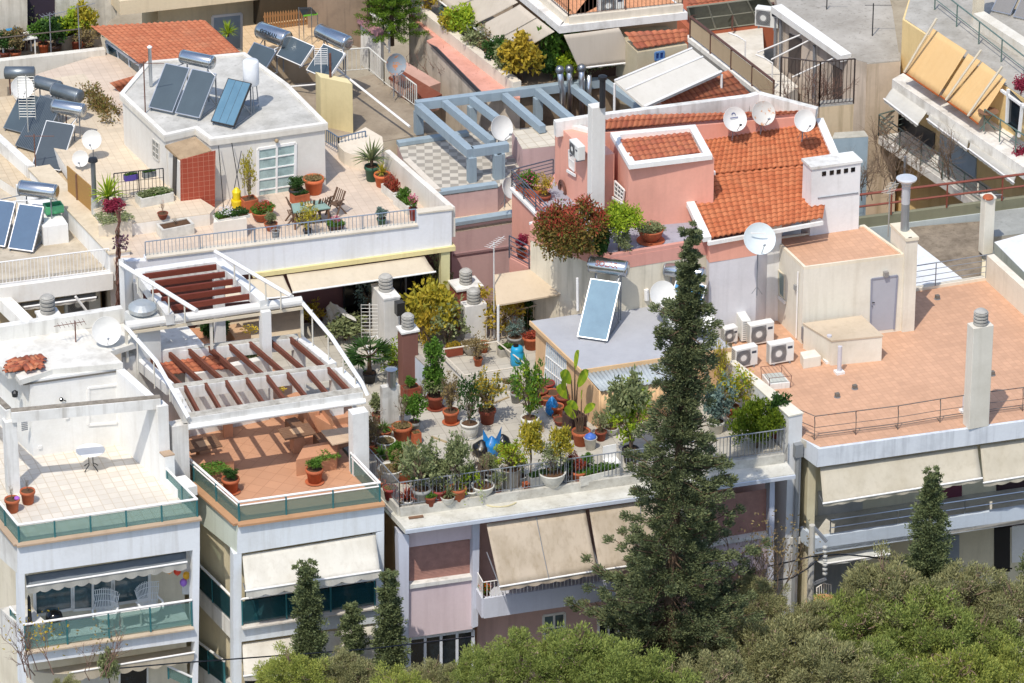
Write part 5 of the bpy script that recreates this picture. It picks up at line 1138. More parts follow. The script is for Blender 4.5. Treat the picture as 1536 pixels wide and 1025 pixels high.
P=W(C2(640,480),zHp-.1);t=thing('mimosa_shrub','flat topped yellow green shrub hanging over the pink terrace parapet','shrub',P);cs=inball(50,.4)*[.75,.6,.38]
o=link('foliage',crown(cs,80,.22,.12,.06),LM('lime'),t);o.location=(.1,0,1.35);o=link('hanging_shoot',crown(inball(26,.5)*[.6,.35,.7],40,.15,.12,.05),LM('olive'),t);o.location=(.1,-.2,.55);m=MB();twigs(m,P,ZZ,.8,.04,2);m.build('stem',BARK,t)
shrub(C2(540,505),zHp-.15,'dense','dark',.6,1.4,'slim dark green bush between the red tipped shrub and the yellow green shrub')
potted(C2(130,160),'pink geraniums in a trough behind the upper side railing of the pink house',('trough','terra',1.0,.3,.35),(('bush','green',.9,.7),('blooms','pinkflower',.9,.7)),zSb,rz=2.2)
potted(C2(215,215),'leafy potted plant half way along the side railing of the pink house',('round','dterra',.5,.4),(('airy','amber',.9,.9),),zSb)
potted(C2(85,520),'dark red potted plant on the lower side balcony of the pink house',('round','dterra',.4,.35),(('bush','crimson',.6,.7),),zSb-1.6)
# equipment on the grey shed roof
solar(C2(400,985),C2(572,1010),zI,'upright blue solar water heater with a steel barrel on the grey shed roof',2.25,43.5,1,sg=SG3,frame=paint('#d5dadc',.35,.6),tr=.3,tl=1.45,plate=('SOLAR','#8a3f34',.27,38),tup=.25)
solar(C2(930,842),C2(1105,868),zI,'solar water heater with a blue panel half hidden behind the tall conifer',.85,40,1,sg=solarglass('#2f7fb5','#4a9acb'),tr=.27,tl=1.5,toff=-.3,plate=('FIBRAN','#2a2c50',.17,5),tup=.2,tback=.15,lift=.5)
dish(C2(888,732),zI+1.15,.98,'large plain white dish on the grey shed roof beside the conifer',1.0,az=-18,el=36)
dish(C2(978,852),zI+.85,.88,'white dish with a dark ring emblem on the grey shed roof',.8,az=-18,el=36,logo='ring')
dish(C2(1105,862),zI+.85,.95,'white dish with faint emblem half hidden behind the conifer top',.8,az=-18,el=36,logo='arc')
bigd=dish(C2(1437,415),zHt+1.15,1.16,'very large pale dish fixed to the back corner of the cream stair hut',2.3,az=-12,el=36,m=paint('#cfd6d6',.4,0,.05))
wp4=thing('white_pier','white rendered pier behind the very large pale dish','pier',W((1124,489),zD));p0=wp4.location.copy();MB().prism([p0,p0+X1*1.2,p0+X1*1.2+Y1*.5,p0+Y1*.5],zD,zat(p0,338)).build('pier',WHITE,wp4)
MB().bar(bigd.location+ZZ*2.6-RT*.3-FH*.1,bigd.location+ZZ*2.57+RT*.25-FH*.1,.02,.05).build('rim_label',WPAINT,bigd)
vt=MB();vt.lathe(PHw.at(C2(720,732),.02),[(.13,0),(.15,.03),(.02,.04)],12,Matrix.Rotation(R(90),4,'X'));vt.build('vent_grille',DARKM,H)
for p,q,l in(((795,700),760,'short white flue bend on the pale wall behind the shed'),((402,635),820,'tall grey pipe on the pale wall behind the solar panel')):
 a=PHw.at(C2(*p),.1);t=thing('wall_pipe',l,'pipe',a);MB().tube([a,PHw.at(C2(p[0]+3,q),.1)],.05 if q>800 else .09,8).build('pipe',WPAINT,t)
 # white wall + small window and rail behind the air conditioners
m0,m1=W(M8(80,420),zD+.0),W(M8(800,300),zD+.0)
PM=Pl(m0+Y1*.9,m1+Y1*.9);window(H,PM,[M8(305,185),M8(470,172),M8(440,330),M8(305,345)],WPAINT,GLASSD,3,2,.07)
rail(MB(),[V((m0.x,m0.y,zD+.3)),V((m1.x,m1.y,zD+.3))],1.0,2,0,.025,.02,1.6,.025).build('rear_railing',GREYRAIL,D)
potted(M8(430,400),'small yellow flowering plant at the foot of the white wall behind the air conditioners',('trough','terra',.8,.25,.3),(('low','yellow',.8,.5),('blooms','yellowflower',.4,.4)),zD+.2,rz=R(5))
k=W(FULL(678,480),12);zF0=zat(k,371);zF=zF0+.65;zFp=zF+.9;zFk=zF+.28
PF=Pl(W(B2(0,618),zF0),W(B2(1152,458),zF0))
F=thing('apartment_building','white block behind the brown pergola with a dining terrace and a rooftop room','building',V((k.x,k.y,0)))
FT=tiles('#d3c1ae','#c0ac98',.3,.01,.08,R(4),0,1,.5)
fl0,fl1=PF.at(A2(690,560)),PF.at(B2(1128,300));fl0.z=fl1.z=zF
fR=W(B1(640,790),zF);fq=[fl0,fl1,W(B1(900,1010),zF),fR,W(B1(380,820),zF),W(A1(600,300),zF),W(A1(60,470),zF),W(A2(570,330),zF)]
MB().prism([fl0-PF.n*1.95,fl1-PF.n*1.95]+fq[2:],0,zF-.3).build('wall',plaster('#dcd3c6','#a99c86',.3),F);MB().prism([fl0-PF.n*.07,fl1-PF.n*.07]+fq[2:],zF-.3,zF).build('terrace_floor',FT,F)
fr=MB();e0,e1=PF.at(A2(690,470)),PF.at(B2(1128,240))
fp(fr,PF,[A2(700,540),A2(830,540),A2(830,520),B2(935,332),B2(935,265),B2(1130,240),B2(1130,452),B2(0,610),A2(700,700)],.3,.0);fr.build('front_parapet',plaster('#e4e5e8','#b5b0a6',.25),F)
cp_=MB();cp_.bar(PF.at(A2(830,518),-.12)+ZZ*.03,PF.at(B2(930,330),-.12)+ZZ*.03,.36,.06).bar(PF.at(B2(930,262),-.14)+ZZ*.03,PF.at(B2(1132,238),-.14)+ZZ*.03,.36,.06);cp_.build('coping',plaster('#d9cfbd','#a59a86',.4),F)
yl=MB();fp(yl,PF,[B2(0,612),B2(1152,455),B2(1152,480),B2(0,636)],.4,.12);yl.build('lintel',plaster('#dfd09a','#a8985f',.3),F)
rail(MB(),[PF.at(A2(830,518),-.15),PF.at(B2(925,330),-.15)],.62,0,.14,.02,.01,2.0,.022,.06).build('railing',paint('#8a98a8',.5,.3),F)
rpar=MB();
pa,pb=W(B2(1118,236),zFp),W(B1(745,858),zFp);rpar.prism([pa,pb,pb+V((.22,0,0)),pa+V((.22,0,0))],zF-.3,zFp)
pc_=W(B1(620,790),zFp);rpar.build('side_parapet',plaster('#e3ddd2','#b3a894',.35),F)
# curved planter at the back
cv=MB();c0=W(B1(600,900),zF);c1=W(B1(740,900),zF)
cv.prism([W(B1(*p),zF)for p in((480,885),(492,915),(520,940),(560,955),(620,965),(690,962),(730,950),(742,900),(735,855),(640,800))],zF,zF+.55);cv.build('curved_planter',plaster('#e0d3bf','#b3a48c',.3),F)
# loggia below: dark recess, post, awning, door panels
PFb=PF.sh(-1.9)
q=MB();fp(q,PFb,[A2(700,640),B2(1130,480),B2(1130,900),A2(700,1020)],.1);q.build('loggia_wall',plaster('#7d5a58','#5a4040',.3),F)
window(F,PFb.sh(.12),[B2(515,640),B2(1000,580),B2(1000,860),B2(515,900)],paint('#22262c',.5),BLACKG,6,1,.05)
q=MB();fp(q,PF,[B2(1070,470),B2(1120,465),B2(1118,900),B2(1070,900)],.3,.05);q.build('post',plaster('#d6cf9f','#a8985f',.3),F)
MB().tube([PF.at(B2(868,600),-.9),PF.at(B2(868,830),-.9)],.035,6).build('thin_post',GREYRAIL,F)
awning(PF.at(B2(190,615),.1),PF.at(B2(975,512),.1),PF.at(B2(1035,600),.9),PF.at(B2(228,718),.9),'long plain cream awning over the dark loggia behind the chimneys',fabric('#e0d4be','#b3a287',amt=.25),val=0,arms=True,sag=.03)
awning(PF.at(B2(-160,655),.1),PF.at(B2(170,622),.1),PF.at(B2(225,738),.9),PF.at(B2(-160,775),.9),'cream awning partly hidden behind the white pergola track',fabric('#e0d4be','#b3a287',amt=.25),val=0,arms=False,sag=.03)
# raised rear terrace with a low white retaining wall
rz=[W(A2(*p),zF+.48)for p in((705,330),(1195,268))]+[W(A2(1225,235),zF+.48),W(A1(930,1000),zF+.48),W(A1(700,700),zF+.48),W(A1(480,420),zF+.48),W(A1(70,480),zF+.48),W(A2(570,300),zF+.48)]
MB().prism(rz,zF+.0,zF+.46).build('retaining_wall',plaster('#e8e2d8','#bdb19c',.3),F);MB().prism(rz,zF+.46,zF+.48).build('rear_terrace_floor',tiles('#d6c6ae','#c3b198',.3,.01,.08,R(4),0,1,.5),F);zFr=zF+.48
pb_=[W(A2(*p),zF+.75)for p in((1215,320),(1405,295),(1370,245),(1225,265))];MB().prism(pb_,zF,zF+.75).build('flower_bed',plaster('#e6ddd0','#bdb19c',.3),F)
# ---- rooftop room
zF2=zat(W(B2(372,142),zF),B1(0,735)[1])
Rm=[W(p,zF2)for p in(A1(680,535),A1(935,775),A1(1112,735),A1(1197,797),A1(1519,755),B1(425,705),B1(200,480),A1(1395,300),A1(840,350))]
cR=ctr(Rm);RW=plaster('#dcd8d0','#b3ab9e',.35)
MB().prism([p+(cR-p)*.03 for p in Rm],zF-.2,zF2-.25).build('room_wall',RW,F);MB().prism(Rm,zF2-.25,zF2-.06).build('roof_slab',plaster('#dad4c8','#9c9486',.4),F)
MB().prism([p+(cR-p)*.02 for p in Rm],zF2-.06,zF2-.04).build('roof',concrete('#d3d0c8','#9f9c94',1.0,.45,spots=.5),F)
ed=ring(MB(),Rm,.18,zF2-.059,zF2+.02)
ed.build('roof_upstand',plaster('#e3dfd6','#a39a8c',.4),F)
wa,wb=Rm[4]+(cR-Rm[4])*.03,Rm[5]+(cR-Rm[5])*.03;PFr=Pl(wa,wb)
window(F,PFr,[B1(25,850),B1(240,815),B2(235,165),B2(25,195)],WPAINT,paint('#a9bfbc',.2,0,.2),2,5,.1,name='french_door')
PFl=Pl(Rm[0]+(cR-Rm[0])*.03,Rm[1]+(cR-Rm[1])*.03)
window(F,PFl,[A1(872,790),A1(908,820),A1(908,920),A1(872,890)],plaster('#c9c5bd'),paint('#8a8a84',.4),2,3,.05)
lp=MB().ball(PFr.at(B1(133,803),.12),.08);lp.build('porch_lamp',paint('#a08a6a',.5),F)
# red tiled stair enclosure with a lean-to roof
sx0,sx1=W(A2(1030,262),zF),W(A2(1225,238),zF);zS=zat(sx0,A1(0,915)[1]);t=thing('stair_enclosure','small stair enclosure faced with red tiles under a brown sloping roof','stair enclosure',sx0)
MB().prism([sx0,sx1,sx1+Y1*1.5,sx0+Y1*1.5],zF-.2,zS-.05).build('wall',plaster('#e0dcd4','#b3a894'),t)
Ps=Pl(sx0,sx1);rt_=MB();fp(rt_,Ps,[A1(1028,912),A1(1228,860),A2(1224,240),A2(1030,262)],.04,.045);rt_.build('tile_facing',tiles('#a04a36','#bd8068',.2,.006,.1,0,0,1,.3,rx=R(90)),t)
rr=MB();rampw(rr,[A1(1030,912),A1(1205,858),A1(1112,778),A1(940,828)],[zS,zS+.05,zS+.3,zS+.25],.1);rr.build('roof',concrete('#b39b7d','#8f7a60',1.5,.4),t)
PsL=Pl(sx0,sx0+Y1);q=MB();fp(q,PsL,[A1(985,880),A1(1005,900),A2(1000,190),A2(980,180)],.03,.03);q.build('slatted_vent',DARKM,t)
# equipment
solar(A1(845,628),A1(1135,690),zF2,'pair of grey solar panels with a steel barrel on the white rooftop room',1.85,43,2,.1,SG1,tr=.26,tl=1.35,toff=.1)
solar(A1(1200,708),A1(1332,738),zF2,'single narrow streaky blue solar panel in a black frame on the white rooftop room',1.8,43,1,sg=SG3,frame=paint('#2b2d30',.5,.3),tank=False,ribs=3)
wt=thing('water_tank','upright white cylinder tank on a steel stand on the rooftop room','water tank',W(A1(1435,625),zF2));P=wt.location.copy();za=zat(P,A1(0,480)[1]);zb=zat(P,A1(0,345)[1])
MB().lathe(V((P.x,P.y,za)),[(.28,0),(.3,.04),(.3,zb-za-.05),(.26,zb-za)],20).build('tank',paint('#e6e8ea',.4),wt,True);s=MB()
for k in range(3):a=k*2.1+.4;s.tube([P+V((math.cos(a)*.34,math.sin(a)*.34,0)),V((P.x+math.cos(a)*.24,P.y+math.sin(a)*.24,za+.02))],.02,5)
s.lathe(V((P.x,P.y,P.z+.25)),[(.3,0),(.3,.03)],14);s.build('stand',GREYRAIL,wt)
fl_=thing('flue_pipe','grey metal flue with a white cap at the back of the rooftop room','flue',W(A1(860,490),zF2));P=fl_.location.copy();z=zat(P,A1(0,275)[1]);MB().tube([P,V((P.x,P.y,z))],.07,8).build('pipe',STEEL,fl_);MB().lathe(V((P.x,P.y,z)),[(.08,0),(.1,.05),(.02,.12)],10).build('cap',WPAINT,fl_)
aerial(A1(828,640),zF2,A1(0,350)[1],'thin rusty mast at the corner of the rooftop room',0,.3,0,m=RUSTY)
# garden furniture
tt=W(B2(330,310),zF);t=thing('garden_table','pale green rectangular garden table on the dining terrace','table',tt);tp=[W(B2(*p),zF+.72)for p in((228,262),(440,235),(385,190),(215,212))]
MB().prism(tp,zF+.68,zF+.72).build('table_top',paint('#8fa99c',.5,0,.1),t)
for p in tp:q=p+(ctr(tp)-p)*.1;MB().bar(V((q.x,q.y,zF)),V((q.x,q.y,zF+.68)),.06,.06).build('leg',WD,t)
fl_c=MB();fl_c.lathe(ctr(tp)+ZZ*.02,[(.1,0),(.16,.04),(.02,.05)],12);dd=fl_c.build('serving_dish',paint('#e0c9a0',.4));tag(dd,'small pale dish on the green garden table','dish')
CW=wood('#7a6250','#5f4a3c')
def fchair(at,rz,label):
 P=W(at,zF);t=thing('folding_chair',label,'chair',P,'wooden folding chairs round the garden table');M=Matrix.Translation(P)@Matrix.Rotation(rz,4,'Z')
 for s in(-1,1):
  MB().bar(M@V((s*.24,-.28,0)),M@V((s*.24,.2,.95)),.035,.05,X1).build('back_leg',CW,t);MB().bar(M@V((s*.2,.25,0)),M@V((s*.2,-.22,.62)),.035,.05,X1).build('front_leg',CW,t)
  MB().bar(M@V((s*.25,-.25,.62)),M@V((s*.25,.12,.64)),.05,.03).build('armrest',CW,t)
 b=MB();
 for k in range(6):b.bar(M@V((-.22,-.2+.07*k,.43)),M@V((.22,-.2+.07*k,.43)),.05,.02)
 b.build('seat',CW,t);b=MB()
 for k in range(5):b.bar(M@V((-.2+.1*k,.0,.5)),M@V((-.2+.1*k,.2,.95)),.06,.02,X1)
 b.build('backrest',CW,t)
fchair(B2(225,320),R(80),'wooden folding chair at the left end of the garden table');fchair(B2(480,270),R(-70),'wooden folding chair at the right end of the garden table')
fchair(B2(310,315),R(170),'wooden folding chair on the near side of the table toward the left');fchair(B2(400,300),R(190),'wooden folding chair on the near side of the table toward the right')
P_=potted
P_(B2(675,78),'yucca in a dark green pot by the curved planter',('round','green',.55,.6),(('spiky','olive',1.3,1.5,dict(dz=.1)),),zF)
P_(B2(735,110),'aloe in an orange pot beside the green potted yucca',('round','orange',.62,.5),(('spiky','yellow',.5,.75),),zF)
P_(B2(790,165),'white trough of reddish flowers along the side parapet furthest from the railing',('trough','white',.38,.32,1.0),(('low','red',.3,.8),('twig','crimson',.5,.8)),zF,rz=R(8))
P_(B2(865,240),'white trough of green plants along the side parapet nearest the railing',('trough','white',.4,.35,1.1),(('low','green',.3,.5),('bush','green',.5,.6)),zF,rz=R(8))
P_(B2(345,150),'big orange tub with low plants against the rooftop room corner',('round','orange',.78,.62),(('low','dry',.6,.2),),zF)
P_(B2(245,195),'black tub of dark plants in front of the french door',('round','black',.55,.5),(('bush','dark',.75,.55),),zF)
P_(B2(265,205),'square terracotta planter beside the black tub',('trough','terra',.6,.4,.5),(('low','dark',.5,.25),),zF,rz=R(4))
P_(B1(240,1020),'grey leaved small tree in front of the french door',('round','black',.4,.4),(('airy','olive',1.0,1.9),),zF)
P_(B2(45,310),'terracotta bowl of red flowers left of the folding chairs',('bowl','terra',.72,.4),(('low','green',.6,.4),('blooms','redflower',.6,.35)),zF)
P_(B2(100,365),'small terracotta bowl of green plants near the front railing',('bowl','terra',.5,.3),(('bush','olive',.5,.5),),zF)
P_(B2(310,400),'yellowish straggly plant in a pot in front of the garden table',('round','black',.35,.3),(('airy','yellow',1.0,1.1),),zF)
P_(B2(470,370),'basket of pink flowers by the front railing',('bowl','brown',.65,.3),(('low','green',.6,.3),('blooms','pinkflower',.5,.4)),zF)
P_(B2(730,335),'small dark green plant in a blue grey pot by the front railing',('round','green',.35,.3),(('bush','bluegreen',.55,.5),),zF)
P_(B2(910,305),'tall pink flowers in a red pot at the railing end',('round','red',.3,.5),(('bush','green',.4,.5),('blooms','pinkflower',.5,.7)),zF)
P_(B2(128,420),'small grey blue urn outside the front railing',('urn','grey',.3,.4),(('twig','dry',.2,.3),),zFk)
P_(A2(1510,290),'red flowers in an orange bowl by the white flower bed',('bowl','orange',.7,.45),(('low','green',.6,.3),('blooms','redflower',.6,.3)),zF)
P_(A2(1420,250),'tall thin leaved plant in a square terracotta pot by the trellis',('trough','terra',.55,.5,.5),(('airy','yellow',.7,2.1),),zF,rz=R(4))
P_(A2(1285,295),'white flowers at the left of the white flower bed',('trough','white',.8,.1,.5),(('low','green',.7,.35),('blooms','whiteflower',.8,.4)),zF+.7,rz=R(4))
P_(A2(1360,285),'low green plants at the right of the white flower bed',('trough','white',.7,.1,.5),(('low','dark',.7,.4),),zF+.7,rz=R(4))
P_(A2(1000,385),'empty pale trough with dry soil on the front strip of the terrace',('trough','white',1.25,.42,.6),(('twig','dry',.3,.4),),zF,rz=R(4))
P_(A2(880,200),'pale trough with a spiky plant below the red tiled stair',('trough','white',1.3,.35,.6),(('spiky','green',.9,1.0),('low','olive',1,.3)),zFr,rz=R(4))
P_(A2(928,300),'small dark potted plant on top of the low white wall',('bowl','dterra',.4,.25),(('twig','red',.3,.7),),zFr)
for x,y,cc,l in((745,75,'purple','purple flower box hung on the iron gate'),(850,58,'grey','grey flower box hung on the iron gate by the wall')):P_(W(A2(x,y),zFr+.75),l,('trough',cc,.5,.22,.2),(('low','green',.4,.15),),rz=R(4))
jc=thing('yellow_bucket','two stacked yellow buckets beside the trellis on the dining terrace','bucket',W(A2(1350,245),zF));MB().lathe(jc.location,[(.18,0),(.22,.38),(.2,.42),(.02,.42)],14).build('lower_bucket',paint('#d9bd18',.4),jc);MB().lathe(jc.location+ZZ*.42,[(.14,0),(.17,.32),(.1,.42),(.06,.46)],14).build('upper_bucket',paint('#e0c81a',.4),jc)
tr=thing('wire_trellis','thin dark wire trellis frames leaning over the wall beside the red tiled stair','trellis',W(A2(1310,250),zF))
for a,b in(((1240,830),(1380,250)),((1315,820),(1310,250)),((1240,830),(1150,830))):
 p=W(A2(b[0],250),zF)if b[1]==250 else None
for(x0,y0,x1)in((1245,830,1275),(1320,815,1385),(1375,860,1310)):
 a=PFr.at(A1(x0,y0),.1);c=W(A2(x1,255),zF);MB().tube([a,c],.016,5).build('rod',DARKM,tr)
gt=rail(MB(),[W(A2(655,195),zFr),W(A2(935,165),zFr)],1.1,2,.14,.02,.011,1.2,.025,.08);tag(gt.build('iron_gate',DARKM),'dark iron gate between the terrace beds and the white wall','gate')
# left bed with cordyline and red bush
bb=[W(A2(*p),zFr+.3)for p in((560,325),(750,295),(720,270),(560,285))];t=thing('flower_bed','low curved bed with grass at the left of the dining terrace','flower bed',bb[0]);MB().prism(bb,zF,zFr+.22).build('kerb',plaster('#e0d3bf','#b3a48c',.3),t);c=ctr(bb);plantpart(t,'low','olive',1.2,.25,.0,R(5),x=c.x-t.location.x,y=c.y-t.location.y)
shrub(A2(615,200),zFr+.3,'spiky','lime',1.3,1.5,'spiky bright green cordyline beside the reed screen','plant','cordyline')
t=shrub(A2(650,285),zFr+.2,'bush','crimson',.95,.75,'rounded dark red bush with bare edges in the curved bed','shrub')
# climbing stems on the pole at the corner
cp=thing('climbing_vine','reddish bare vine stems climbing the corner between the two white blocks','vine',W(A2(680,830),zF-3));m=MB()
for k in range(7):m.tube([W(A2(670+random.uniform(-12,14),850-j*75),zF-3.2+j*.0)+ZZ*0 for j in range(1)]+[PF.at(A2(672+random.uniform(-14,16),850-j*60),.5+random.uniform(-.1,.1))for j in range(11)],.025,5)
m.build('stem',RUSTY,cp);o=link('foliage',leafmesh('foliage',[list(PF.at(A2(random.uniform(650,730),random.uniform(400,470)),.5)-cp.location)for _ in range(160)],.12,.08),LM('purple'),cp)
zE=15.0
E=thing('apartment_building','white block at the left edge with a slatted balcony railing and blue solar panels','building',W(A2(0,770),0))
e0,e1=W(A2(-60,700),zE),W(A2(630,612),zE);PE_=Pl(e0,e1)
eb=W(A2(395,432),zE);ez=[e0,e1,W(A2(600,598),zE),eb,W(A2(280,452),zE),W(A2(-60,500),zE)]
MB().prism([e0-PE_.n*1.9,e1-PE_.n*1.9,e1+Y1*9,e0+Y1*9],0,zE-.3).build('wall',plaster('#c9b28e','#93805f',.35),E)
MB().prism([e0,e1,e1+Y1*9,e0+Y1*9],zE-.3,zE).build('balcony_floor',concrete('#c9bda9','#a39784',1.2,.4),E)
q=MB();fp(q,PE_,[A2(-60,700),A2(645,608),A2(645,700),A2(100,775),A2(-60,790)],.3,.05);q.build('slab_edge',plaster('#e6e3dc','#b8a58a',.35),E)
rail(MB(),[e0-PE_.n*.15,e1-PE_.n*.15],.95,0,.13,.024,.012,2.6,.03,.1).build('railing',WPAINT,E)
zEw=zat(e1,A2(0,492)[1]);zEb=zat(eb,A2(0,285)[1])
ww=MB();g1=W(A2(630,612),zE);ww.prism([g1,g1+X1*.75,V((eb.x,eb.y,0))+X1*.75+Y1*5,V((eb.x,eb.y,0))+Y1*5],zE-.3,zEw-.06);ww.prism([V((eb.x-.02,eb.y,0)),W(A2(250,452),zE),W(A2(250,452),zE)+Y1*.3,V((eb.x-.02,eb.y,0))+Y1*.3],zE,zEw-.1);ww.build('side_wall',WHITE,E)
MB().prism([g1-V((.05,.05,0)),g1+X1*.8-Y1*.05,V((eb.x,eb.y,0))+X1*.8+Y1*5,V((eb.x,eb.y,0))-X1*.05+Y1*5],zEw-.06,zEw).build('wall_coping',plaster('#d5c6ad','#93805f',.45),E)
q=MB();
q2=W(A2(272,450),zE);q.prism([q2,V((eb.x,eb.y,0))+Y1*.3,V((eb.x,eb.y,0))+Y1*4,q2+Y1*4],zE,zEw-.12);q.build('rear_block',WHITE,E)
solar(A2(45,482),A2(187,502),zE,'right hand blue solar panel of the pair below a steel barrel at the left edge',1.75,46,1,sg=SG2,frame=paint('#d9d9dc',.35,.5),tank=False)
solar(A2(-110,455),A2(28,474),zE,'solar water heater with a steel barrel and blue panel cut by the left picture edge',1.75,46,1,sg=SG2,frame=paint('#d9d9dc',.35,.5),tr=.29,tl=1.45,toff=1.25,tup=.3)
tb_=thing('green_tub','rectangular green plastic tub on the white wall beside the reed screen','tub',W(A2(310,265),zEw));P=[W(A2(*p),zEw)for p in((265,278),(365,262),(345,235),(245,250))];MB().prism(P,zEw,zEw+.05).build('base',paint('#3d9a62',.5),tb_);ring(MB(),P,.05,zEw+.05,zEw+.3).build('rim',paint('#58b07a',.5),tb_)
# below the balcony: awning, wall, air conditioner, window, slanted white beam, chimney
PEb=PE_.sh(-1.9)
awning(PE_.at(A2(110,778),-.3),PE_.at(A2(545,718),-.3),PE_.at(A2(545,745),.2),PE_.at(A2(140,800),.2),'narrow rolled grey awning under the slatted balcony at the left',fabric('#a5a6a4','#7a7a78'),val=.15,scallop=.35,arms=False,valm=fabric('#cfcac0','#9a958a'))
window(E,PEb,[A2(318,860),A2(372,850),A2(372,925),A2(318,935)],WPAINT,GLASSD,2,3,.06)
ac_unit(PEb.at(A2(470,835),.3),'old dusty air conditioner on the wall under the slatted balcony',math.atan2(PE_.u.y,PE_.u.x)+(math.pi if PE_.u.x<0 else 0),1.3,.8,.4,group=None)
sb=thing('sloping_wall','white sloping boundary wall between the penthouse and the balcony block','wall',W(A2(0,760),zE-1.2));z1=zE-1.0;MB().bar(W(A2(-40,715),z1+.5),W(A2(205,955),z1),.45,.5).build('wall',WHITE2,sb)
chimney(A2(232,940),zR-.9,.72,.5,A2(0,870)[1],'squat white chimney with a ringed cowl behind the penthouse roof',WHITE2,crad=.27,ch=.6,cap=.04)
MB().tube([W(A2(430,740),zE-.6),W(A2(530,870),zE-1.6)],.05,6).build('strut',WPAINT,E)
wv=thing('white_plant_box','white cube of a ventilation box with a round steel lid beside the pergola','roof box',W(U8(40,600),zR-.3));P=[W(U8(*p),zR+.85)for p in((125,590),(322,555),(250,490),(35,520))];MB().prism(P,zB,zR+.85).build('box',plaster('#cfcfca','#a5a49c',.3),wv);MB().lathe(ctr(P)+ZZ*.05,[(.4,0),(.48,.05),(.5,.2),(.46,.26),(.3,.36),(.02,.4)],20).build('lid',paint('#bfc3c2',.4,.5),wv)
tag(MB().prism([W(U8(*p),zR-.6)for p in((20,900),(680,790),(470,560),(0,640))],8,zR-.6).build('wall',WHITE2,None),'white lower roof between the penthouse and the pergola','building');COL.objects[-1].name='link_roof'
# second pergola further back, red brown slats running across
p2=thing('pergola','second white pergola at the back with dark red brown slats running crosswise','pergola',W(U8(800,500),zR));z2=zR+1.0
Q=[W(U8(*p),z2)for p in((405,545),(1170,430),(790,100),(130,195))];bm=MB()
for a,b in((3,2),(2,1)):bm.bar(Q[a]-ZZ*(.2+.004*a),Q[b]-ZZ*(.2+.004*a),.34,.4)
bm.build('beam',cm,p2);MB().bar(Q[3]-ZZ*.218+X1*.1,Q[0]-ZZ*.218,.3,.4).build('beam',cm,p2)
RS_=wood('#7d3c2c','#5f2c20')
for(xa,ya,xb,yb)in((185,245,780,165),(285,300,848,225),(250,375,912,285),(335,435,978,345),(415,500,1045,405)):MB().bar(W(U8(xa,ya),z2),W(U8(xb,yb),z2),.09,.2).build('slat',RS_,p2)
MB().tube([W(U8(5,140),z2+.8),W(U8(620,520),z2+.8)],.08,8).build('track_pipe',WPAINT,p2);pr_=MB().tube([W(U8(770,40),z2+.8),W(U8(1385,400),z2+.8)],.07,8);pr_.build('track_pipe',WPAINT,p2)
for f in(.22,.42,.63,.84):MB().tube([W(U8(5+615*f,140+380*f),z2+.8),W(U8(5+615*f,140+380*f),z2+.8)-ZZ*.75],.03,5).build('stay',SM,p2)
for f in(.25,.45,.66,.86):MB().tube([W(U8(770+615*f,40+360*f),z2+.8),W(U8(770+615*f,40+360*f),z2+.8)-ZZ*.75],.03,5).build('stay',SM,p2)
lw=MB();a,b=W(U8(5,590),zB+.5),W(U8(5,190),z2);lw.ext([W(U8(8,600),zR-.4),W(U8(8,600),zR-.4)+ZZ*2.4,Q[3]-X1*.3,Q[3]-X1*.3-ZZ*3],X1*.18);lw.build('side_screen_wall',WHITE,p2)
for q in(Q[2],Q[1],Q[3]):MB().prism([V((q.x,q.y,0))+V(k)for k in((-.17,-.17,0),(.17,-.17,0),(.17,.17,0),(-.17,.17,0))],zB,z2-.4).build('post',cm,p2)
# orange planters on the terrace beneath
zT2=zB+.1
MB().prism([W(U8(*p),zB)for p in((420,860),(1480,690),(1480,520),(700,560))],5,zB).build('rear_terrace',plaster('#cdbca2','#a08f75',.3),Bd)
for pts,l in(([(650,660),(830,760),(700,790),(560,660)],''),([(850,640),(960,620),(1060,700),(930,740)],'')):MB().prism([W(U8(*p),zB+.5)for p in pts],zB,zB+.5).build('planter',OR if pts[0][0]<700 else plaster('#c9a684','#a08060'),Bd)
shrub(U8(770,730),zB+.5,'dense','dark',1.1,.9,'dark green clipped bush in an orange planter seen through the back slats','shrub')
shrub(U8(1050,715),zB+.5,'blooms','yellowflower',.8,.4,'yellow flowers in a planter under the back slats','flowers','flowering_plant')
shrub(U8(1055,1010),zB+.4,'dense','olive',.7,.8,'olive green bush seen through the front slats','shrub')
shrub(B3(140,350),zB+.6,'blooms','yellowflower',.8,.5,'yellow flowering plant showing between the front slats','flowers','flowering_plant')
tileroof('canopy_roof',W(U8(235,1060),zP-.5),W(U8(930,990),zP-.5),W(U8(800,870),zP-.3),W(U8(180,965),zP-.3),ROOFT,Bd)
zG_=15.4
G0,P=block('pale flat roofed block at the upper left with three older solar water heaters',[A2(-60,30),A2(190,190),A2(250,110),A1(700,1000),A1(440,500),A1(-60,560)],zG_,plaster('#e0dbd2','#a99c86',.3),tiles('#cdbb9f','#b5a186',.3,.012,.1,R(4),0,1,.5))
MB().bar(W(A1(-20,800),zG_+.25),W(A2(180,30),zG_+.25),.3,.5).build('parapet',WHITE2,G0)
MB().bar(W(A1(440,530),zG_+.2),W(A1(660,730),zG_+.2),.3,.4).build('parapet',plaster('#d9c4ae','#a08d76',.4),G0)
solar(A1(18,745),A1(190,790),zG_,'old solar heater furthest left with a smooth blue grey panel and dull grey barrel',1.6,40,1,sg=SG1,frame=TANKD,tank=TANKD,tr=.25,tl=1.15,toff=.35,ribs=0,tup=.3)
solar(A1(85,845),A1(215,885),zG_,'old solar heater with a dark ribbed panel and dull grey barrel',2.2,43,1,sg=SG4,frame=TANKD,tank=TANKD,tr=.27,tl=1.3,toff=.5,ribs=14,tup=.1)
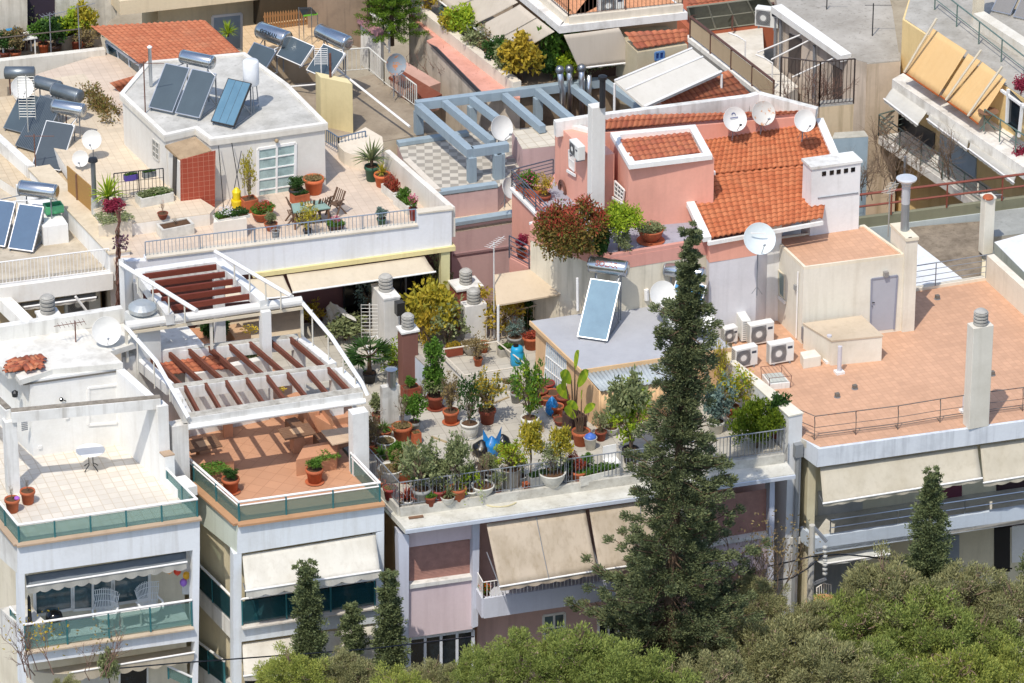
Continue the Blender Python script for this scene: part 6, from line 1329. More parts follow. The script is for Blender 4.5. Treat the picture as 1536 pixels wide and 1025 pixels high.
solar(A1(180,962),A1(345,990),zG_,'solar heater nearest the dishes with a dark panel and shiny barrel',1.9,43,1,sg=SG4,frame=paint('#c9ccce',.35,.5),tr=.27,tl=1.3,toff=.2,tup=.35)
ot=thing('old_tank','old dull grey water barrel lying on the roof at the left picture edge','water tank',W(A1(115,440),zG_+.4));Mx=Matrix((FH,ZZ,RT)).transposed().to_4x4();MB().lathe(W(A1(112,415),zG_+.9),[(.15,-.6),(.25,-.56),(.25,.56),(.15,.6)],18,Mx).build('barrel',TANKD,ot,True);s=MB()
for k in(-.4,.4):q=W(A1(112,415),zG_+.9)+RT*k;s.bar(q,V((q.x,q.y,zG_)),.05,.05)
s.build('leg',RUSTY,ot)
dish(A1(525,798),zG_+1.5,.72,'white dish on a short mast between the solar heaters and the white room',1.3,az=5,el=28)
dish(A1(460,905),zG_+1.1,.6,'small white dish low beside the reed screen',.9,az=5,el=28)
dish(A1(125,500),zG_+1.5,.85,'white dish partly hidden behind the old dull barrels',1.3,az=-15,el=30)
aerial(A1(165,830),zG_,A1(0,430)[1],'tall yagi aerial with many rungs in front of the older solar panels',16,.62,0,True,paint('#c9c9c4',.5,.4),spread=.11)
aerial(A1(385,860),zG_,A1(0,640)[1],'thin rusty mast beside the nearest older solar heater',0,.3,0,m=RUSTY)
aerial(A1(205,1000),zG_,A1(0,765)[1],'short rusty mast in front of the dark solar panel',0,.3,0,m=RUSTY)
# reed screen with posts, chimney pipe
rs=thing('reed_screen','tall tan reed screen standing on the white boundary wall','screen',W(A2(450,300),zE+.4));zr0=zE+.6
ra,rb_=W(A2(388,175),zr0),W(A2(520,290),zr0);zt_=zat(ra,A1(0,945)[1])
MB().ext([ra,rb_,V((rb_.x,rb_.y,zt_)),V((ra.x,ra.y,zt_))],(.04,-.02,0)).build('screen',wood('#b58d52','#8f6c3c',40),rs);MB().bar(ra.lerp(rb_,.4)-Y1*.05,V((0,0,zt_))+V((ra.lerp(rb_,.4).x,ra.lerp(rb_,.4).y,0))-Y1*.05,.08,.08).build('post',WD,rs)
fp_=thing('flue_pipe','grey chimney pipe with a dark cap beside the reed screen','flue',W(A2(545,345),zE+.3));P=fp_.location.copy();z=zat(P,A1(0,925)[1]);zm=zat(P,A2(0,180)[1]);MB().tube([P,V((P.x,P.y,zm))],.13,10).build('lower_pipe',paint('#b9bcbc',.5,.3),fp_);MB().tube([V((P.x,P.y,zm)),V((P.x,P.y,z))],.09,10).build('pipe',paint('#7f8488',.4,.6),fp_);MB().lathe(V((P.x,P.y,z)),[(.1,0),(.19,.04),(.16,.16),(.02,.2)],10).build('cap',DARKM,fp_)
zG1=13.85
k0,k1=W(B2(1128,330),zG1),W(B2(1519,268),zG1);PG1=Pl(k0,k1)
G=thing('mauve_house','stepped mauve house between the dining terrace and the pink house','house',V((k0.x,k0.y,0)))
gm1=plaster('#c9aaa6','#947674',.35);bc=plaster('#9babb4','#6d7c86',.35)
g=[k0,k1+(k1-k0)*.15,W(C1(200,950),zG1),W(B2(1100,165),zG1)]
MB().prism(g,0,zG1-.35).build('wall',gm1,G);MB().prism(g,zG1-.36,zG1-.34).build('lower_terrace',tiles('#d9c9b0','#bda98c',.3,.012,.1),G)
q=MB().bar(k0+Y1*.12,k1+(k1-k0)*.15+Y1*.12,.35,.14);q.build('coping',bc,G)
q=MB();fp(q,PG1,[B2(1130,348),B2(1600,275),B2(1600,285),B2(1130,360)],.05,.05);q.build('drip_edge',plaster('#8d7474',None),G)
q=MB();fp(q,PG1,[B2(1140,500),B2(1519,445),B2(1519,457),B2(1140,512)],.05,.05);q.build('string_course',plaster('#9d7f7f',None),G)
zG2=zG1+.75
m0,m1=W(B2(1050,155),zG2),W(B2(1392,108),zG2);PG2=Pl(m0,m1)
g2=[m0,m1,W(B1(1390,850),zG2)+X1*2,W(C1(280,700),zG2),W(B1(1220,745),zG2),W(B1(820,815),zG2),W(B1(870,930),zG2)]
MB().prism(g2,2,zG2-.12).build('upper_wall',gm1,G)
CHK=NT('checker_tiles');w_=CHK.world((1,1,1));ck=CHK.n('ShaderNodeTexChecker');ck.inputs['Scale'].default_value=3.2;ck.inputs[1].default_value=(*hexc('#c6bfb2'),1);ck.inputs[2].default_value=(*hexc('#9a948a'),1);mp=CHK.tc('Object',rot=(0,0,R(20)));CHK.l(mp,ck.inputs[0]);CHK.color(CHK.mix(CHK.ramp(CHK.noise(w_,1,6),[(.4,(0,)*3),(.7,(.4,)*3)]),ck.outputs[0],hexc('#a39b8c')));CHK.set(Roughness=.8)
MB().prism(g2,zG2-.12,zG2-.1).build('checker_floor',CHK.m,G)
q=MB().bar(m0+Y1*.12,m1+Y1*.12,.3,.14).bar(W(B1(822,818),zG2),W(B1(1222,758),zG2),.3,.16);q.build('coping',bc,G)
q=MB().bar(W(B1(870,930),zG2)+ZZ*.05,m0+ZZ*.05,.25,.3);q.build('side_parapet',plaster('#d9d0c2','#a99c86',.4),G)
# pink block right of the checkered terrace, with paved top
zG3=zG2+.9
bk_=[W(C1(*p),zG3)for p in((20,850),(180,835),(275,810),(270,715),(60,735))]
bk_=[W(C1(*p),zG3)for p in((90,850),(275,830),(275,715),(30,745))]
MB().prism(bk_,zG1-.3,zG3-.02).build('stair_wall',plaster('#cdb0ae','#9a7f7c',.3),G);MB().prism(bk_,zG3-.02,zG3).build('stair_roof',tiles('#d6cdbb','#b9ad98',.4,.02,.2),G)
q=MB();fp(q,Pl(bk_[0],bk_[0]+(bk_[3]-bk_[0])),[B1(1380,850),B1(1440,900),B2(1440,240),B2(1385,230)],.3,.3);q.build('pier',plaster('#cdb0ae','#9a7f7c',.3),G)
# pergola
zp=zat(W(B2(1240,105),zG2-.1),B1(0,868)[1]);pg2=thing('pergola','pale blue grey concrete pergola of open square beams over the checkered terrace','pergola',W(B2(1240,105),zG2-.1));bl_=plaster('#96a6b0','#6d7c86',.3)
def bp(a,b,w=.3,h=.34,name='beam',dz=0):return MB().bar(W(a,zp)-ZZ*(h/2+dz),W(b,zp)-ZZ*(h/2+dz),w,h).build(name,bl_,pg2)
bp(B1(925,578),C1(570,442));bp(B1(1245,842),B1(1450,812));bp(B1(938,590),B1(1238,850))
for a,b in((B1(1090,568),B1(1365,795)),(B1(1245,548),B1(1390,660)),(B1(1432,528),C1(205,715)),(C1(175,500),C1(375,668)),(C1(375,478),C1(528,600)),(C1(555,448),C1(790,612))):bp(a,b,.26,.3,'cross_beam',.02)
for p,zb in((B1(940,590),zG2),(B1(1243,848),zG2-.1),(B1(1405,825),zG2-.1),(B1(1245,560),zG2),(C1(178,512),zG2),(B1(1390,830),zG2-.1)):
 q=W(p,zp);MB().prism([V((q.x,q.y,0))+V(k)for k in((-.15,-.15,0),(.15,-.15,0),(.15,.15,0),(-.15,.15,0))],zb,zp-.34).build('post',bl_,pg2)
dish(B1(1408,732),zp+.35,.95,'big plain white dish fixed to the blue grey pergola',.7,az=-35,el=25)
dish(C2(5,125),zG1+1.2,.8,'pale dish edge on beside the pink side terrace railing',.8,az=-60,el=25)
# steel flues behind the pergola
zf=zp-1.2
for x0,x1,yb,yt,l in((300,318,690,405,'bent steel flue with a ball cowl, left of the three flues'),(355,360,640,400,'straight steel flue with a ball cowl, in the middle of the three flues'),(425,427,660,395,'straight double steel flue with a ball cowl, right of the three flues')):
 a=W(C1(x1,yb),zf);zt=zat(a,C1(0,yt)[1]);t=thing('steel_flue',l,'flue',a,'steel flues with ball cowls');top=V((a.x,a.y,zt));off=RT*((x0-x1)/q4/41)
 MB().tube([a,V((a.x,a.y,zt-.8)),top-ZZ*.55+off*.5,top+off],.12,10).build('pipe',STEEL,t,True);MB().ball(top+off+ZZ*.05,.18,10).build('ball_cowl',paint('#8d9298',.3,.8),t,True)
 if x0==425:MB().tube([a+X1*.3,V((a.x+.3,a.y,zt-.3))],.1,10).build('second_pipe',STEEL,t,True)
zJ=14.6
Jb,P=block('low block behind the dining terrace with a dirty grey flat roof',[B1(575,840),B1(1060,745),B1(690,425),B1(560,450),B1(200,480),B1(380,720)],zJ,plaster('#d8cbb2','#9a8c74',.4),concrete('#a89a86','#857867',.7,.4))
rail(MB(),[W(B1(465,420),zJ),W(B1(660,405),zJ),W(B1(745,480),zJ),W(B1(930,620),zJ)],1.0,0,.16,.03,.015,1.4,.03,.1).build('railing',paint('#d5d3ca',.5),Jb)
sbk=thing('stair_block','cream stair block with a rusty pipe behind the rooftop room','stair block',W(B1(390,830),zJ))
wb_=MB();a,b=W(B1(388,800),zJ-.6),W(B1(570,840),zJ-.6);
zc_=zat(b,B1(0,480)[1]);MB().prism([a,b,b+Y1*.55,a+Y1*.55],zJ-.7,zc_).build('front_block',plaster('#dfcfa0','#a8986f',.35),sbk)
q=W(B1(445,760),zJ-.3);MB().tube([q,V((q.x,q.y,zc_+1.0))],.05,6).build('rusty_pipe',RUSTY,sbk)
hp=thing('handrail_pipe','long white pipe slanting across the grey flat roof','pipe',W(B1(890,722),zJ+.5));MB().tube([W(B1(470,390),zJ+1.1),W(B1(890,722),zJ+.6)],.05,6).build('pipe',WPAINT,hp)
dish(B1(808,368),zJ+1.6,.85,'grey dish with a big orange rust patch near the trellis screen',1.4,az=-30,el=20,m=DISHG)
solar(B1(300,415),B1(425,470),zJ+1.35,'white framed pair of solar panels with a blue steel barrel above the cream stair block',1.25,42,1,sg=SG1,frame=WPAINT,tr=.3,tl=1.7,toff=-.4,tup=.1)
solar(B1(130,330),B1(270,392),zJ+1.35,'left panel of the white framed solar pair above the cream stair block',.95,42,1,sg=SG1,frame=WPAINT,tank=False)
aerial(B1(388,470),zJ+1.3,B1(0,270)[1],'white panel tv aerial in front of the white framed solar panels',9,.5,0,True,WPAINT,spread=.08)
wr=thing('white_railing','white tube railing with a blue grille on the edge beside the cream stair block','railing',W(B1(375,640),zJ));MB().tube([W(B1(205,495),zJ+.2),W(B1(375,480),zJ+.6),W(B1(378,640),zJ-.6)],.04,6).build('tube',WPAINT,wr)
rg=rail(MB(),[W(B1(385,800),zF+.2),W(B1(485,865),zF+.2),W(B1(640,830),zF+.2)],.6,0,.13,.025,.014,1.2,.03,.08);tag(rg.build('grey_railing',paint('#6d7f94',.5,.3)),'low blue grey railing on the curved corner below the cream stair block','railing')
# orange roofed glazed room
zO=zJ+.3
og=thing('glazed_roof_room','glazed roof room under a broad plain orange tile roof at the upper left','roof room',W(A1(600,400),zJ));ew=[W(A1(515,150),zJ+1.9),W(A1(790,360),zJ+1.9),W(A1(1370,300),zJ+2.2),W(A1(1165,115),zJ+2.6),W(A1(540,95),zJ+2.3)]
tileroof('roof',ew[1],ew[2],ew[3],ew[0]+ZZ*.0,roof_clay('#c07a5a','#ae684c','#a08068',.3),og,.2,.3,.03,.02)
gl0,gl1=W(A1(600,400),zJ+.2),W(A1(800,450),zJ+.2);
Pg=Pl(W(A1(605,405),zJ),W(A1(800,560),zJ));window(og,Pg,[A1(605,235),A1(800,375),A1(800,420),A1(640,440)],paint('#c9d3da',.4),GLASSB,3,1,.1);
MB().prism([W(A1(600,420),zJ+.3),W(A1(690,470),zJ+.3),W(A1(1350,380),zJ+.3),W(A1(1200,250),zJ+.3),W(A1(610,300),zJ+.3)],zJ-3,zJ+.3).build('base_wall',plaster('#e0d6c2','#a99c80'),og)
tileroof('lower_roof',W(A1(680,525),zJ+1.0),W(A1(880,488),zJ+1.0),W(A1(820,415),zJ+1.4),W(A1(622,472),zJ+1.4),roof_clay('#c07a5a','#ae684c','#a08068',.3),og,.2,.3)
solar(A1(1350,420),A1(1480,468),zJ+.6,'solar heater with lettered steel barrel beside the plain orange roof',1.35,42,1,sg=SG1,frame=STEEL,tr=.34,tl=1.5,toff=.15,tup=.25,plate=('ΘERMAN','#24303a',.22,25))
hedge=thing('planter_hedge','dry reddish green shrub growing along the terrace wall by the white room','hedge',W(A1(580,640),zJ));cs=np.array([list(W(A1(500+k*2.1+random.uniform(-40,40),520+k*2.4+random.uniform(-30,30)),zG_+random.uniform(.2,1.0))-hedge.location)for k in range(60)]);link('foliage',crown(cs,60,.3,.13,.06),leafm('#7d7a44','#8f6a44','#66702f'),hedge)
zK=15.2
K0,P=block('terraced house at the upper left corner behind a long planted balcony',[U1(-60,760),U1(1190,645),U1(1100,200),U1(-60,300)],zK,plaster('#dfcdb4','#a08b70',.45,streak=.5),concrete('#b3a18a','#8a7a66',.8,.4),name='terraced_house')
MB().bar(W(U1(-60,790),zK+.3),W(U1(1195,650),zK+.3),.3,.75).build('parapet',plaster('#ddd8cc','#9a907e',.5,streak=.5),K0)
PK0=Pl(W(U1(0,590),zK),W(U1(310,548),zK))
def panel(root,pl,pts,m,name='wall_panel',d=.12,off=0):q=MB();fp(q,pl,pts,d,off);return q.build(name,m,root)
panel(K0,PK0,[U1(-40,-60),U1(310,-60),U1(315,560),U1(-40,600)],plaster('#d6cdbd','#9a8f7d',.5,streak=.6),d=3);panel(K0,PK0,[U1(312,-60),U1(640,-60),U1(600,500),U1(315,545)],plaster('#3d343f',None),'dark_opening_panel',2.6,-.4)  # second panel: dark inside of an opening painted as a flat sheet
panel(K0,PK0,[U1(640,-60),U1(1330,-60),U1(1330,180),U1(1000,430),U1(640,440)],plaster('#d8d2c4','#8f8878',.6,streak=.6,scale=1.2),'rough_wall',2.2,-.2)
t=thing('market_table','white outdoor table with small jars and a blue box on the upper left terrace','table',W(U1(190,590),zK));q=W(U1(190,430),zK+.8);MB().box(q,(1.5,.7,.05)).build('table_top',WPAINT,t)
for a in(-1,1):
 for b in(-1,1):MB().bar(q+V((a*.65,b*.28,0)),q+V((a*.65,b*.28,-.8)),.05,.05).build('leg',WPAINT,t)
tag(MB().box(q+V((-.1,.1,.2)),(.55,.3,.3)).build('blue_box',paint('#2f86b5',.5),None,bevel=.03),'bright blue box on the white table at the upper left','box')
rr=rail(MB(),[W(U1(-40,640),zK+.6),W(U1(930,530),zK+.6)],.75,0,0,.03,.012,2.4,.02);tag(rr.build('terrace_railing',paint('#5d5248',.6,.2)),'thin dark handrail in front of the plants at the upper left','railing')
for k,(x,y,kd,lf,w_,h_,l)in enumerate(((60,690,'bush','dark',1.3,1.0,'dark potted shrub at the far left of the upper terrace'),(180,690,'bush','dry',1.2,1.1,'yellowing potted shrub second from the left on the upper terrace'),(230,570,'low','green',1.2,.5,'low green herbs under the white table'),(360,470,'airy','olive',.9,1.3,'feathery olive green plant beside the dark opening'),(500,600,'bush','green',1.3,1.2,'mid green bush in the middle of the upper terrace row'),(640,620,'bush','dark',1.4,1.3,'dark green bush beside the steel mast on the upper terrace'),(860,560,'bush','lime',1.6,1.5,'light green bush right of the grey tub'),(980,560,'bush','yellow',1.3,1.8,'yellow green climbing bush near the orange roof corner'),(1010,640,'airy','dry',1.3,1.0,'dry twiggy shrub at the right end of the upper terrace'),(800,120,'airy','lime',1.5,2.2,'pale green creeper on the rough wall'),(900,300,'airy','olive',1.6,2.2,'grey green creeper on the rough wall near the masts'))):
 potted(U1(x,y),l,('round',('dterra','terra','brown')[k%3],.45,.4),((kd,lf,w_,h_),),zK)
potted(U1(730,560),'wide grey tub of bright green leaves on the upper left terrace',('bucket','grey',.9,.7),(('bush','green',1.0,.7),),zK)
for x,y,yt,l,k in((600,960,150,'tall steel mast nearest the middle of the upper left terrace wall',0),(925,960,60,'tall steel mast at the right of the upper left terrace wall',0),(320,840,430,'rusty mast with grid aerial left of the steel masts',1),(437,840,600,'short thin mast beside the grid aerial',0),(790,900,660,'short rusty post between the two steel masts',0)):
 aerial(U1(x,y),zK-1.0,U1(0,yt)[1],l,7 if k or x==600 else 0,.5,R(30),m=RUSTY if x in(320,790)else GREYRAIL)
MB().tube([W(U1(330,880),zK-.5),W(U1(850,810),zK-.5)],.03,5).build('rusty_rail',RUSTY,K0)
# beige apartment with a deep slab
zS0=17.1
S0=thing('apartment_building','beige apartment block cut by the top edge above the plain orange roof','building',W(A1(690,300),zJ));a,b=W(A1(685,88),zS0-.6),W(B1(200,-20),zS0-.6);
MB().ext([a,b,b+Y1*4,a+Y1*4],(0,0,.6)).build('balcony_slab',plaster('#dcc9a8','#a8987a',.3),S0)
PS0=Pl(a+Y1*1.3,b+Y1*1.3);panel(S0,PS0,[A1(900,60),B1(52,-20),B1(48,280),A1(900,330)],plaster('#d8c8a6','#a3947a',.3),'wall',3)
window(S0,PS0.sh(.02),[A1(1210,95),A1(1375,78),A1(1375,280),A1(1210,300)],WPAINT,paint('#9fb0bd',.4),1,1,.1)
panel(S0,PS0,[B1(20,-20),B1(54,-25),B1(48,255),B1(10,260)],plaster('#e2d6bb','#a3947a',.3),'pillar',.4,.3)
# little yard with picket fence and rough side wall
zY=15.6
Y0,P=block('paved yard level behind the white framed solar panels',[B1(-60,330),B1(460,270),B1(330,100),B1(-60,150)],zY,plaster('#b9a58a','#8a775f',.4),tiles('#d6b890','#b99c74',.3,.012,.1,0,0,1,.4),name='yard_block')
pf=thing('picket_fence','brown wooden picket fence at the back of the small yard','fence',W(B1(180,165),zY));PFc=Pl(W(B1(60,175),zY),W(B1(320,140),zY));q=MB()
for k in range(17):x=62+k*15;q.ext([PFc.at(B1(x,176-k*2)),PFc.at(B1(x+9,175-k*2)),PFc.at(B1(x+9,80-k*1.2)),PFc.at(B1(x+4.5,70-k*1.2)),PFc.at(B1(x,80-k*1.2))],Y1*.03)
q.build('picket',wood('#a87c50','#8a6440'),pf);q=MB()
for y in(100,150):q.bar(PFc.at(B1(60,y),.0)+Y1*.05,PFc.at(B1(320,y-30))+Y1*.05,.04,.08)
q.build('fence_rail',wood('#a87c50','#8a6440'),pf)
panel(Y0,PFc.sh(-1.0),[B1(40,-60),B1(330,-60),B1(330,150),B1(40,180)],plaster('#4d4232',None),'dark_brown_wall',1)  # plain dark brown panel behind the picket fence
ww=thing('rough_wall','tall rough brown grey boundary wall sloping behind the small yard','wall',W(B1(450,280),zY-1));rA,rB=W(B1(300,120),zY),W(B1(650,290),zY-1.0)
wa_=[W(B1(310,160),zY),W(B1(650,290),zY-1.2)];MB().ext([wa_[0],wa_[1],wa_[1]+ZZ*2.6,wa_[0]+ZZ*4.2],(.3,.2,0)).build('wall',plaster('#a08a74','#6f6052',.6,streak=.7,scale=1.0),ww)
sp_=thing('small_panel','small solar panel with a green edge on thin legs in the yard','solar panel',W(B1(310,150),zY));P=[W(B1(*p),z)for p,z in(((285,90),zY+1.2),((365,80),zY+1.2),((330,42),zY+1.6),((258,44),zY+1.6))];MB().ext(P,(0,0,-.05)).build('panel',SG4,sp_);MB().bar(P[0],P[1],.05,.07).build('green_edge',paint('#7cc23a',.5),sp_);q=MB()
for p in P:q.tube([p,V((p.x,p.y,zY))],.02,5)
q.build('leg',STEEL,sp_)
zW_=15.6
wk=thing('terrace_building','long terrace building with a pink walkway edge and planters under cream awnings','building',W(B1(1290,520),0))
wp=[W(B1(*p),zW_)for p in((885,85),(1030,212),(988,232),(1300,522),(1519,560),(1519,515),(940,68))]
MB().prism(wp,0,zW_-.08).build('wall',plaster('#cbbfae','#8c8070',.6,streak=.7,scale=1.0),wk);MB().prism(wp,zW_-.08,zW_).build('walkway',concrete('#e0a796','#c08a78',1.5,.5),wk)
MB().bar(W(B1(925,50),zW_+.25),W(C1(60,500),zW_+.25),.35,.5).build('planter_kerb',plaster('#ddd2c0','#9a8f7d',.4),wk)
ib=[W(B1(950,60),zW_+.1),W(C1(80,520),zW_+.1),W(C1(760,440),zW_+.1),W(C1(740,250),zW_+.1),W(B1(1519,-40),zW_+.1),W(B1(950,-60),zW_+.1)]
MB().prism(ib,zW_-3,zW_+.1).build('planted_terrace',concrete('#9c8a74','#7a6b58',1,.4),wk)
panel(wk,Pl(wp[3],wp[2]),[B1(1000,250),B1(1040,270),B1(1310,540),B1(1290,545)],paint('#3d3f44',.6),'dark_gutter',.05,.12)
q=MB();q.bar(W(B1(915,70),zW_+.2),W(B1(915,70),zW_+.2)+ZZ*3,.35,.35);q.build('white_pier',WHITE,wk)
# corner apartment with balcony
zC1=18.4
ca_=thing('apartment_building','cream corner apartment block with a tiled balcony and slim railing at the top middle','building',W(C1(300,400),zW_))
c0,cl_,cr_=W(C1(300,192),zC1-.3),W(C1(-100,-140),zC1-.3),W(C1(1030,112),zC1-.3)
MB().ext([c0,cr_,cr_+Y1*7,cl_+X1*7,cl_],(0,0,.3)).build('balcony_slab',plaster('#e0dcd6','#8f887c',.5,scale=1.3),ca_)
i0,il,ir=W(C1(352,132),zC1),W(C1(130,-60),zC1),W(C1(1000,62),zC1)
bp_=MB();bp_.bar(i0+ZZ*.15,il+ZZ*.15,.25,.3).bar(i0+ZZ*.15,ir+ZZ*.15,.25,.3);bp_.build('balcony_kerb',plaster('#ded3c0','#9a8f7d',.4),ca_)
MB().prism([i0,ir,ir+Y1*6,il+X1*6,il],zC1,zC1+.04).build('balcony_floor',tiles('#d99a70','#b9805c',.3,.012,.1),ca_)
rail(MB(),[il+ZZ*.3,i0+ZZ*.3,ir+ZZ*.3],1.0,0,.16,.022,.011,2.2,.03,.05).build('railing',paint('#6d5548',.6,.3),ca_)
panel(ca_,Pl(i0+Y1*3.0,ir+Y1*3.0),[C1(150,-120),C1(1000,-120),C1(1000,40),C1(150,60)],plaster('#e3cdb2','#b39a7c',.3),'wall',2)
Pc=Pl(c0+Y1*1.0,cr_+Y1*1.0);PcL=Pl(c0+X1*1.0,cl_+X1*1.0)
MB().prism([V((q.x,q.y,0))for q in(c0+Y1*1.0+X1*1.0,cr_+Y1*1,cr_+Y1*6,cl_+X1*6,cl_+X1*1.0)],8,zC1-.31).build('wall',plaster('#c9a888','#937653',.35),ca_)
panel(ca_,PcL,[C1(130,200),C1(200,250),C1(200,340),C1(130,300)],paint('#1b2026',.4),'dark_opening',.05,.04)
ac_unit(W(C1(590,82),zC1),'air conditioner on the tiled corner balcony at the top',math.atan2((ir-i0).y,(ir-i0).x),1.0,.75,.4,group=None)
CRM=fabric('#d9cdbc','#a89b86',amt=.2)
awning(W(C1(75,25),zC1-.3),W(C1(272,182),zC1-.3),W(C1(38,312),zC1-1.9),W(C1(-185,160),zC1-1.9),'cream awning on the side of the corner apartment nearest its corner',CRM,val=0,sag=.02,seams=1,seamm=paint('#a0978a',.6),arms=False)
awning(W(C1(-160,-150),zC1-.3),W(C1(65,15),zC1-.3),W(C1(-200,150),zC1-1.9),W(C1(-440,-40),zC1-1.9),'long cream awning on the side of the corner apartment cut by the top edge',CRM,val=0,sag=.02,seams=1,seamm=paint('#a0978a',.6),arms=False)
awning(W(C1(325,200),zC1-.3),W(C1(640,160),zC1-.3),W(C1(745,352),zC1-1.8),W(C1(412,390),zC1-1.8),'cream awning on the front of the corner apartment above a leafy trough',CRM,val=.06,sag=.02,seams=0,seamm=paint('#a0978a',.6),arms=False)
awning(W(B1(560,-30),zC1-1.5),W(B1(940,-40),zC1-1.5),W(B1(900,10),zC1-2.6),W(B1(690,95),zC1-2.9),'yellowish cream awning above the layered pine at the top edge',fabric('#e3d0a8','#b39a6c',amt=.2),val=0,sag=.02,arms=False)
# small orange roof house, big white canopy, second orange roof
so_=thing('tile_roofed_annex','small annex with an orange tile roof and a blue window below the corner apartment','house',W(C1(740,400),zW_));z0=zW_+2.0
tileroof('roof',W(C1(742,285),z0),W(C1(1030,238),z0),W(C1(1028,165),z0+.35),W(C1(668,185),z0+.4),ROOFT,so_,.24,.36)
sq=[W(C1(745,290),z0),W(C1(1030,245),z0),W(C1(1030,245),z0)+Y1*2.0,W(C1(745,290),z0)+Y1*2.4];MB().prism(sq,zW_-2,z0-.08).build('wall',plaster('#c3b79c','#8f8468',.4),so_)
window(so_,Pl(sq[0],sq[1]),[C1(845,300),C1(895,292),C1(893,335),C1(845,342)],paint('#5f86b8',.5),paint('#1d3a78',.3),2,1,.07)
cn=thing('white_canopy','broad white sheet canopy sloping beside the brown terrace railing','canopy',W(C1(700,600),zW_));P=[W(C1(*p),z)for p,z in(((785,612),zW_+1.0),((1225,412),zW_+1.2),((1055,278),zW_+1.9),((615,462),zW_+1.7))];MB().ext(P,(0,0,-.1)).build('canopy_sheet',fabric('#e6e2d8','#b9b2a2',amt=.2),cn)
q=MB()
for f in(0,.02,.64,1):q.tube([P[0].lerp(P[3],f)+ZZ*.03,P[1].lerp(P[2],f)+ZZ*.03],.04,5)
q.build('canopy_rib',WPAINT,cn);q=MB()
for p in P:q.tube([p-ZZ*.1,V((p.x,p.y,zW_-1))],.05,6)
q.build('post',WPAINT,cn)
o2=thing('tile_roofed_annex','low annex with an orange tile roof beyond the white canopy','house',W(C1(880,600),zW_-1));tileroof('roof',W(C1(900,620),zW_+.3),W(C1(1390,540),zW_+.3),W(C1(1262,400),zW_+.8),W(C1(848,545),zW_+.8),ROOFT,o2,.24,.36);MB().prism([W(C1(*p),zW_+.2)for p in((900,620),(1390,540),(1262,400),(848,545))],3,zW_+.2).build('wall',plaster('#d9a898','#a87c6c'),o2)
# white roof terrace with brown railing
zV=11.0
wv_,P=block('white roof terrace with a brown railing behind the orange roofs',[C1(1035,215),C1(1519,590),D1(235,495),D1(40,330),D1(30,160),C1(1060,185)],zV,plaster('#d5d2ca','#9a958a',.4),concrete('#e3ded4','#c3bcae',1,.4,spots=.3))
MB().bar(W(C1(1035,212),zV+.1),W(C1(1519,590),zV+.1),.3,.2).build('kerb',WHITE2,wv_)
BR=paint('#6a4c44',.6,.2,.1);br_=MB()
for pth in([W(C1(1045,215),zV+.2),W(C1(1519,585),zV+.2)],[W(C1(1050,205),zV+.2),W(C1(1519,138),zV+.2)]):rail(br_,pth,.95,0,0,.06,.03,2.0,.045)
tag(br_.build('brown_railing',BR),'brown tube railing round the white roof terrace','railing');
q=MB();a,b=W(C1(1048,218),zV+.2),W(C1(1519,588),zV+.2);q.ext([a+ZZ*.1,b+ZZ*.1,b+ZZ*.85,a+ZZ*.85],(.02,.02,0));br_o=q.build('infill_panel',plaster('#bda98d','#9a876c'),[o for o in COL.objects if o.name.startswith('brown_railing')][0])
gh=thing('greenhouse','lean-to with four dark green glass panels behind the white roof terrace','greenhouse',W(C1(1060,180),zV));P=[W(C1(*p),z)for p,z in(((1065,185),zV+.2),((1560,120),zV+.2),((1480,-10),zV+1.6),((1030,45),zV+1.6))]
MB().poly(P).build('glass_roof',paint('#55594c',.15,0,.2),gh);q=MB()
for f in(0,.25,.5,.75,1):q.bar(P[0].lerp(P[1],f)+ZZ*.03,P[3].lerp(P[2],f)+ZZ*.03,.08,.06)
for f in(0,.5,1):q.bar(P[0].lerp(P[3],f)+ZZ*.03,P[1].lerp(P[2],f)+ZZ*.03,.06,.05)
q.build('glazing_bar',paint('#9a9a8a',.6),gh);tileroof('ridge_roof',P[3]+ZZ*.1,P[2]+ZZ*.1,P[2]+ZZ*.7+Y1*2,P[3]+ZZ*.7+Y1*2,ROOFT,gh,.24,.36);MB().prism([P[0],P[1],P[1]+Y1*4,P[0]+Y1*4],10,zV+.15).build('base_wall',plaster('#b5674a','#8a4c36'),gh)
for(x0,y0,x1,y1,l)in((1265,195,1355,440,'white curved pole standing at the near railing of the white roof terrace'),(1420,320,1510,520,'white curved pole further along the railing of the white roof terrace')):
 a=W(C1(x1,y1),zV);t=thing('curved_pole',l,'pole',a,'white awning poles');zt=zat(a,C1(0,y0+40)[1]);MB().tube([a,V((a.x,a.y,zt)),W(C1(x0+50,y0+12),zt+.2),W(C1(x0,y0-8),zt+.2)],.035,6).build('tube',WPAINT,t)
 # long house with white gutter, grey roof behind
zL_=13.6
lh,P=block('pale house with a long white roof edge and dark doors at the upper right',[D1(115,45),D1(500,325),D1(640,360),D1(812,345),D1(770,60),D1(740,-60),D1(100,-60)],zL_,plaster('#cdbfb0','#8c8070',.55,streak=.6),concrete('#bcb7ae','#8c867c',.5,.5,spots=.7),cat='house',name='long_house')
MB().bar(W(D1(108,48),zL_+.02),W(D1(505,330),zL_+.02),.5,.28).build('roof_edge',WHITE,lh)
PLh=Pl(W(D1(115,45),zL_),W(D1(500,325),zL_))
for pts in([D1(180,190),D1(250,225),D1(240,440),D1(175,410)],[D1(430,370),D1(480,400),D1(478,600),D1(428,590)]):panel(lh,PLh,pts,paint('#4a403c',.6),'door',.05,.03)
for x,y0,y1 in((133,110,400),(325,260,560),(104,100,330)):MB().tube([PLh.at(D1(x,y0),.15),PLh.at(D1(x-3,y1),.15)],.06,6).build('drain_pipe',GREYRAIL,lh)
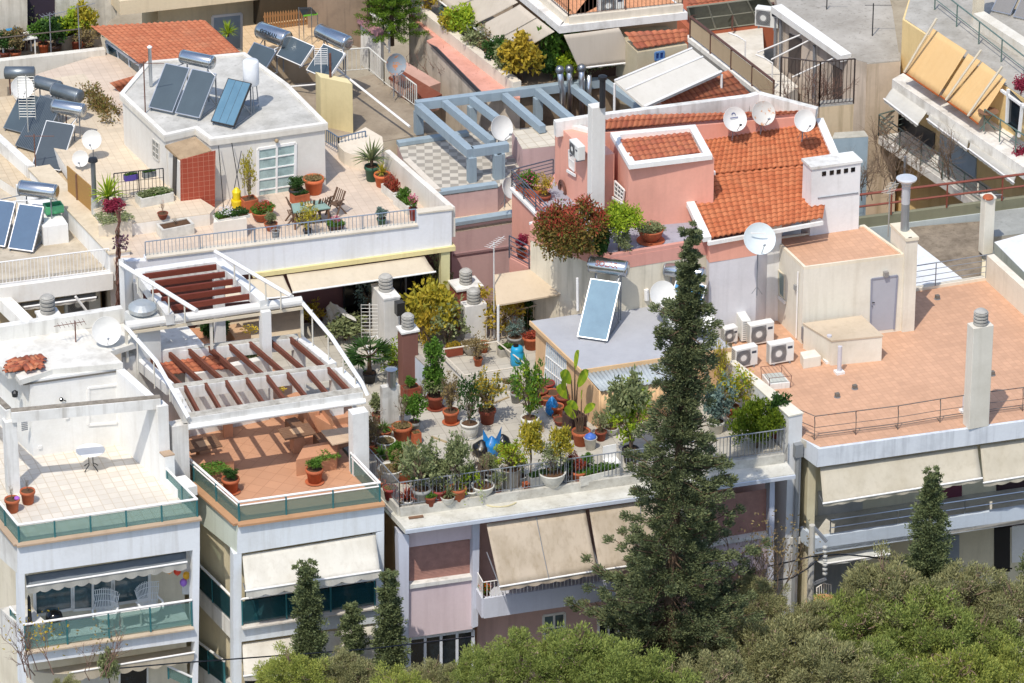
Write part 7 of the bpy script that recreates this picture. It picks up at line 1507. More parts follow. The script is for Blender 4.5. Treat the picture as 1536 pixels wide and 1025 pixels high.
for(x0,y0,x1,y1,l)in((0,300,280,185,'white awning strut nearest the left door of the pale long house'),(80,340,325,215,'white awning strut in the middle of the pale long house'),(200,440,460,320,'white awning strut at the right of the pale long house')):
 a,b=PLh.at(D1(x1,y1),.05),PLh.at(D1(x1,y1),.05)+PLh.n*2.2+ZZ*-.6;t=thing('awning_strut',l,'strut',a,'bare white awning struts');MB().tube([a,W(D1(x0,y0),zL_-1.3)],.035,6).build('tube',WPAINT,t)
acp=PLh.at(D1(60,80),.3);ac_unit(acp-ZZ*.6,'white air conditioner at the left end of the pale long house',R(-40),1.0,.8,.4,group=None)
cwl,P=block('blank beige gable wall below the big grey roof',[D1(625,365),D1(815,348),D1(815,300),D1(625,310)],zL_-.02,plaster('#d6c3ac','#9a876c',.5,streak=.7),GREY,name='gable_wall',cat='wall')
for x,y,yt,l in((655,205,20,'dark iron post standing on the big grey roof'),(395,55,-30,'small dark pipe at the top of the big grey roof')):aerial(D1(x,y),zL_,D1(0,yt)[1],l,0,.3,0,m=DARKM)
aerial(D1(605,740),zL_-6,D1(0,230)[1],'tall thin mast with a dry tangle on top against the beige gable wall',6,.6,R(60),m=GREYRAIL)
zq2=14.0
bgb,P=block('blue grey rendered outbuilding among bare twigs',[D1(425,790),D1(632,778),D1(610,745),D1(440,755)],zq2,plaster('#9fb0b8','#71808a',.4),concrete('#c9c4b5','#a09a8a',1,.4),name='outbuilding',cat='outbuilding')
wy,P=block('low beige yard wall with an iron fence and bare creepers',[D1(355,610),D1(550,592),D1(545,560),D1(350,575)],14.6,plaster('#d3bd9c','#93805f',.4,streak=.6),GREY,name='yard_wall',cat='wall');fe=rail(MB(),[W(D1(130,580),14.6),W(D1(352,608),14.6),W(D1(548,590),14.6)],1.9,0,.14,.03,.014,1.6,.035,.1);tag(fe.build('iron_fence',paint('#4a3f3a',.6,.3)),'tall rusty iron fence with bare creepers behind the pink house','fence')
zN=13.3
yb=thing('apartment_building','yellow apartment block with four orange awnings at the upper right','building',W(D1(820,500),8))
n0,n1=W(D1(768,452),zN),W(D1(1600,1010),zN);PN=Pl(n0,n1);nb=FH*1.0
MB().prism([n0,n1,n1+X1*6,n0+X1*5.2+Y1*3],zN-.5,zN).build('balcony_slab',plaster('#e0ddd6','#8f8676',.55,scale=1.4),yb)
PNw=PN.sh(-1.3);zTop=zat(PNw.at(D1(815,400)),D1(0,112)[1])
wl=[PNw.at(D1(815,420)),PNw.at(D1(1700,1000))];MB().prism([wl[0],wl[1],wl[1]+X1*6,wl[0]+X1*3.2+Y1*5],0,zTop).build('wall',plaster('#e6cb94','#b89c66',.35),yb)
MB().prism([wl[0]+X1*.1,wl[1],wl[1]+X1*6,wl[0]+X1*3.2+Y1*5],zTop,zTop+.03).build('roof',concrete('#b9b5ac','#8f8a80',.8,.4),yb)
rail(MB(),[W(D1(1010,60),zTop),W(D1(1519,460),zTop),W(D1(1700,600),zTop)],1.0,1,0,.03,.02,1.7,.03).build('roof_railing',paint('#6a8078',.5,.3),yb)
OA=fabric('#edcb94','#daa862',amt=.15);OD=paint('#a3521c',.8)
for k,pts in enumerate(([(1000,162),(1192,290),(1030,545),(838,415)],[(1200,305),(1275,350),(1080,575),(1045,550)],[(1280,352),(1400,440),(1205,662),(1085,580)],[(1402,442),(1418,455),(1255,705),(1210,668)])):
 a,b,c,d=[PN.at(D1(*p),off)for p,off in zip(pts,(-1.2,-1.2,-.05,-.05))]
 awning(a,b,c,d,('widest orange awning, at the left end of the yellow block','narrow orange awning strip between two white poles','second widest orange awning in the middle of the yellow block','narrow dark edged orange awning furthest right')[k],OA,val=0,sag=.01,arms=False,bar=OD)
for(x0,y0,x1,y1),l in zip(((1022,105,838,412),(1275,285,1075,570),(1395,380,1200,660)),('white awning pole at the left edge of the orange awnings','white awning pole between the wide orange awnings','white awning pole at the right side of the orange awnings')):
 t=thing('awning_pole',l,'pole',PN.at(D1(x1,y1)),'white poles over the orange awnings');MB().tube([PN.at(D1(x0,y0),-1.0),PN.at(D1((x0+x1)/2-2,(y0+y1)/2),-.45),PN.at(D1(x1,y1),.05)],.055,6).build('tube',paint('#d9cdb5',.6),t)
for k,pts in enumerate(([(775,490),(972,630),(912,712),(722,565)],[(985,645),(1205,795),(1195,850),(968,680)],[(1215,805),(1480,985),(1460,1040),(1205,850)])):
 a,b,c,d=[PN.at(D1(*p),off)for p,off in zip(pts,(-.1,-.1,.8,.8))]
 awning(a-ZZ*.0,b,c,d,('off white lower awning at the left corner of the yellow block','off white lower awning half rolled in the middle of the yellow block','off white lower awning nearest the right picture edge')[k],fabric('#dad8d0','#a5a298',amt=.2),val=.14,sag=.02,arms=False)
PNb=PN.sh(-1.28)
panel(yb,PNb,[D1(790,640),D1(1010,760),D1(1000,900),D1(790,730)],paint('#3a3d40',.4),'dark_window',.05,.03);panel(yb,PNb,[D1(1040,760),D1(1245,905),D1(1240,1060),D1(1035,880)],plaster('#a9bac6','#8091a0'),'pale_shutter',.05,.03)
zM=zat(PN.at(D1(690,770)),D1(0,760)[1]);m0,m1=PN.at(D1(690,775)),PN.at(D1(1300,1230));zM=m0.z;MB().prism([V((m0.x,m0.y,0)),V((m1.x,m1.y,0)),V((m1.x,m1.y,0))+X1*2,V((m0.x,m0.y,0))+X1*2.2],zM-.35,zM).build('lower_balcony',plaster('#dfdcd6','#9a9080',.5),yb)
rail(MB(),[V((m0.x,m0.y,zM)),V((m1.x,m1.y,zM))],.95,3,0,.03,.018,1.6,.03).build('balcony_railing',paint('#6a7a74',.5,.3,.1,'#7a4a34'),yb);rail(MB(),[V((m0.x,m0.y,zM)),V((m0.x,m0.y,zM))+X1*1.6+Y1*.3],.95,3,0,.03,.018,1.6,.03).build('balcony_railing',paint('#6a7a74',.5,.3),yb)
rail(MB(),[PN.at(D1(1290,750),-.3),PN.at(D1(1560,930),-.3)],.95,1,0,.03,.018,1.2,.03).build('upper_balcony_railing',paint('#6a8078',.5,.3),yb)
panel(yb,PNw.sh(.9),[D1(1430,510),D1(1510,590),D1(1490,780),D1(1420,700)],GLASSD,'glazed_porch',.05,0);q=MB()
for a,b in(((1390,515),(1519,610)),((1430,510),(1420,700)),((1510,590),(1490,780))):q.bar(PNw.at(D1(*a),.95),PNw.at(D1(*b),.95),.1,.1)
q.build('porch_frame',WPAINT,yb)
rt=thing('round_tray_table','small wooden tray table on folding legs at the end of the orange awnings','table',PN.at(D1(1310,740),-.5));q=rt.location;MB().lathe(q+ZZ*.75,[(.02,0),(.4,.02),(.42,.05),(.02,.05)],14).build('tray',WD,rt)
for s in(-1,1):MB().tube([q+RT*.3*s+ZZ*.75,q-RT*.3*s],.025,5).build('leg',paint('#5d7a70',.5,.3),rt)
for x,y,l in((1505,480,'crimson flowers at the right picture edge above the orange awnings'),(1500,880,'crimson flowers at the right picture edge below the orange awnings')):P=PN.at(D1(x,y),-.6);t=thing('flowering_plant',l,'flowers',P-ZZ*.5);plantpart(t,'blooms','crimson',.9,1.0);plantpart(t,'bush','crimson',.7,.8)
solar(D1(1330,75),D1(1440,100),zTop,'grey solar panel at the top right corner of the picture, left one',1.9,35,1,sg=solarglass('#8d8a86','#7a7773'),tank=False);solar(D1(1455,110),D1(1570,135),zTop,'grey solar panel cut by the top right corner',1.9,35,1,sg=solarglass('#8d8a86','#7a7773'),tank=False)
MB().bar(W(D1(1255,120),zTop),W(D1(1255,120),zTop)+ZZ*3,.35,.35).build('roof_pier',plaster('#dcd0b8','#a99c80'),yb);MB().bar(W(D1(1260,110),zTop+.3),W(D1(1600,330),zTop+.3),.5,.6).build('roof_parapet',plaster('#ddd8cc','#a99c80',.4),yb)
zR2=12.2
gr,P=block('low block with a gravel roof between the terracotta roof and the olive wall',[D2(880,640),D2(1270,640),D2(1290,310),D2(860,345)],zR2,plaster('#b9b0a0','#8a8272'),concrete('#9a8d7b','#6f6456',1.6,.35,spots=.7))
MB().prism([W(D2(*p),zR2+.02)for p in((860,690),(1190,655),(900,430),(860,440))],zR2-1,zR2+.02).build('white_strip',plaster('#dfe3e6','#a9a9a4',.2),gr)
ow=thing('olive_wall','long olive grey wall topped by a rusty brown handrail behind the stair hut','wall',W(D2(1000,330),zR2));a,b=W(D2(120,452),zR2-.1),W(D2(1700,250),zR2-.1);zo=zR2+.95
MB().ext([a+ZZ*.3,b+ZZ*.3,b+ZZ*.72,a+ZZ*.72],Y1*.2).build('wall',plaster('#85836c','#6a6853',.4),ow);MB().ext([V((a.x,a.y,5))-Y1*.06,V((b.x,b.y,5))-Y1*.06,b+ZZ*.3-Y1*.06,a+ZZ*.3-Y1*.06],Y1*.25).build('lower_wall',plaster('#b9c0be','#8f9794',.4),ow)
rr=rail(MB(),[a+ZZ*.72,b+ZZ*.72],1.0,1,0,.05,.045,2.2,.035);rr.build('handrail',paint('#8a4a3a',.6,.1),ow)
nb_,P=block('grey roofed neighbour with a white edge at the right picture edge',[D2(1350,430),D2(1560,640),D2(1700,600),D2(1600,360)],13.2,plaster('#a5aaa0','#7d8278',.4,streak=.6),plaster('#e0e2e4','#b0b0ac',.3));nb2,P=block('flat grey roof beyond the slim chimney at the right picture edge',[D2(1350,400),D2(1600,370),D2(1600,230),D2(1345,255)],12.6,GREY,concrete('#a3a49e','#8a8b85',1,.4))
aerial(D2(745,400),zHt,D2(0,120)[1],'pale yagi aerial on a mast at the back of the cream stair hut',8,.45,R(70),m=paint('#a9a9a4',.5,.4));aerial(D2(1275,320),zR2,D2(0,150)[1],'thin grey mast beside the slim cream chimney',0,.3,0)
lu=thing('satellite_dish','shallow white dish seen from above behind the metal flue','satellite dish',W(D1(838,1010),12.5));MB().tube([lu.location,lu.location+ZZ*.9],.05,6).build('mast',GREYRAIL,lu)
# far ground of yards behind everything
tag(MB().poly([W((-200,260),9.0),W((1800,120),9.0),W((1900,-500),9.0),W((-300,-500),9.0)]).build('hillside',concrete('#b3a68f','#8a7d68',.5,.5)),'dry pale yards between the houses further back','ground',kind='structure')
Z=zC
def G_(at,label,pot,*plants,**k):return potted(at,label,pot,plants,Z,**k)
G_(M3(480,770),'large terracotta pot of tall bare canes beside the white garden wall',('round','terra',.72,.62),('twig','dry',.7,2.0),('low','dry',.5,.2))
G_(M3(620,690),'grey pot with glossy broad green leaves behind the large pot of bare canes',('round','grey',.45,.5),('bush','green',1.05,1.2))
G_(M3(640,790),'small square terracotta pot right of the large pot of bare canes',('trough','terra',.3,.42,.3),('low','dry',.3,.1))
G_(M3(575,265),'long terracotta trough with a low green plant by the white low wall',('trough','dterra',.62,.4,.4),('bush','green',.5,.5))
G_(M3(660,245),'small terracotta pot beside the long terracotta trough',('round','terra',.3,.3),('low','dry',.2,.08))
G_(M3(860,400),'tall dense green climber in a ribbed dark terracotta pot',('round','dterra',.62,.55),('bush','green',1.05,1.5),('bush','green',.95,1.4,dict(dz=1.0)),('bush','olive',1.1,.9),saucer=True)
G_(M3(1035,565),'terracotta pot with a thin dry twiggy shrub left of the white urn',('round','terra',.58,.5),('twig','dry',1.0,1.9),('airy','dry',.9,1.6),saucer=True)
G_(M3(1250,735),'white urn with a thin dark leaved tree in the middle of the garden',('urn','white',.66,.62),('airy','dark',1.1,2.1))
G_(M3(1450,565),'dark terracotta pot with a broad amber and green shrub right of the white urn',('round','dterra',.62,.55),('airy','amber',1.5,1.6),('airy','olive',1.5,1.5))
G_(M4(492,672),'white pot with a feathery green tree in the middle of the garden floor',('round','white',.66,.62),('airy','green',1.5,2.6),('airy','lime',1.1,2.3),saucer=True)
b=G_(M4(1000,700),'square dark brick planter with a tall banana plant by the shed',('trough','brown',.62,.8,.62),('banana','lime',1.15,2.5),rz=R(12))
G_(M4(1075,810),'terracotta pot with a young yellow green banana in front of the brick planter',('round','terra',.66,.55),('banana','lime',1.0,1.6))
t=thing('bucket','grey plastic bucket with a blue bag in it near the banana plants','bucket',W(M4(1180,862),Z));q=t.location;MB().lathe(q,[(.16,0),(.23,.45),(.25,.46),(.22,.46),(.2,.38),(.02,.36)],16).build('pail',POTC['white'],t,True);cs=inball(40,.4)*[.2,.2,.08]
def bag(at,label,w,h,m,name='rubbish_bag',z=None):
 P=at if isinstance(at,V)else W(at,Z);b=MB().ball((0,0,0),1,12);n=RNG.normal(size=3)
 for v in b.v:
  k=1+.13*math.sin(v.x*7+n[0]*5)*math.cos(v.y*6+n[1]*5)+.09*math.sin(v.z*9+v.x*5+n[2]*4);tz=max(-.75,v.z);top=max(0,v.z-.55)*1.6
  v.x*=w/2*k*(1-top*.6);v.y*=w/2*k*(1-top*.6);v.z=(tz+.75)/1.75*h*(1+.25*top)
  v+=P
 o=b.build(name,m,None,True);sd=o.modifiers.new('sub','SUBSURF');sd.levels=sd.render_levels=1;return tag(o,label,'bag')
BB=paint('#17171a',.3,0,.2);BL=paint('#1e7fc4',.35,0,.15)
bag(q+ZZ*.38,'blue plastic bag stuffed in the grey bucket',.42,.22,paint('#4a6fc0',.4),'plastic_bag')
bag(M3(1390,925),'black rubbish bag left of the blue bag on the garden floor',.72,.5,BB);bag(M4(180,845),'black rubbish bag right of the blue bag on the garden floor',.6,.45,BB);bag(M5(1340,465),'big black rubbish bag just behind the garden railing',.95,.62,BB)
bb=bag(M4(60,925),'bright blue open bag between two black rubbish bags',.62,.62,BL,'plastic_bag');P=W(M4(60,925),Z)
MB().add([P+V((-.3,.1,.3)),P+V((-.02,-.1,.42)),P+V((-.28,.12,.98)),P+V((.05,0,.4)),P+V((.42,.12,.98)),P+V((.34,.1,.3))],[(0,1,2),(3,5,4)]).build('bag_handle',BL,bb)
bag(M4(745,470),'bright blue bag lying against the stacked terracotta pots',.5,.62,BL,'plastic_bag')
for k,(x,y,w_,h_,s,l)in enumerate(((690,215,.55,.4,'round','rosy plastic pot on the heap of spare pots by the shed grille'),(620,300,.5,.4,'round','spare terracotta pot at the left of the heap by the shed grille'),(750,300,.6,.3,'bowl','wide empty clay bowl in the heap of spare pots'),(615,350,.35,.25,'round','small clay pot in front of the heap of spare pots'),(680,360,.35,.28,'round','small brownish clay pot in front of the wide empty bowl'),(870,400,.5,.5,'round','upright terracotta pot beside the brick planter'),(800,480,.5,.4,'round','terracotta pot behind the blue bag near the brick planter'),(840,590,.5,.22,'bowl','shallow pale rimmed clay bowl left of the brick planter'),(790,525,.3,.16,'bowl','small clay saucer left of the pale rimmed bowl'))):
 G_(M4(x,y),l,(s,('red','dterra','terra')[min(k,2)]if k<3 else('terra','dterra')[k%2],w_,h_),group='spare pots heaped by the shed')
G_(M2(740,700),'wide terracotta pot at the back corner of the grey shed roof',('round','terra',.68,.5),('low','red',.4,.3))
G_(M2(550,685),'pale grey pot with a grey green shrub by the rear fence',('round','grey',.55,.42),('airy','bluegreen',.9,.8))
t=thing('water_drum','bright blue plastic drum standing on the garden floor near the rear fence','drum',W(M2(575,890),Z));q=t.location;MB().lathe(q,[(.22,0),(.25,.03),(.25,.5),(.22,.56),(.24,.6),(.2,.72),(.12,.76),(.02,.76)],16).build('drum',paint('#1f9ac8',.4),t,True);MB().lathe(q+V((-.05,0,.76)),[(.1,0),(.1,.05)],10).build('cap',BLACKG,t)
G_(M2(195,745),'small bright terracotta pot beside the pale bowl near the pipe frame',('round','terra',.36,.4),('low','dry',.2,.08))
G_(M1(1265,770),'pale round bowl near the pipe frame at the back of the garden',('bowl','concrete',.7,.45),('low','dry',.6,.2))
G_(M1(1070,775),'worn terracotta trough under the pipe frame',('trough','dterra',.6,.3,.3),('low','amber',.5,.4))
# along the railing, left to right
G_(M5(170,150),'small clay pot at the far left end of the side railing',('round','terra',.3,.3),('twig','dry',1.0,1.3))
G_(M5(290,120),'wide pale bowl with dry soil at the left of the garden',('bowl','white',.7,.4),('low','dry',.6,.12))
G_(M5(375,190),'smaller pale bowl in front of the wide pale bowl',('bowl','white',.55,.35),('low','dry',.45,.1))
G_(M3(270,745),'terracotta pot with spiky grass left of the large pot of bare canes',('bowl','terra',.6,.35),('spiky','green',.6,.6))
G_(M5(320,330),'pale planter box with slatted side by the side railing',('trough','concrete',.5,.45,.5),('twig','dry',.4,.5))
G_(M5(355,460),'broad white bowl inside the railing corner',('bowl','white',.9,.5),('low','dry',.8,.1))
G_(M5(345,670),'rosy plastic pot behind the railing corner',('round','red',.5,.45),('low','dry',.3,.1))
G_(M5(440,380),'bright green bushy plant near the railing corner',('round','orange',.4,.4),('dense','green',.75,.85))
G_(M5(510,480),'terracotta pot of dry reddish leaves beside the bright green bushy plant',('round','terra',.5,.45),('airy','dry',1.1,1.0),('airy','green',1.0,.9))
G_(M5(540,755),'dry reddish spiky plant against the front railing',('round','white',.4,.25),('spiky','red',.7,.8))
G_(M5(700,720),'big grey green olive shrub in a blue pot behind the front railing',('round','grey',.7,.6),('airy','olive',1.6,1.9),('airy','olive',1.9,2.1),('bush','olive',1.1,1.2,dict(x=.45,y=.1)))
G_(M5(900,700),'dark red pot with a small plant right of the big olive shrub',('round','red',.6,.5),('airy','olive',.9,.7))
G_(M5(1110,685),'slender olive tree in a terracotta pot behind the front railing',('round','terra',.65,.5),('airy','olive',1.3,2.2),('standard','olive',1.1,1.9))
G_(M5(1270,660),'trailing yellow green plant hanging through the front railing',('round','white',.4,.3),('trailing','lime',1.2,.9))
G_(M5(1400,640),'pale pot with bare twigs right of the big black rubbish bag',('bowl','white',.8,.45),('twig','dry',1.2,1.9))
G_(M6(130,770),'small feathery grey green plant at the foot of the front railing',('round','dterra',.25,.15),('airy','olive',.7,.9))
G_(M6(275,695),'large banded grey barrel with a yellow green shrub behind the railing',('bucket','concrete',.72,.78),('airy','lime',1.4,1.2),('airy','yellow',1.2,1.1),saucer=True)
hb=thing('hollow_brick','orange hollow brick standing on the garden floor by the railing','brick',W(M6(460,722),Z));q=hb.location+ZZ*.14;k=MB()
for dx,dz,sx,sz in((-.13,0,.03,.28),(0,0,.03,.28),(.13,0,.03,.28),(0,-.13,.26,.03),(0,0,.26,.03),(0,.13,.26,.03)):k.box(q+V((dx,0,dz)),(sx,.22,sz))
k.build('brick',POTC['terra'],hb);k=MB().box(q+Y1*.05,(.25,.02,.26)).build('hollow',DARKM,hb)
G_(M6(600,690),'blue grey planter box with dark foliage behind the railing',('trough','grey',.8,.5,.4),('low','dark',.7,.3))
G_(M6(745,685),'white ridged bowl with two round headed yellow green lemon bushes',('bowl','white',.95,.6),('standard','yellow',1.15,1.9,dict(x=-.7,y=.25)),('standard','yellow',1.1,1.6,dict(x=.3,y=0)),('airy','olive',1.3,1.4))
G_(M6(1050,630),'terracotta pot of red tinged succulents by the railing post',('round','terra',.55,.45),('bush','red',.6,.6))
G_(M6(910,650),'black pot of dark leaves at the railing post',('round','black',.45,.4),('bush','dark',.6,.6))
G_(M6(1265,605),'long white trough of low green plants behind the railing',('trough','white',1.5,.36,.42),('low','green',1.3,.4),rz=R(4))
t=G_(C3(705,735),'round headed potted tree with a bare trunk in front of the corrugated lean-to',('round','black',.6,.55),('standard','olive',2.0,2.8),('airy','lime',1.9,2.75))
ch=thing('garden_chair','white plastic chair behind the railing beside the round headed tree','chair',W(C3(600,790),Z));q=ch.location;MB().box(q+ZZ*.42,(.5,.48,.04)).build('seat',WPAINT,ch);MB().box(q+V((0,.24,.68)),(.5,.04,.5)).build('backrest',WPAINT,ch)
for a in(-1,1):
 for b in(-1,1):MB().bar(q+V((a*.22,b*.2,0)),q+V((a*.22,b*.2,.42)),.05,.05).build('leg',WPAINT,ch)
t=thing('thuja_shrub','bright golden green conifer bush beside the party wall and railing','shrub',W(M7(720,1000),Z));cs=inball(70,.4)*[.95,.6,.8];link('foliage',crown(cs+[0,0,1.0],90,.25,.13,.06,dirs=np.tile([0,0,.8],(70,1))),leafm('#55701f','#8a9a2c','#3d5a1c'),t);m=MB();m.tube([t.location,t.location+ZZ*.8],.06,6);m.build('stem',BARK,t)
G_(M7(950,880),'dark green bushy plant against the party wall behind the golden conifer bush',('round','dterra',.5,.4),('bush','dark',1.1,1.5))
G_(M7(260,820),'blue grey feathery shrub left of the golden conifer bush',('round','white',.6,.45),('airy','bluegreen',1.6,1.9),('bush','bluegreen',1.2,1.2))
G_(M7(440,640),'airy yellow shrub against the party wall',('round','terra',.5,.4),('airy','yellow',1.8,1.6),('airy','lime',1.5,1.5))
G_(M7(310,480),'tall thin stemmed plant at the corner of the shed and the party wall',('round','dterra',.4,.35),('airy','yellow',.7,2.3),('twig','dry',.5,2.4))
EX=(('round','terra',.34,.32),('round','dterra',.42,.36),('bowl','white',.5,.3),('round','grey',.4,.4),('round','white',.38,.36),('trough','concrete',.6,.3,.3))
for k,(at,kd,lf,w_,h_,l)in enumerate(((M5(620,640),'airy','green',.7,.7,'small leafy pot at the left foot of the big olive shrub'),(M5(800,745),'low','green',.4,.3,'low pot between the big olive shrub and the dark red pot'),(M5(1000,730),'spiky','olive',.6,.7,'spiky pot between the dark red pot and the slender olive tree'),(M5(960,560),'bush','olive',.8,.9,'round olive bush in the second row behind the dark red pot'),(M5(1200,560),'airy','lime',.7,.8,'thin lime plant in the second row behind the slender olive tree'),(M5(600,330),'airy','amber',.8,.8,'amber plant behind the big olive shrub on the left'),(M5(240,560),'twig','dry',.6,.8,'bare twigs in a pot by the side railing'),(M5(250,300),'spiky','green',.7,.7,'spiky green plant by the side railing'),(M6(380,640),'airy','olive',.7,.8,'sparse olive plant right of the banded grey barrel'),(M6(40,640),'bush','olive',.8,.8,'olive bush left of the banded grey barrel'),(M6(1150,560),'bush','green',.6,.6,'small green bush behind the long white trough'),(M6(960,560),'airy','red',.6,.8,'reddish plant behind the railing post'),(M3(120,900),'airy','dry',.8,1.2,'dry plant at the far left beside the pergola block'),(M3(200,560),'bush','olive',.7,.9,'olive bush against the stained garden wall'),(M4(250,180),'low','dry',.5,.2,'shallow pot on the floor behind the amber and green shrub'),(M4(330,330),'airy','green',.7,.8,'small green plant left of the feathery tree'),(M3(740,380),'twig','dry',.7,.9,'bare twigs between the climber and the broad leaved plant'),(M2(450,780),'low','green',.6,.3,'low green pot left of the blue drum'),(M2(130,900),'airy','dry',1.0,1.0,'dry straggly plant under the pipe frame'),(M4(1300,760),'airy','olive',.8,.9,'sparse plant against the shed right of the grey bucket'),(M4(1420,700),'airy','lime',.7,.8,'lime leaved plant against the corrugated wall'))):
 G_(at,l,EX[k%6],(kd,lf,w_,h_))
for k,(at,l)in enumerate(((M4(170,310),'short pale plank lying on the garden floor near the amber shrub'),(M4(640,620),'thin stick lying on the garden floor near the feathery tree'),(M3(900,760),'short pale board on the open garden floor'))):
 t=thing('board',l,'board',W(at,Z));MB().box(t.location+ZZ*.02,(.7,.07,.04),R(20+50*k)).build('plank',wood('#b9a684','#94805f'),t)
 # rear part: walls, chimneys, palm, covered furniture, fence, pipe frame
lw=thing('low_wall','low white wall with a grey top at the back left of the garden','wall',W(M3(590,100),Z));a,b=W(M3(595,60),Z),W(M3(770,110),Z);a2=W(M1(575,1250),Z);z1=Z+1.25
wp_=[W(M1(575,740),z1),W(M1(640,735),z1),W(M1(800,880),z1),W(M1(740,900),z1)];MB().prism(wp_,Z,z1-.05).build('wall',plaster('#c9d3de','#9aa5b0',.4),lw);MB().prism(wp_,z1-.05,z1).build('coping',GREY,lw)
gw_=thing('garden_wall','short stained white wall with a silver flue on top beside the pergola block','wall',W(M3(250,690),Z));z1=zat(W(M3(250,690),Z),M3(0,175)[1]);wp_=[W(M3(250,690),Z),W(M3(330,700),Z),W(M3(480,560),Z),W(M3(400,540),Z)]
wp_=[W(M3(262,685),Z),W(M3(450,650),Z),W(M3(450,650),Z)+Y1*.25,W(M3(262,685),Z)+Y1*.25];MB().prism(wp_,Z,z1).build('wall',plaster('#dad7d0','#8a857c',.6,streak=.6,scale=1.5),gw_);q=W(M3(360,140),z1);MB().tube([q,q+ZZ*.6],.16,10).build('flue',STEEL,gw_);MB().lathe(q+ZZ*.6,[(.17,0),(.22,.05),(.02,.1)],10).build('flue_cap',STEEL,gw_)
c1,_,_=chimney(M1(280,760),Z,.62,1.3,M1(0,165)[1],'tall whitewashed brick chimney with an open slot and a ringed cowl',plaster('#dfdcd6','#a9a49a',.4),crad=.26,ch=.55,cap=.02)
MB().box(W(M1(440,230),zat(W(M1(280,760),Z),M1(0,215)[1]))-Y1*.1,(.3,.3,.5)).build('slot',BLACKG,c1)
chimney(M3(490,180),Z,.6,.5,M1(0,545)[1],'brown rendered chimney with a white cap and ringed cowl behind the low white wall',plaster('#80594f','#64443c',.35),crad=.23,ch=.5,cap=.05)
chimney(M1(1200,640),Z,.85,.5,M1(0,235)[1],'whitewashed brick chimney with a ringed cowl among the shrubs',plaster('#dfdcd6','#a9a49a',.4),crad=.25,ch=.5)
chimney(M1(1115,560),Z-.2,.95,.8,M1(0,60)[1],'brown chimney with an open white cap behind the whitewashed one',plaster('#9a5a4c','#7a463a',.3),crad=.24,ch=.5,cap=.06)
pf_=thing('pipe_frame','thin white pipe frame standing over the back of the garden floor','frame',W(M1(900,1000),Z));c=[W(M1(900,722),Z+.5),W(M1(1560,628),Z+.5),W(M2(690,900),Z+.5),W(M1(1190,1010),Z+.5)];q=MB()
for a,b in zip(c,c[1:]+c[:1]):q.tube([a,b],.028,6)
for p in c:q.tube([p,V((p.x,p.y,Z))],.028,6)
q.build('pipe',paint('#d6cdbd',.6),pf_)
rf=rail(MB(),[W(M2(215,640),Z),W(M2(700,530),Z),W(M2(1060,430),Z)],1.05,0,.2,.03,.018,1.8,.025,.06);tag(rf.build('rear_fence',paint('#c9b8a0',.6,0,.2,'#8a6a50')),'beige slatted metal fence along the back of the roof garden','fence')
potted(M1(110,1090),'small fan palm in a black pot beside the pergola',('round','black',.5,.4),(('palm','dark',1.9,1.5),),Z)
cvr=thing('covered_furniture','garden furniture under a crumpled white sheet in front of the dark loggia','covered furniture',W(B2(480,940),Z));P=[W(B2(*p),z)for p,z in(((385,860),Z),((470,950),Z),((620,960),Z),((560,850),Z),((440,770),Z+1.2),((500,800),Z+1.1),((585,880),Z+.9),((520,850),Z+1.0))]
k=MB().add(P,[(0,1,5,4),(1,2,6,5),(2,3,7,6),(3,0,4,7),(4,5,6,7)]).build('dust_sheet',fabric('#e3e1da','#a9a69c',amt=.5),cvr);sm=k.modifiers.new('sub','SUBSURF');sm.levels=sm.render_levels=4;sm.subdivision_type='SIMPLE';tx=bpy.data.textures.new('folds','CLOUDS');tx.noise_scale=.35;dm=k.modifiers.new('folds','DISPLACE');dm.texture=tx;dm.strength=.25
cn2=thing('canvas_canopy','flat cream canvas canopy against the pale wall left of the solar panel','canopy',W(C2(100,800),Z));P=[W(C2(*p),z)for p,z in(((110,758),Z+1.9),((328,722),Z+1.9),((232,572),Z+2.4),((0,600),Z+2.4))];P[3]=W(C2(-70,615),Z+2.4);P[0]=W(C2(-60,790),Z+1.9);MB().ext(P,(0,0,-.06)).build('canvas',fabric('#dfcdb2','#b39d7c',amt=.2),cn2);q=MB()
for a in(.03,.97):e=P[0].lerp(P[1],a);q.tube([e,V((e.x,e.y,Z))],.05,6)
q.build('post',WPAINT,cn2);MB().prism([W(C2(120,880),Z),W(C2(320,845),Z),W(C2(320,845),Z)+Y1*.2,W(C2(120,880),Z)+Y1*.2],Z,Z+1.6).build('back_wall',plaster('#8a7a70','#5f544c'),cn2)
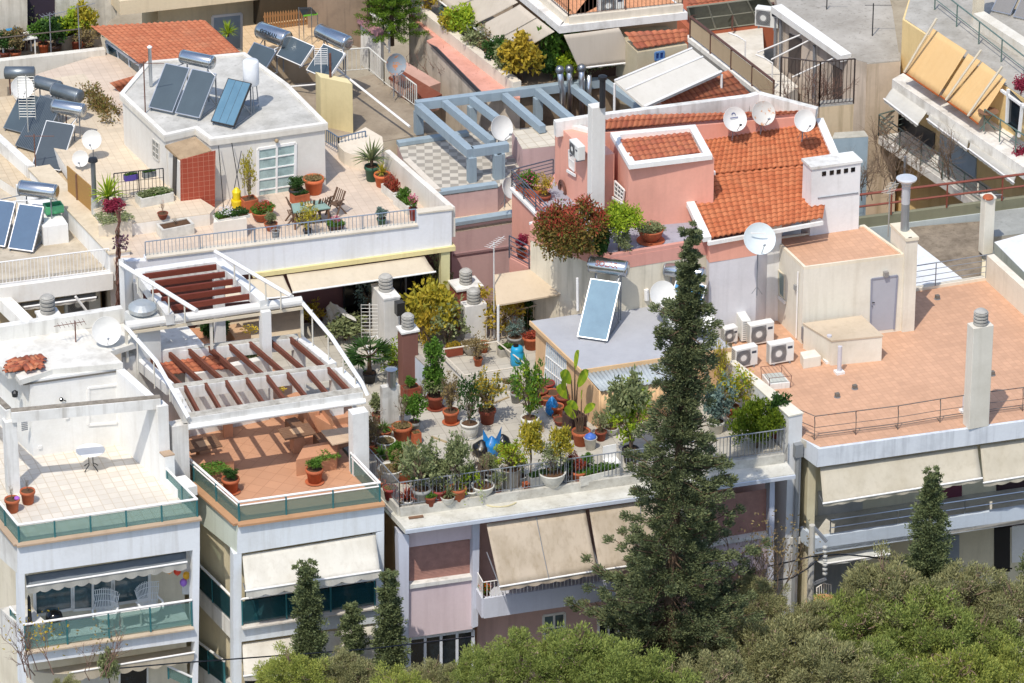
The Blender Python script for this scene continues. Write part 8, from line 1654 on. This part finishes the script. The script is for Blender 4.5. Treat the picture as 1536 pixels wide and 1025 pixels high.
for at,kd,lf,w_,h_,l in((M1(830,640),'bush','yellow',2.3,2.6,'big yellow green shrub between the chimneys at the back of the garden'),(M1(1000,680),'airy','olive',2.0,2.0,'thin grey green shrub in front of the whitewashed chimney'),(M1(760,720),'airy','amber',1.2,2.2,'straggly amber shrub beside the low white wall'),(M1(960,420),'bush','lime',1.4,1.6,'lime green shrub behind the yellow green shrub'),(M2(360,560),'airy','amber',2.2,2.1,'dry amber climber on the trellis behind the rear fence'),(M2(640,420),'airy','amber',1.5,1.7,'amber shrub under the cream canopy'),(M2(700,500),'column','dark',.7,1.4,'narrow dark green bush by the fence end'),(B2(690,900),'airy','bluegreen',1.6,2.2,'silvery olive tree left of the tall whitewashed chimney'),(B2(520,990),'bush','olive',1.8,1.1,'broad olive green bush in front of the sheeted furniture'),(B2(330,900),'airy','amber',1.3,1.0,'dry amber plant left of the sheeted furniture'),(B2(1050,790),'airy','olive',1.2,2.3,'thin tree beside the yellowish loggia post'),(M1(380,1010),'airy','lime',1.5,1.5,'pale leaved climber below the tall whitewashed chimney'),(M3(120,760),'twig','dry',1.3,1.5,'bare grey twigs between the pergola block and the garden wall')):
 shrub(at,Z,kd,lf,w_,h_,l)
lt_=thing('log_trellis','rough wooden lattice trellis behind the rear fence','trellis',W(M2(330,580),Z));q=MB()
for k in range(9):q.bar(W(M2(220+random.uniform(-10,10),330-k*34),Z+.1)+ZZ*.0,W(M2(440,320-k*32),Z+.1),.04,.04)
q.build('lattice',wood('#b09a7a','#8a7458'),lt_)
aerial(M1(120,1000),Z,B2(0,780)[1],'pale aerial with two grids of rungs left of the tall whitewashed chimney',14,.6,0,True,paint('#d0cbc0',.5),spread=.14)
aerial(M2(312,610),Z,B2(0,430)[1],'tall white mast with a small grey aerial at the back of the garden',7,.4,R(60),m=paint('#d9d9d6',.5))
for at,rz,l in((M1(170,880),0,'white plastic chair with curved arms by the fan palm'),):
 P=W(at,Z);t=thing('garden_chair',l,'chair',P);MB().lathe(P+ZZ*.42,[(.26,0),(.28,.04),(.02,.05)],14).build('seat',WPAINT,t);MB().tube([P+V((-.3,0,.7)),P+V((-.2,.3,.95)),P+V((.2,.3,.95)),P+V((.3,0,.7))],.03,6).build('backrest',WPAINT,t)
 for k in range(4):a=.8+k*1.57;MB().tube([P+V((math.cos(a)*.22,math.sin(a)*.22,.42)),P+V((math.cos(a)*.3,math.sin(a)*.3,0))],.022,5).build('leg',WPAINT,t)
hs=thing('garden_hose','thin cream hose lying along the ledge outside the garden railing','hose',W(M6(100,890),zLg));MB().tube([W(M6(x,y),zLg+.03)for x,y in((0,895),(60,910),(150,915),(240,905),(300,885),(335,865))],.025,6).build('tube',paint('#cfc39a',.6),hs)
pk_=thing('plank','short brown plank left on the ledge below the garden railing','plank',W(M5(640,885),zLg));MB().bar(W(M5(555,890),zLg+.05),W(M5(720,868),zLg+.05),.1,.05).build('board',WD,pk_)
def conifer(at,zb,label,prof,lean=0,name='conifer_tree',leaf=None,seed=3,dens=1.0,brn=True,per=60,cat='tree',up=.25,cl=.3,ln=.13,wd=.05,jit=.75):
 """prof: rows of (pixel row, half width in pixels); branches carry leaf clumps out to that width"""
 P=W(at,zb);ax=lambda z:P+ZZ*(z-zb)+RT*(lean*(z-zb)/(zt-zb));t=thing(name,label,cat,P);rnd=random.Random(seed);zs=[(zat(P,y),r/41.0)for y,r in prof];zt=zs[0][0]
 tk=MB().tube([P,ax((zt+zb)/2),ax(zt)],.34 if zt-zb>12 else .12,8,.02);cen=[];rad=[];dirs=[]
 def wid(z):
  for(z1,r1),(z0,r0)in zip(zs[:-1],zs[1:]):
   if z0<=z<=z1:f=(z1-z)/(z1-z0+1e-6);return r1+(r0-r1)*f
  return zs[-1][1]
 z=zt;k=0
 while z>zs[-1][0]:
  w=wid(z)
  for i in range(max(2,int(5*dens))):
   a=k*2.4+rnd.uniform(-.5,.5);k+=1;L=w*(rnd.uniform(.35,1.2)if w>.8 else rnd.uniform(.6,1.1));d=V((math.cos(a),math.sin(a),0));droop=-.15*L
   tip=ax(z)+d*L+ZZ*(droop+up*L)
   if brn and L>.4:tk.tube([ax(z),ax(z)+d*L*.55+ZZ*droop,tip],.035,4,.012,cap=False)
   n=max(1,int(L/(.27 if w<.8 else .36)))
   for j in range(n):
    f=(j+.6)/n
    if f<.25 and L>1:continue
    c=ax(z)+d*L*f+ZZ*(droop*min(1,f*1.6)+up*L*max(0,f-.4)*1.4)
    cen.append(list(c-P+V((rnd.gauss(0,.12),rnd.gauss(0,.12),rnd.gauss(0,.1)))));rad.append((.2+.17*(1-f))*min(1.2,.32+w*1.1)*cl/.3);dirs.append([d.x*.9,d.y*.9,.35])
  z-=(.17 if w<1.2 else .24)/max(.5,dens)
 tk.build('trunk',BARK,t);me=crown(np.array(cen),per,np.array(rad),ln,wd,dirs=np.array(dirs),jit=jit,flat=.7);o=link('crown',me,leaf or CON,t);return t
CON=leafm('#566346','#82885c','#46523c',.12,1.1);CYP=leafm('#5a6846','#80885a','#4a573c',.12,2.0)
conifer(FULL(985,1250),0,'tall dark ragged conifer standing in front of the mauve block',((345,2),(372,8),(400,11),(425,17),(450,20),(470,36),(490,50),(515,34),(540,32),(565,40),(600,36),(640,50),(670,62),(700,72),(725,88),(745,66),(775,78),(800,92),(840,136),(870,118),(905,140),(960,142),(1020,150),(1100,165)),lean=.85,seed=5,per=165,dens=1.0,ln=.125,wd=.05,cl=.25,jit=.6)
for at,pr,l,s in((FULL(470,1275),((848,4),(870,10),(900,17),(940,20),(980,22),(1030,25),(1100,26)),'slim dark cypress in front of the pale cream awnings',2),(FULL(588,1262),((862,3),(890,8),(930,17),(960,22),(1000,24),(1060,26),(1110,26)),'slim cypress in the gap between the white block and the mauve block',4),(FULL(534,1262),((913,3),(930,9),(950,14),(975,8),(1000,10),(1060,12)),'small ragged cypress between the two slim cypresses',7),(FULL(1378,1180),((712,3),(730,8),(760,17),(790,24),(820,28),(860,32),(930,36)),'pointed cypress in front of the blue grey balcony at the right',9),(FULL(1542,1150),((785,4),(810,10),(840,22),(880,26),(930,30)),'cypress cut by the right picture edge',12)):
 conifer(at,0,l,pr,0,'cypress_tree',CYP,s,1.4,False,70,up=.8,cl=.27,ln=.1,wd=.05)
 # pine bushes: a few crowns reused at different turns and sizes
PINES=(('#7f9046','#a3ac5c','#64743e'),('#8e8e60','#b0ac7a','#727850'),('#94a04a','#b6b85e','#748644'));_b=[]
for k in range(6):
 th=RNG.uniform(0,6.283,84);z=RNG.uniform(-.35,1,84);rr=np.sqrt(np.clip(1-z*z,0,1));bump=1+.14*np.sin(th*3+k)+.12*np.sin(z*7+th*2);s=RNG.uniform(.62,1.05,84)
 c=np.stack([rr*np.cos(th)*bump,rr*np.sin(th)*bump,z*.85],1)*s[:,None];c=np.concatenate([c,inball(24)*.6]);d=c/np.linalg.norm(c,axis=1,keepdims=True)
 me=crown(c,190,RNG.uniform(.13,.21,len(c)),.085,.024,dirs=d*.5+[0,0,.25],jit=.7,shell=.45);c2=c[RNG.choice(len(c),60)];me2=crown(c2*1.0,16,.09,.06,.035,jit=1);m=MB();twigs(m,V((0,0,-.9)),ZZ,.9,.06,3,.8,3,.1);me3=bpy.data.meshes.new('branch');me3.from_pydata([tuple(v)for v in m.v],[],m.f);_b.append((me,me2,me3))
CONE=leafm('#9d8470','#b8a08c','#7f6a5a',.05)
def pine(x,y,r,col_,label,front=5.5,cones=1,sq=1.0):
 P=PE.sh(front).at((x,y));k=random.randrange(6);R_=r/41.5;t=thing('pine_bush',label,'bush',V((P.x,P.y,0)),'green bushes along the foot of the houses');a=random.uniform(0,6.28)
 for nm,me,m in(('foliage',_b[k][0],leafm(*PINES[col_],.25,.8)),('cones',_b[k][1],CONE),('branch',_b[k][2],TWIG)):
  if nm=='cones' and not cones:continue
  o=link(nm,setmat(me,m,nm+str(col_)),None,t);o.location=(0,0,P.z);o.scale=(R_,R_,R_*sq);o.rotation_euler=(0,0,a)
 MB().tube([V((P.x,P.y,0)),V((P.x,P.y,P.z-R_*.5))],.12,6,.08).build('trunk',BARK,t);return t
for(x,y,r,c,l,fr,cn_)in((440,1020,48,2,'yellow green bush left of the slim dark cypress',6,0),(520,1015,44,1,'olive green bush between the slim dark cypress and the gap cypress',6,1),(650,1030,40,1,'olive green bush below the ground floor windows of the mauve block',6,1),(722,1018,48,0,'fresh green bush at the left foot of the mauve block',6.5,1),(778,1000,50,0,'high fresh green bush in front of the mauve block window',6.5,1),(858,1000,62,0,'brightest green bush left of the tall conifer',7,1),(920,1020,60,0,'fresh green bush directly under the tall conifer on its left',8,0),(1120,985,66,1,'grey green bush directly right of the tall conifer',5,1),(1185,1000,70,1,'grey green bush below the drain pipe of the cream block',6,1),(1215,950,55,1,'dull green bush beside the concrete utility pole',4.5,1),(1335,900,72,1,'tall cone covered bush under the pointed cypress',4,1),(1285,960,72,0,'green bush in front of the lower balcony table',5,1),(1390,960,75,0,'round green bush right of the cone covered bush',6,1),(1450,905,62,1,'brownish green bush below the white wall panel at the right',4.5,1),(1505,930,66,1,'brown tinged bush at the right picture edge',5,1),(1250,1025,70,1,'low grey green bush at the bottom edge right of centre',8,1),(1330,1030,66,0,'low green bush at the bottom edge between taller bushes',8,1),(1430,1030,74,2,'yellow green bush at the bottom edge near the right corner',8,1),(1520,1030,66,2,'yellow green bush in the bottom right corner',8,0),(1060,1040,60,1,'grey green bush at the bottom edge under the tall conifer',8,1),(990,1050,60,0,'green bush at the bottom edge below the conifer trunk',8.5,0),(1140,905,42,1,'thin upper bush against the mauve wall right of the conifer',3,1),(100,1045,30,1,'small green bush at the bottom edge on the left',5,0),(600,1050,50,2,'yellow green bush at the bottom edge below the gap cypress',8,0),(1480,985,60,0,'green bush between the brown tinged bush and the corner bush',6.5,1)):
 pine(x,y,r,c,l,fr,cn_)
 # bare twiggy shrubs
def bare(at,z,label,h,n=9,sp=.5,leaf=None,name='bare_shrub',m=None,r=.03,depth=3):
 P=at if isinstance(at,V)else W(at,z);t=thing(name,label,'shrub',P);q=MB()
 for k in range(n):twigs(q,P+V((random.uniform(-.5,.5),random.uniform(-.3,.3),0)),V((random.uniform(-.6,.6),random.uniform(-.4,.4),1)).normalized(),h*.4,r,depth,sp,3,.35)
 q.build('branch',m or TWIG,t)
 if leaf:link('foliage',leafmesh('foliage',inball(leaf[1],.6)*[h*.5,h*.4,h*.4]+[0,0,h*.6],.12,.07),LM(leaf[0]),t)
 return t
RT_=concrete('#8a6f62','#6a5248',4,.5);z5=5.5
bare(PE.sh(2.5).at((60,1010)),0,'bare reddish shrub with a few leaves across the lower left balcony',2.6,6,.5,('amber',110),m=RT_,r=.022);bare(PE.sh(2.5).at((150,1015)),0,'thin bare shrub in front of the shabby beige awning',2.2,4,.5,('dry',60),m=RT_,r=.02);shrub(PA.sh(.6).at((165,1030)),0,'bush','olive',.9,1.6,'small leafy branch in front of the shabby beige awning')
bare(PE.sh(2.0).at((1158,905)),0,'thin dry tree with sparse leaves between the mauve and cream blocks',3.6,6,.35,('dry',420))
for x,y,z,h,l in((1345,640,14.0,3.0,'bare creeper on the iron fence behind the pink house'),(1420,640,13.8,3.2,'tangle of bare branches by the beige yard wall')):bare(T(0,0,1)((x-1345)*.26+1210,y/3.8),z-1.2,l,h*.8,8,.6,m=RT_,r=.02)
for x,y,l in((1290,300,'bare branching shrub right of the broad white chimney'),(1345,292,'bare branching shrub behind the rusty handrail'),(1330,255,'pale bare shrub below the blue grey outbuilding'),(1420,268,'bare shrub under the lower balcony of the yellow block')):bare((x,y),11.8,l,2.6,9,.6,m=TWIG,r=.02)
for x,y,l in((640,135,'bare vine stems on the grey terrace wall, upper group'),(680,150,'bare vine stems on the grey terrace wall, lower group'),(1028,165,'thin bare sapling in front of the low orange roof')):bare((x,y),zW_-2.0,l,2.8,5,.45,m=RT_,r=.02,depth=2)
# layered pine and planting of the upper terraces
nf=thing('layered_pine','bright green layered pine tree beside the yellowish awning at the top','tree',W(B1(790,260),zW_-.8));P=nf.location;cs=[]
MB().tube([P,P+ZZ*3.6],.1,6,.03).build('trunk',BARK,nf)
for k in range(8):
 zz=.6+k*.46;L=1.5*(1-k/8.6)
 for a in np.linspace(0,6.283,9)[:-1]+k*.4:
  for f in np.linspace(.15,1,8):cs.append([math.cos(a)*L*f,math.sin(a)*L*f,zz+.2*f*f])
link('crown',crown(np.array(cs),60,.17,.1,.035,flat=.45),leafm('#4a6a1e','#7a982a','#33501a'),nf)
for at,z,kd,lf,w_,h_,l in((C1(90,470),zW_+.1,'bush','amber',2.2,2.2,'golden yellow bush on the walkway planter'),(C1(20,440),zW_+.1,'bush','green',1.2,1.6,'dark green bush left of the golden yellow bush'),(C1(300,450),zW_,'bush','green',1.8,3.0,'tall green creeper bush at the corner of the cream apartment'),(C1(255,470),zW_,'bush','dark',1.3,1.6,'dark bush below the tall green creeper'),(C1(340,480),zW_,'bush','lime',1.2,1.4,'lime green bush beside the steel flues'),(B1(1130,215),zW_+.1,'bush','yellow',1.2,1.3,'yellow leaved bush on the pink walkway planter'),(B1(1200,230),zW_+.1,'bush','lime',1.7,1.6,'light green bush beside the yellow leaved bush'),(B1(1000,90),zW_+.1,'airy','amber',1.6,1.8,'rusty amber plant at the far end of the planter'),(B1(1105,110),zW_+.1,'dense','bluegreen',.7,.7,'small round blue green bush in the planter'),(B1(1260,300),zW_+.1,'airy','olive',1.4,1.3,'grey olive shrub in the middle of the planter'),(B1(1340,310),zW_+.1,'airy','dry',1.3,1.3,'dry shrub under the long cream awning'),(B1(1390,390),zW_+.1,'bush','dark',1.3,1.4,'dark green shrub before the golden yellow bush'),(B1(1450,440),zW_+.1,'bush','olive',1.3,1.6,'olive green shrub next to the golden yellow bush'),(B1(1400,285),zW_+.3,'blooms','redflower',.8,.6,'red flowers under the edge of the long cream awning'),(B1(560,130),zW_-.4,'bush','green',1.0,1.6,'green shrub behind the white rail left of the layered pine'),(B1(620,190),zW_-.6,'bush','bluegreen',1.0,1.0,'blue green agave bush by the pink balcony edge'),(B1(470,30),zW_,'airy','dark',1.2,1.6,'dark climber above the rough boundary wall'),(B1(85,70),zY,'bush','green',1.0,1.6,'green plant behind the picket fence'),(C1(780,370),zW_,'spiky','lime',.9,1.1,'spiky plant in front of the annex with the blue window'),(A1(1300,210),zJ+.8,'spiky','lime',.8,1.0,'yellow green plant by the lettered solar heater')):
 shrub(at,z,kd,lf,w_,h_,l)
tp=thing('leafy_trough','long trough of pale green leaves under the front cream awning','planter',W(C1(600,430),zW_+.1));a,b=W(C1(455,440),zW_+.1),W(C1(745,395),zW_+.1);MB().bar(a+ZZ*.2,b+ZZ*.2,.5,.4).build('trough',plaster('#5d4a40',None),tp);link('foliage',crown(np.array([list(a.lerp(b,random.random())+V((random.uniform(-.3,.3),random.uniform(-.2,.2),random.uniform(.4,.75)))-tp.location)for _ in range(60)]),40,.16,.13,.08),leafm('#8fa372','#b3bd8f','#5d7a44'),tp)
wf=rail(MB(),[W(B1(400,20),zW_),W(B1(740,255),zW_-.8),W(B1(775,300),zW_-1)],1.0,0,.25,.05,.03,1.8,.05,.1);tag(wf.build('white_fence',WPAINT),'white metal fence running down beside the layered pine','fence')
pw_=thing('pink_edge_wall','low wall with a pink coping beside the layered pine','wall',W(B1(650,200),zW_-1));a,b=W(B1(610,110),zW_+.2),W(B1(725,195),zW_-.1);MB().bar(a,b,.35,.2).build('coping',paint('#b98a90',.8),pw_);MB().ext([a-ZZ*.1,b-ZZ*.1,b-ZZ*2,a-ZZ*2],(.2,.2,0)).build('wall',WHITE2,pw_)
ts=thing('clay_tile_wall','low wall capped with orange clay tiles behind the wire fence','wall',W(B1(900,520),zJ-.3));MB().bar(W(B1(815,430),zJ+.5),W(B1(1030,560),zJ+.3),.8,.1).build('tile_cap',roof_clay(),ts);MB().bar(W(B1(815,430),zJ-.2),W(B1(1030,560),zJ-.4),.6,1.2).build('wall',plaster('#c9a292','#93705f'),ts);
# utility pole and wires
up=thing('utility_pole','concrete utility pole with brackets in front of the cream block','utility pole',PD.at(D4(305,600),1.6));q=up.location.copy();tz=PD.at(D4(312,125),1.6);up.location=(q.x,q.y,0);MB().tube([V((q.x,q.y,0)),V((tz.x,tz.y,tz.z))],.16,10,.11).build('pole',plaster('#c4c0b6','#8f8a80',.4),up)
for a,b,nm in(((315,130),(395,220),'bracket'),((305,465),(390,430),'bracket')):MB().bar(PD.at(D4(*a),1.6),PD.at(D4(*b),1.9),.1,.1).build(nm,GREYRAIL,up)
k=MB();
for y in range(7):k.lathe(PD.at(D4(385,250+y*25),1.9),[(.03,-.06),(.09,-.03),(.09,.02),(.03,.05)],8)
k.build('insulator',paint('#b9b9b4',.4),up)
for i,(pts,l)in enumerate(((((100,440),(200,425),(290,370),(370,300)),'black cable sagging left from the lower insulator of the utility pole'),(((60,360),(180,335),(300,305),(375,298)),'black cable running left across the drain pipe to the utility pole'),(((375,298),(470,290),(640,305),(900,345),(1250,370),(1450,372)),'black cable running right from the utility pole across the bushes'))):
 t=tag(MB().tube([PD.at(D4(*p),1.9)for p in pts],.028,5).build('cable',BLACKG,None),l,'cable','cables on the utility pole')
tag(MB().tube([PE.sh(4).at(A4(x,y))for x,y in((680,940),(1000,912),(1300,890),(1700,860),(2100,830),(2700,760))],.025,5).build('cable',BLACKG,None),'single black cable crossing in front of the two white blocks','cable')
lt2=thing('balcony_table','round brown table with a white wire chair behind it on the lower right balcony','table',PDw.at(D4(380,640),.6));q=PDw.at(D4(378,568),.6);lt2.location=(q.x,q.y,q.z-.75);MB().lathe(q,[(.02,-.03),(.62,-.03),(.64,0),(.62,.02),(.02,.02)],18).build('table_top',paint('#c49a6c',.6),lt2);MB().tube([q,q-ZZ*.75],.06,6).build('pedestal',DARKM,lt2)
wc_=thing('wire_chair','white wire chair behind the round brown balcony table','chair',V((q.x+.35,q.y+.5,q.z-.75)));k=MB();c=wc_.location.copy()
for j in range(7):x=-.27+.09*j;k.tube([c+V((x,.2,.45)),c+V((x,.26,1.05-.25*abs(x)))],.015,4)
k.tube([c+V((-.3,.2,.45)),c+V((-.28,.26,.95)),c+V((0,.27,1.08)),c+V((.28,.26,.95)),c+V((.3,.2,.45))],.02,5);k.build('backrest',WPAINT,wc_);MB().lathe(c+ZZ*.43,[(.28,0),(.3,.03),(.02,.04)],14).build('seat',WPAINT,wc_)
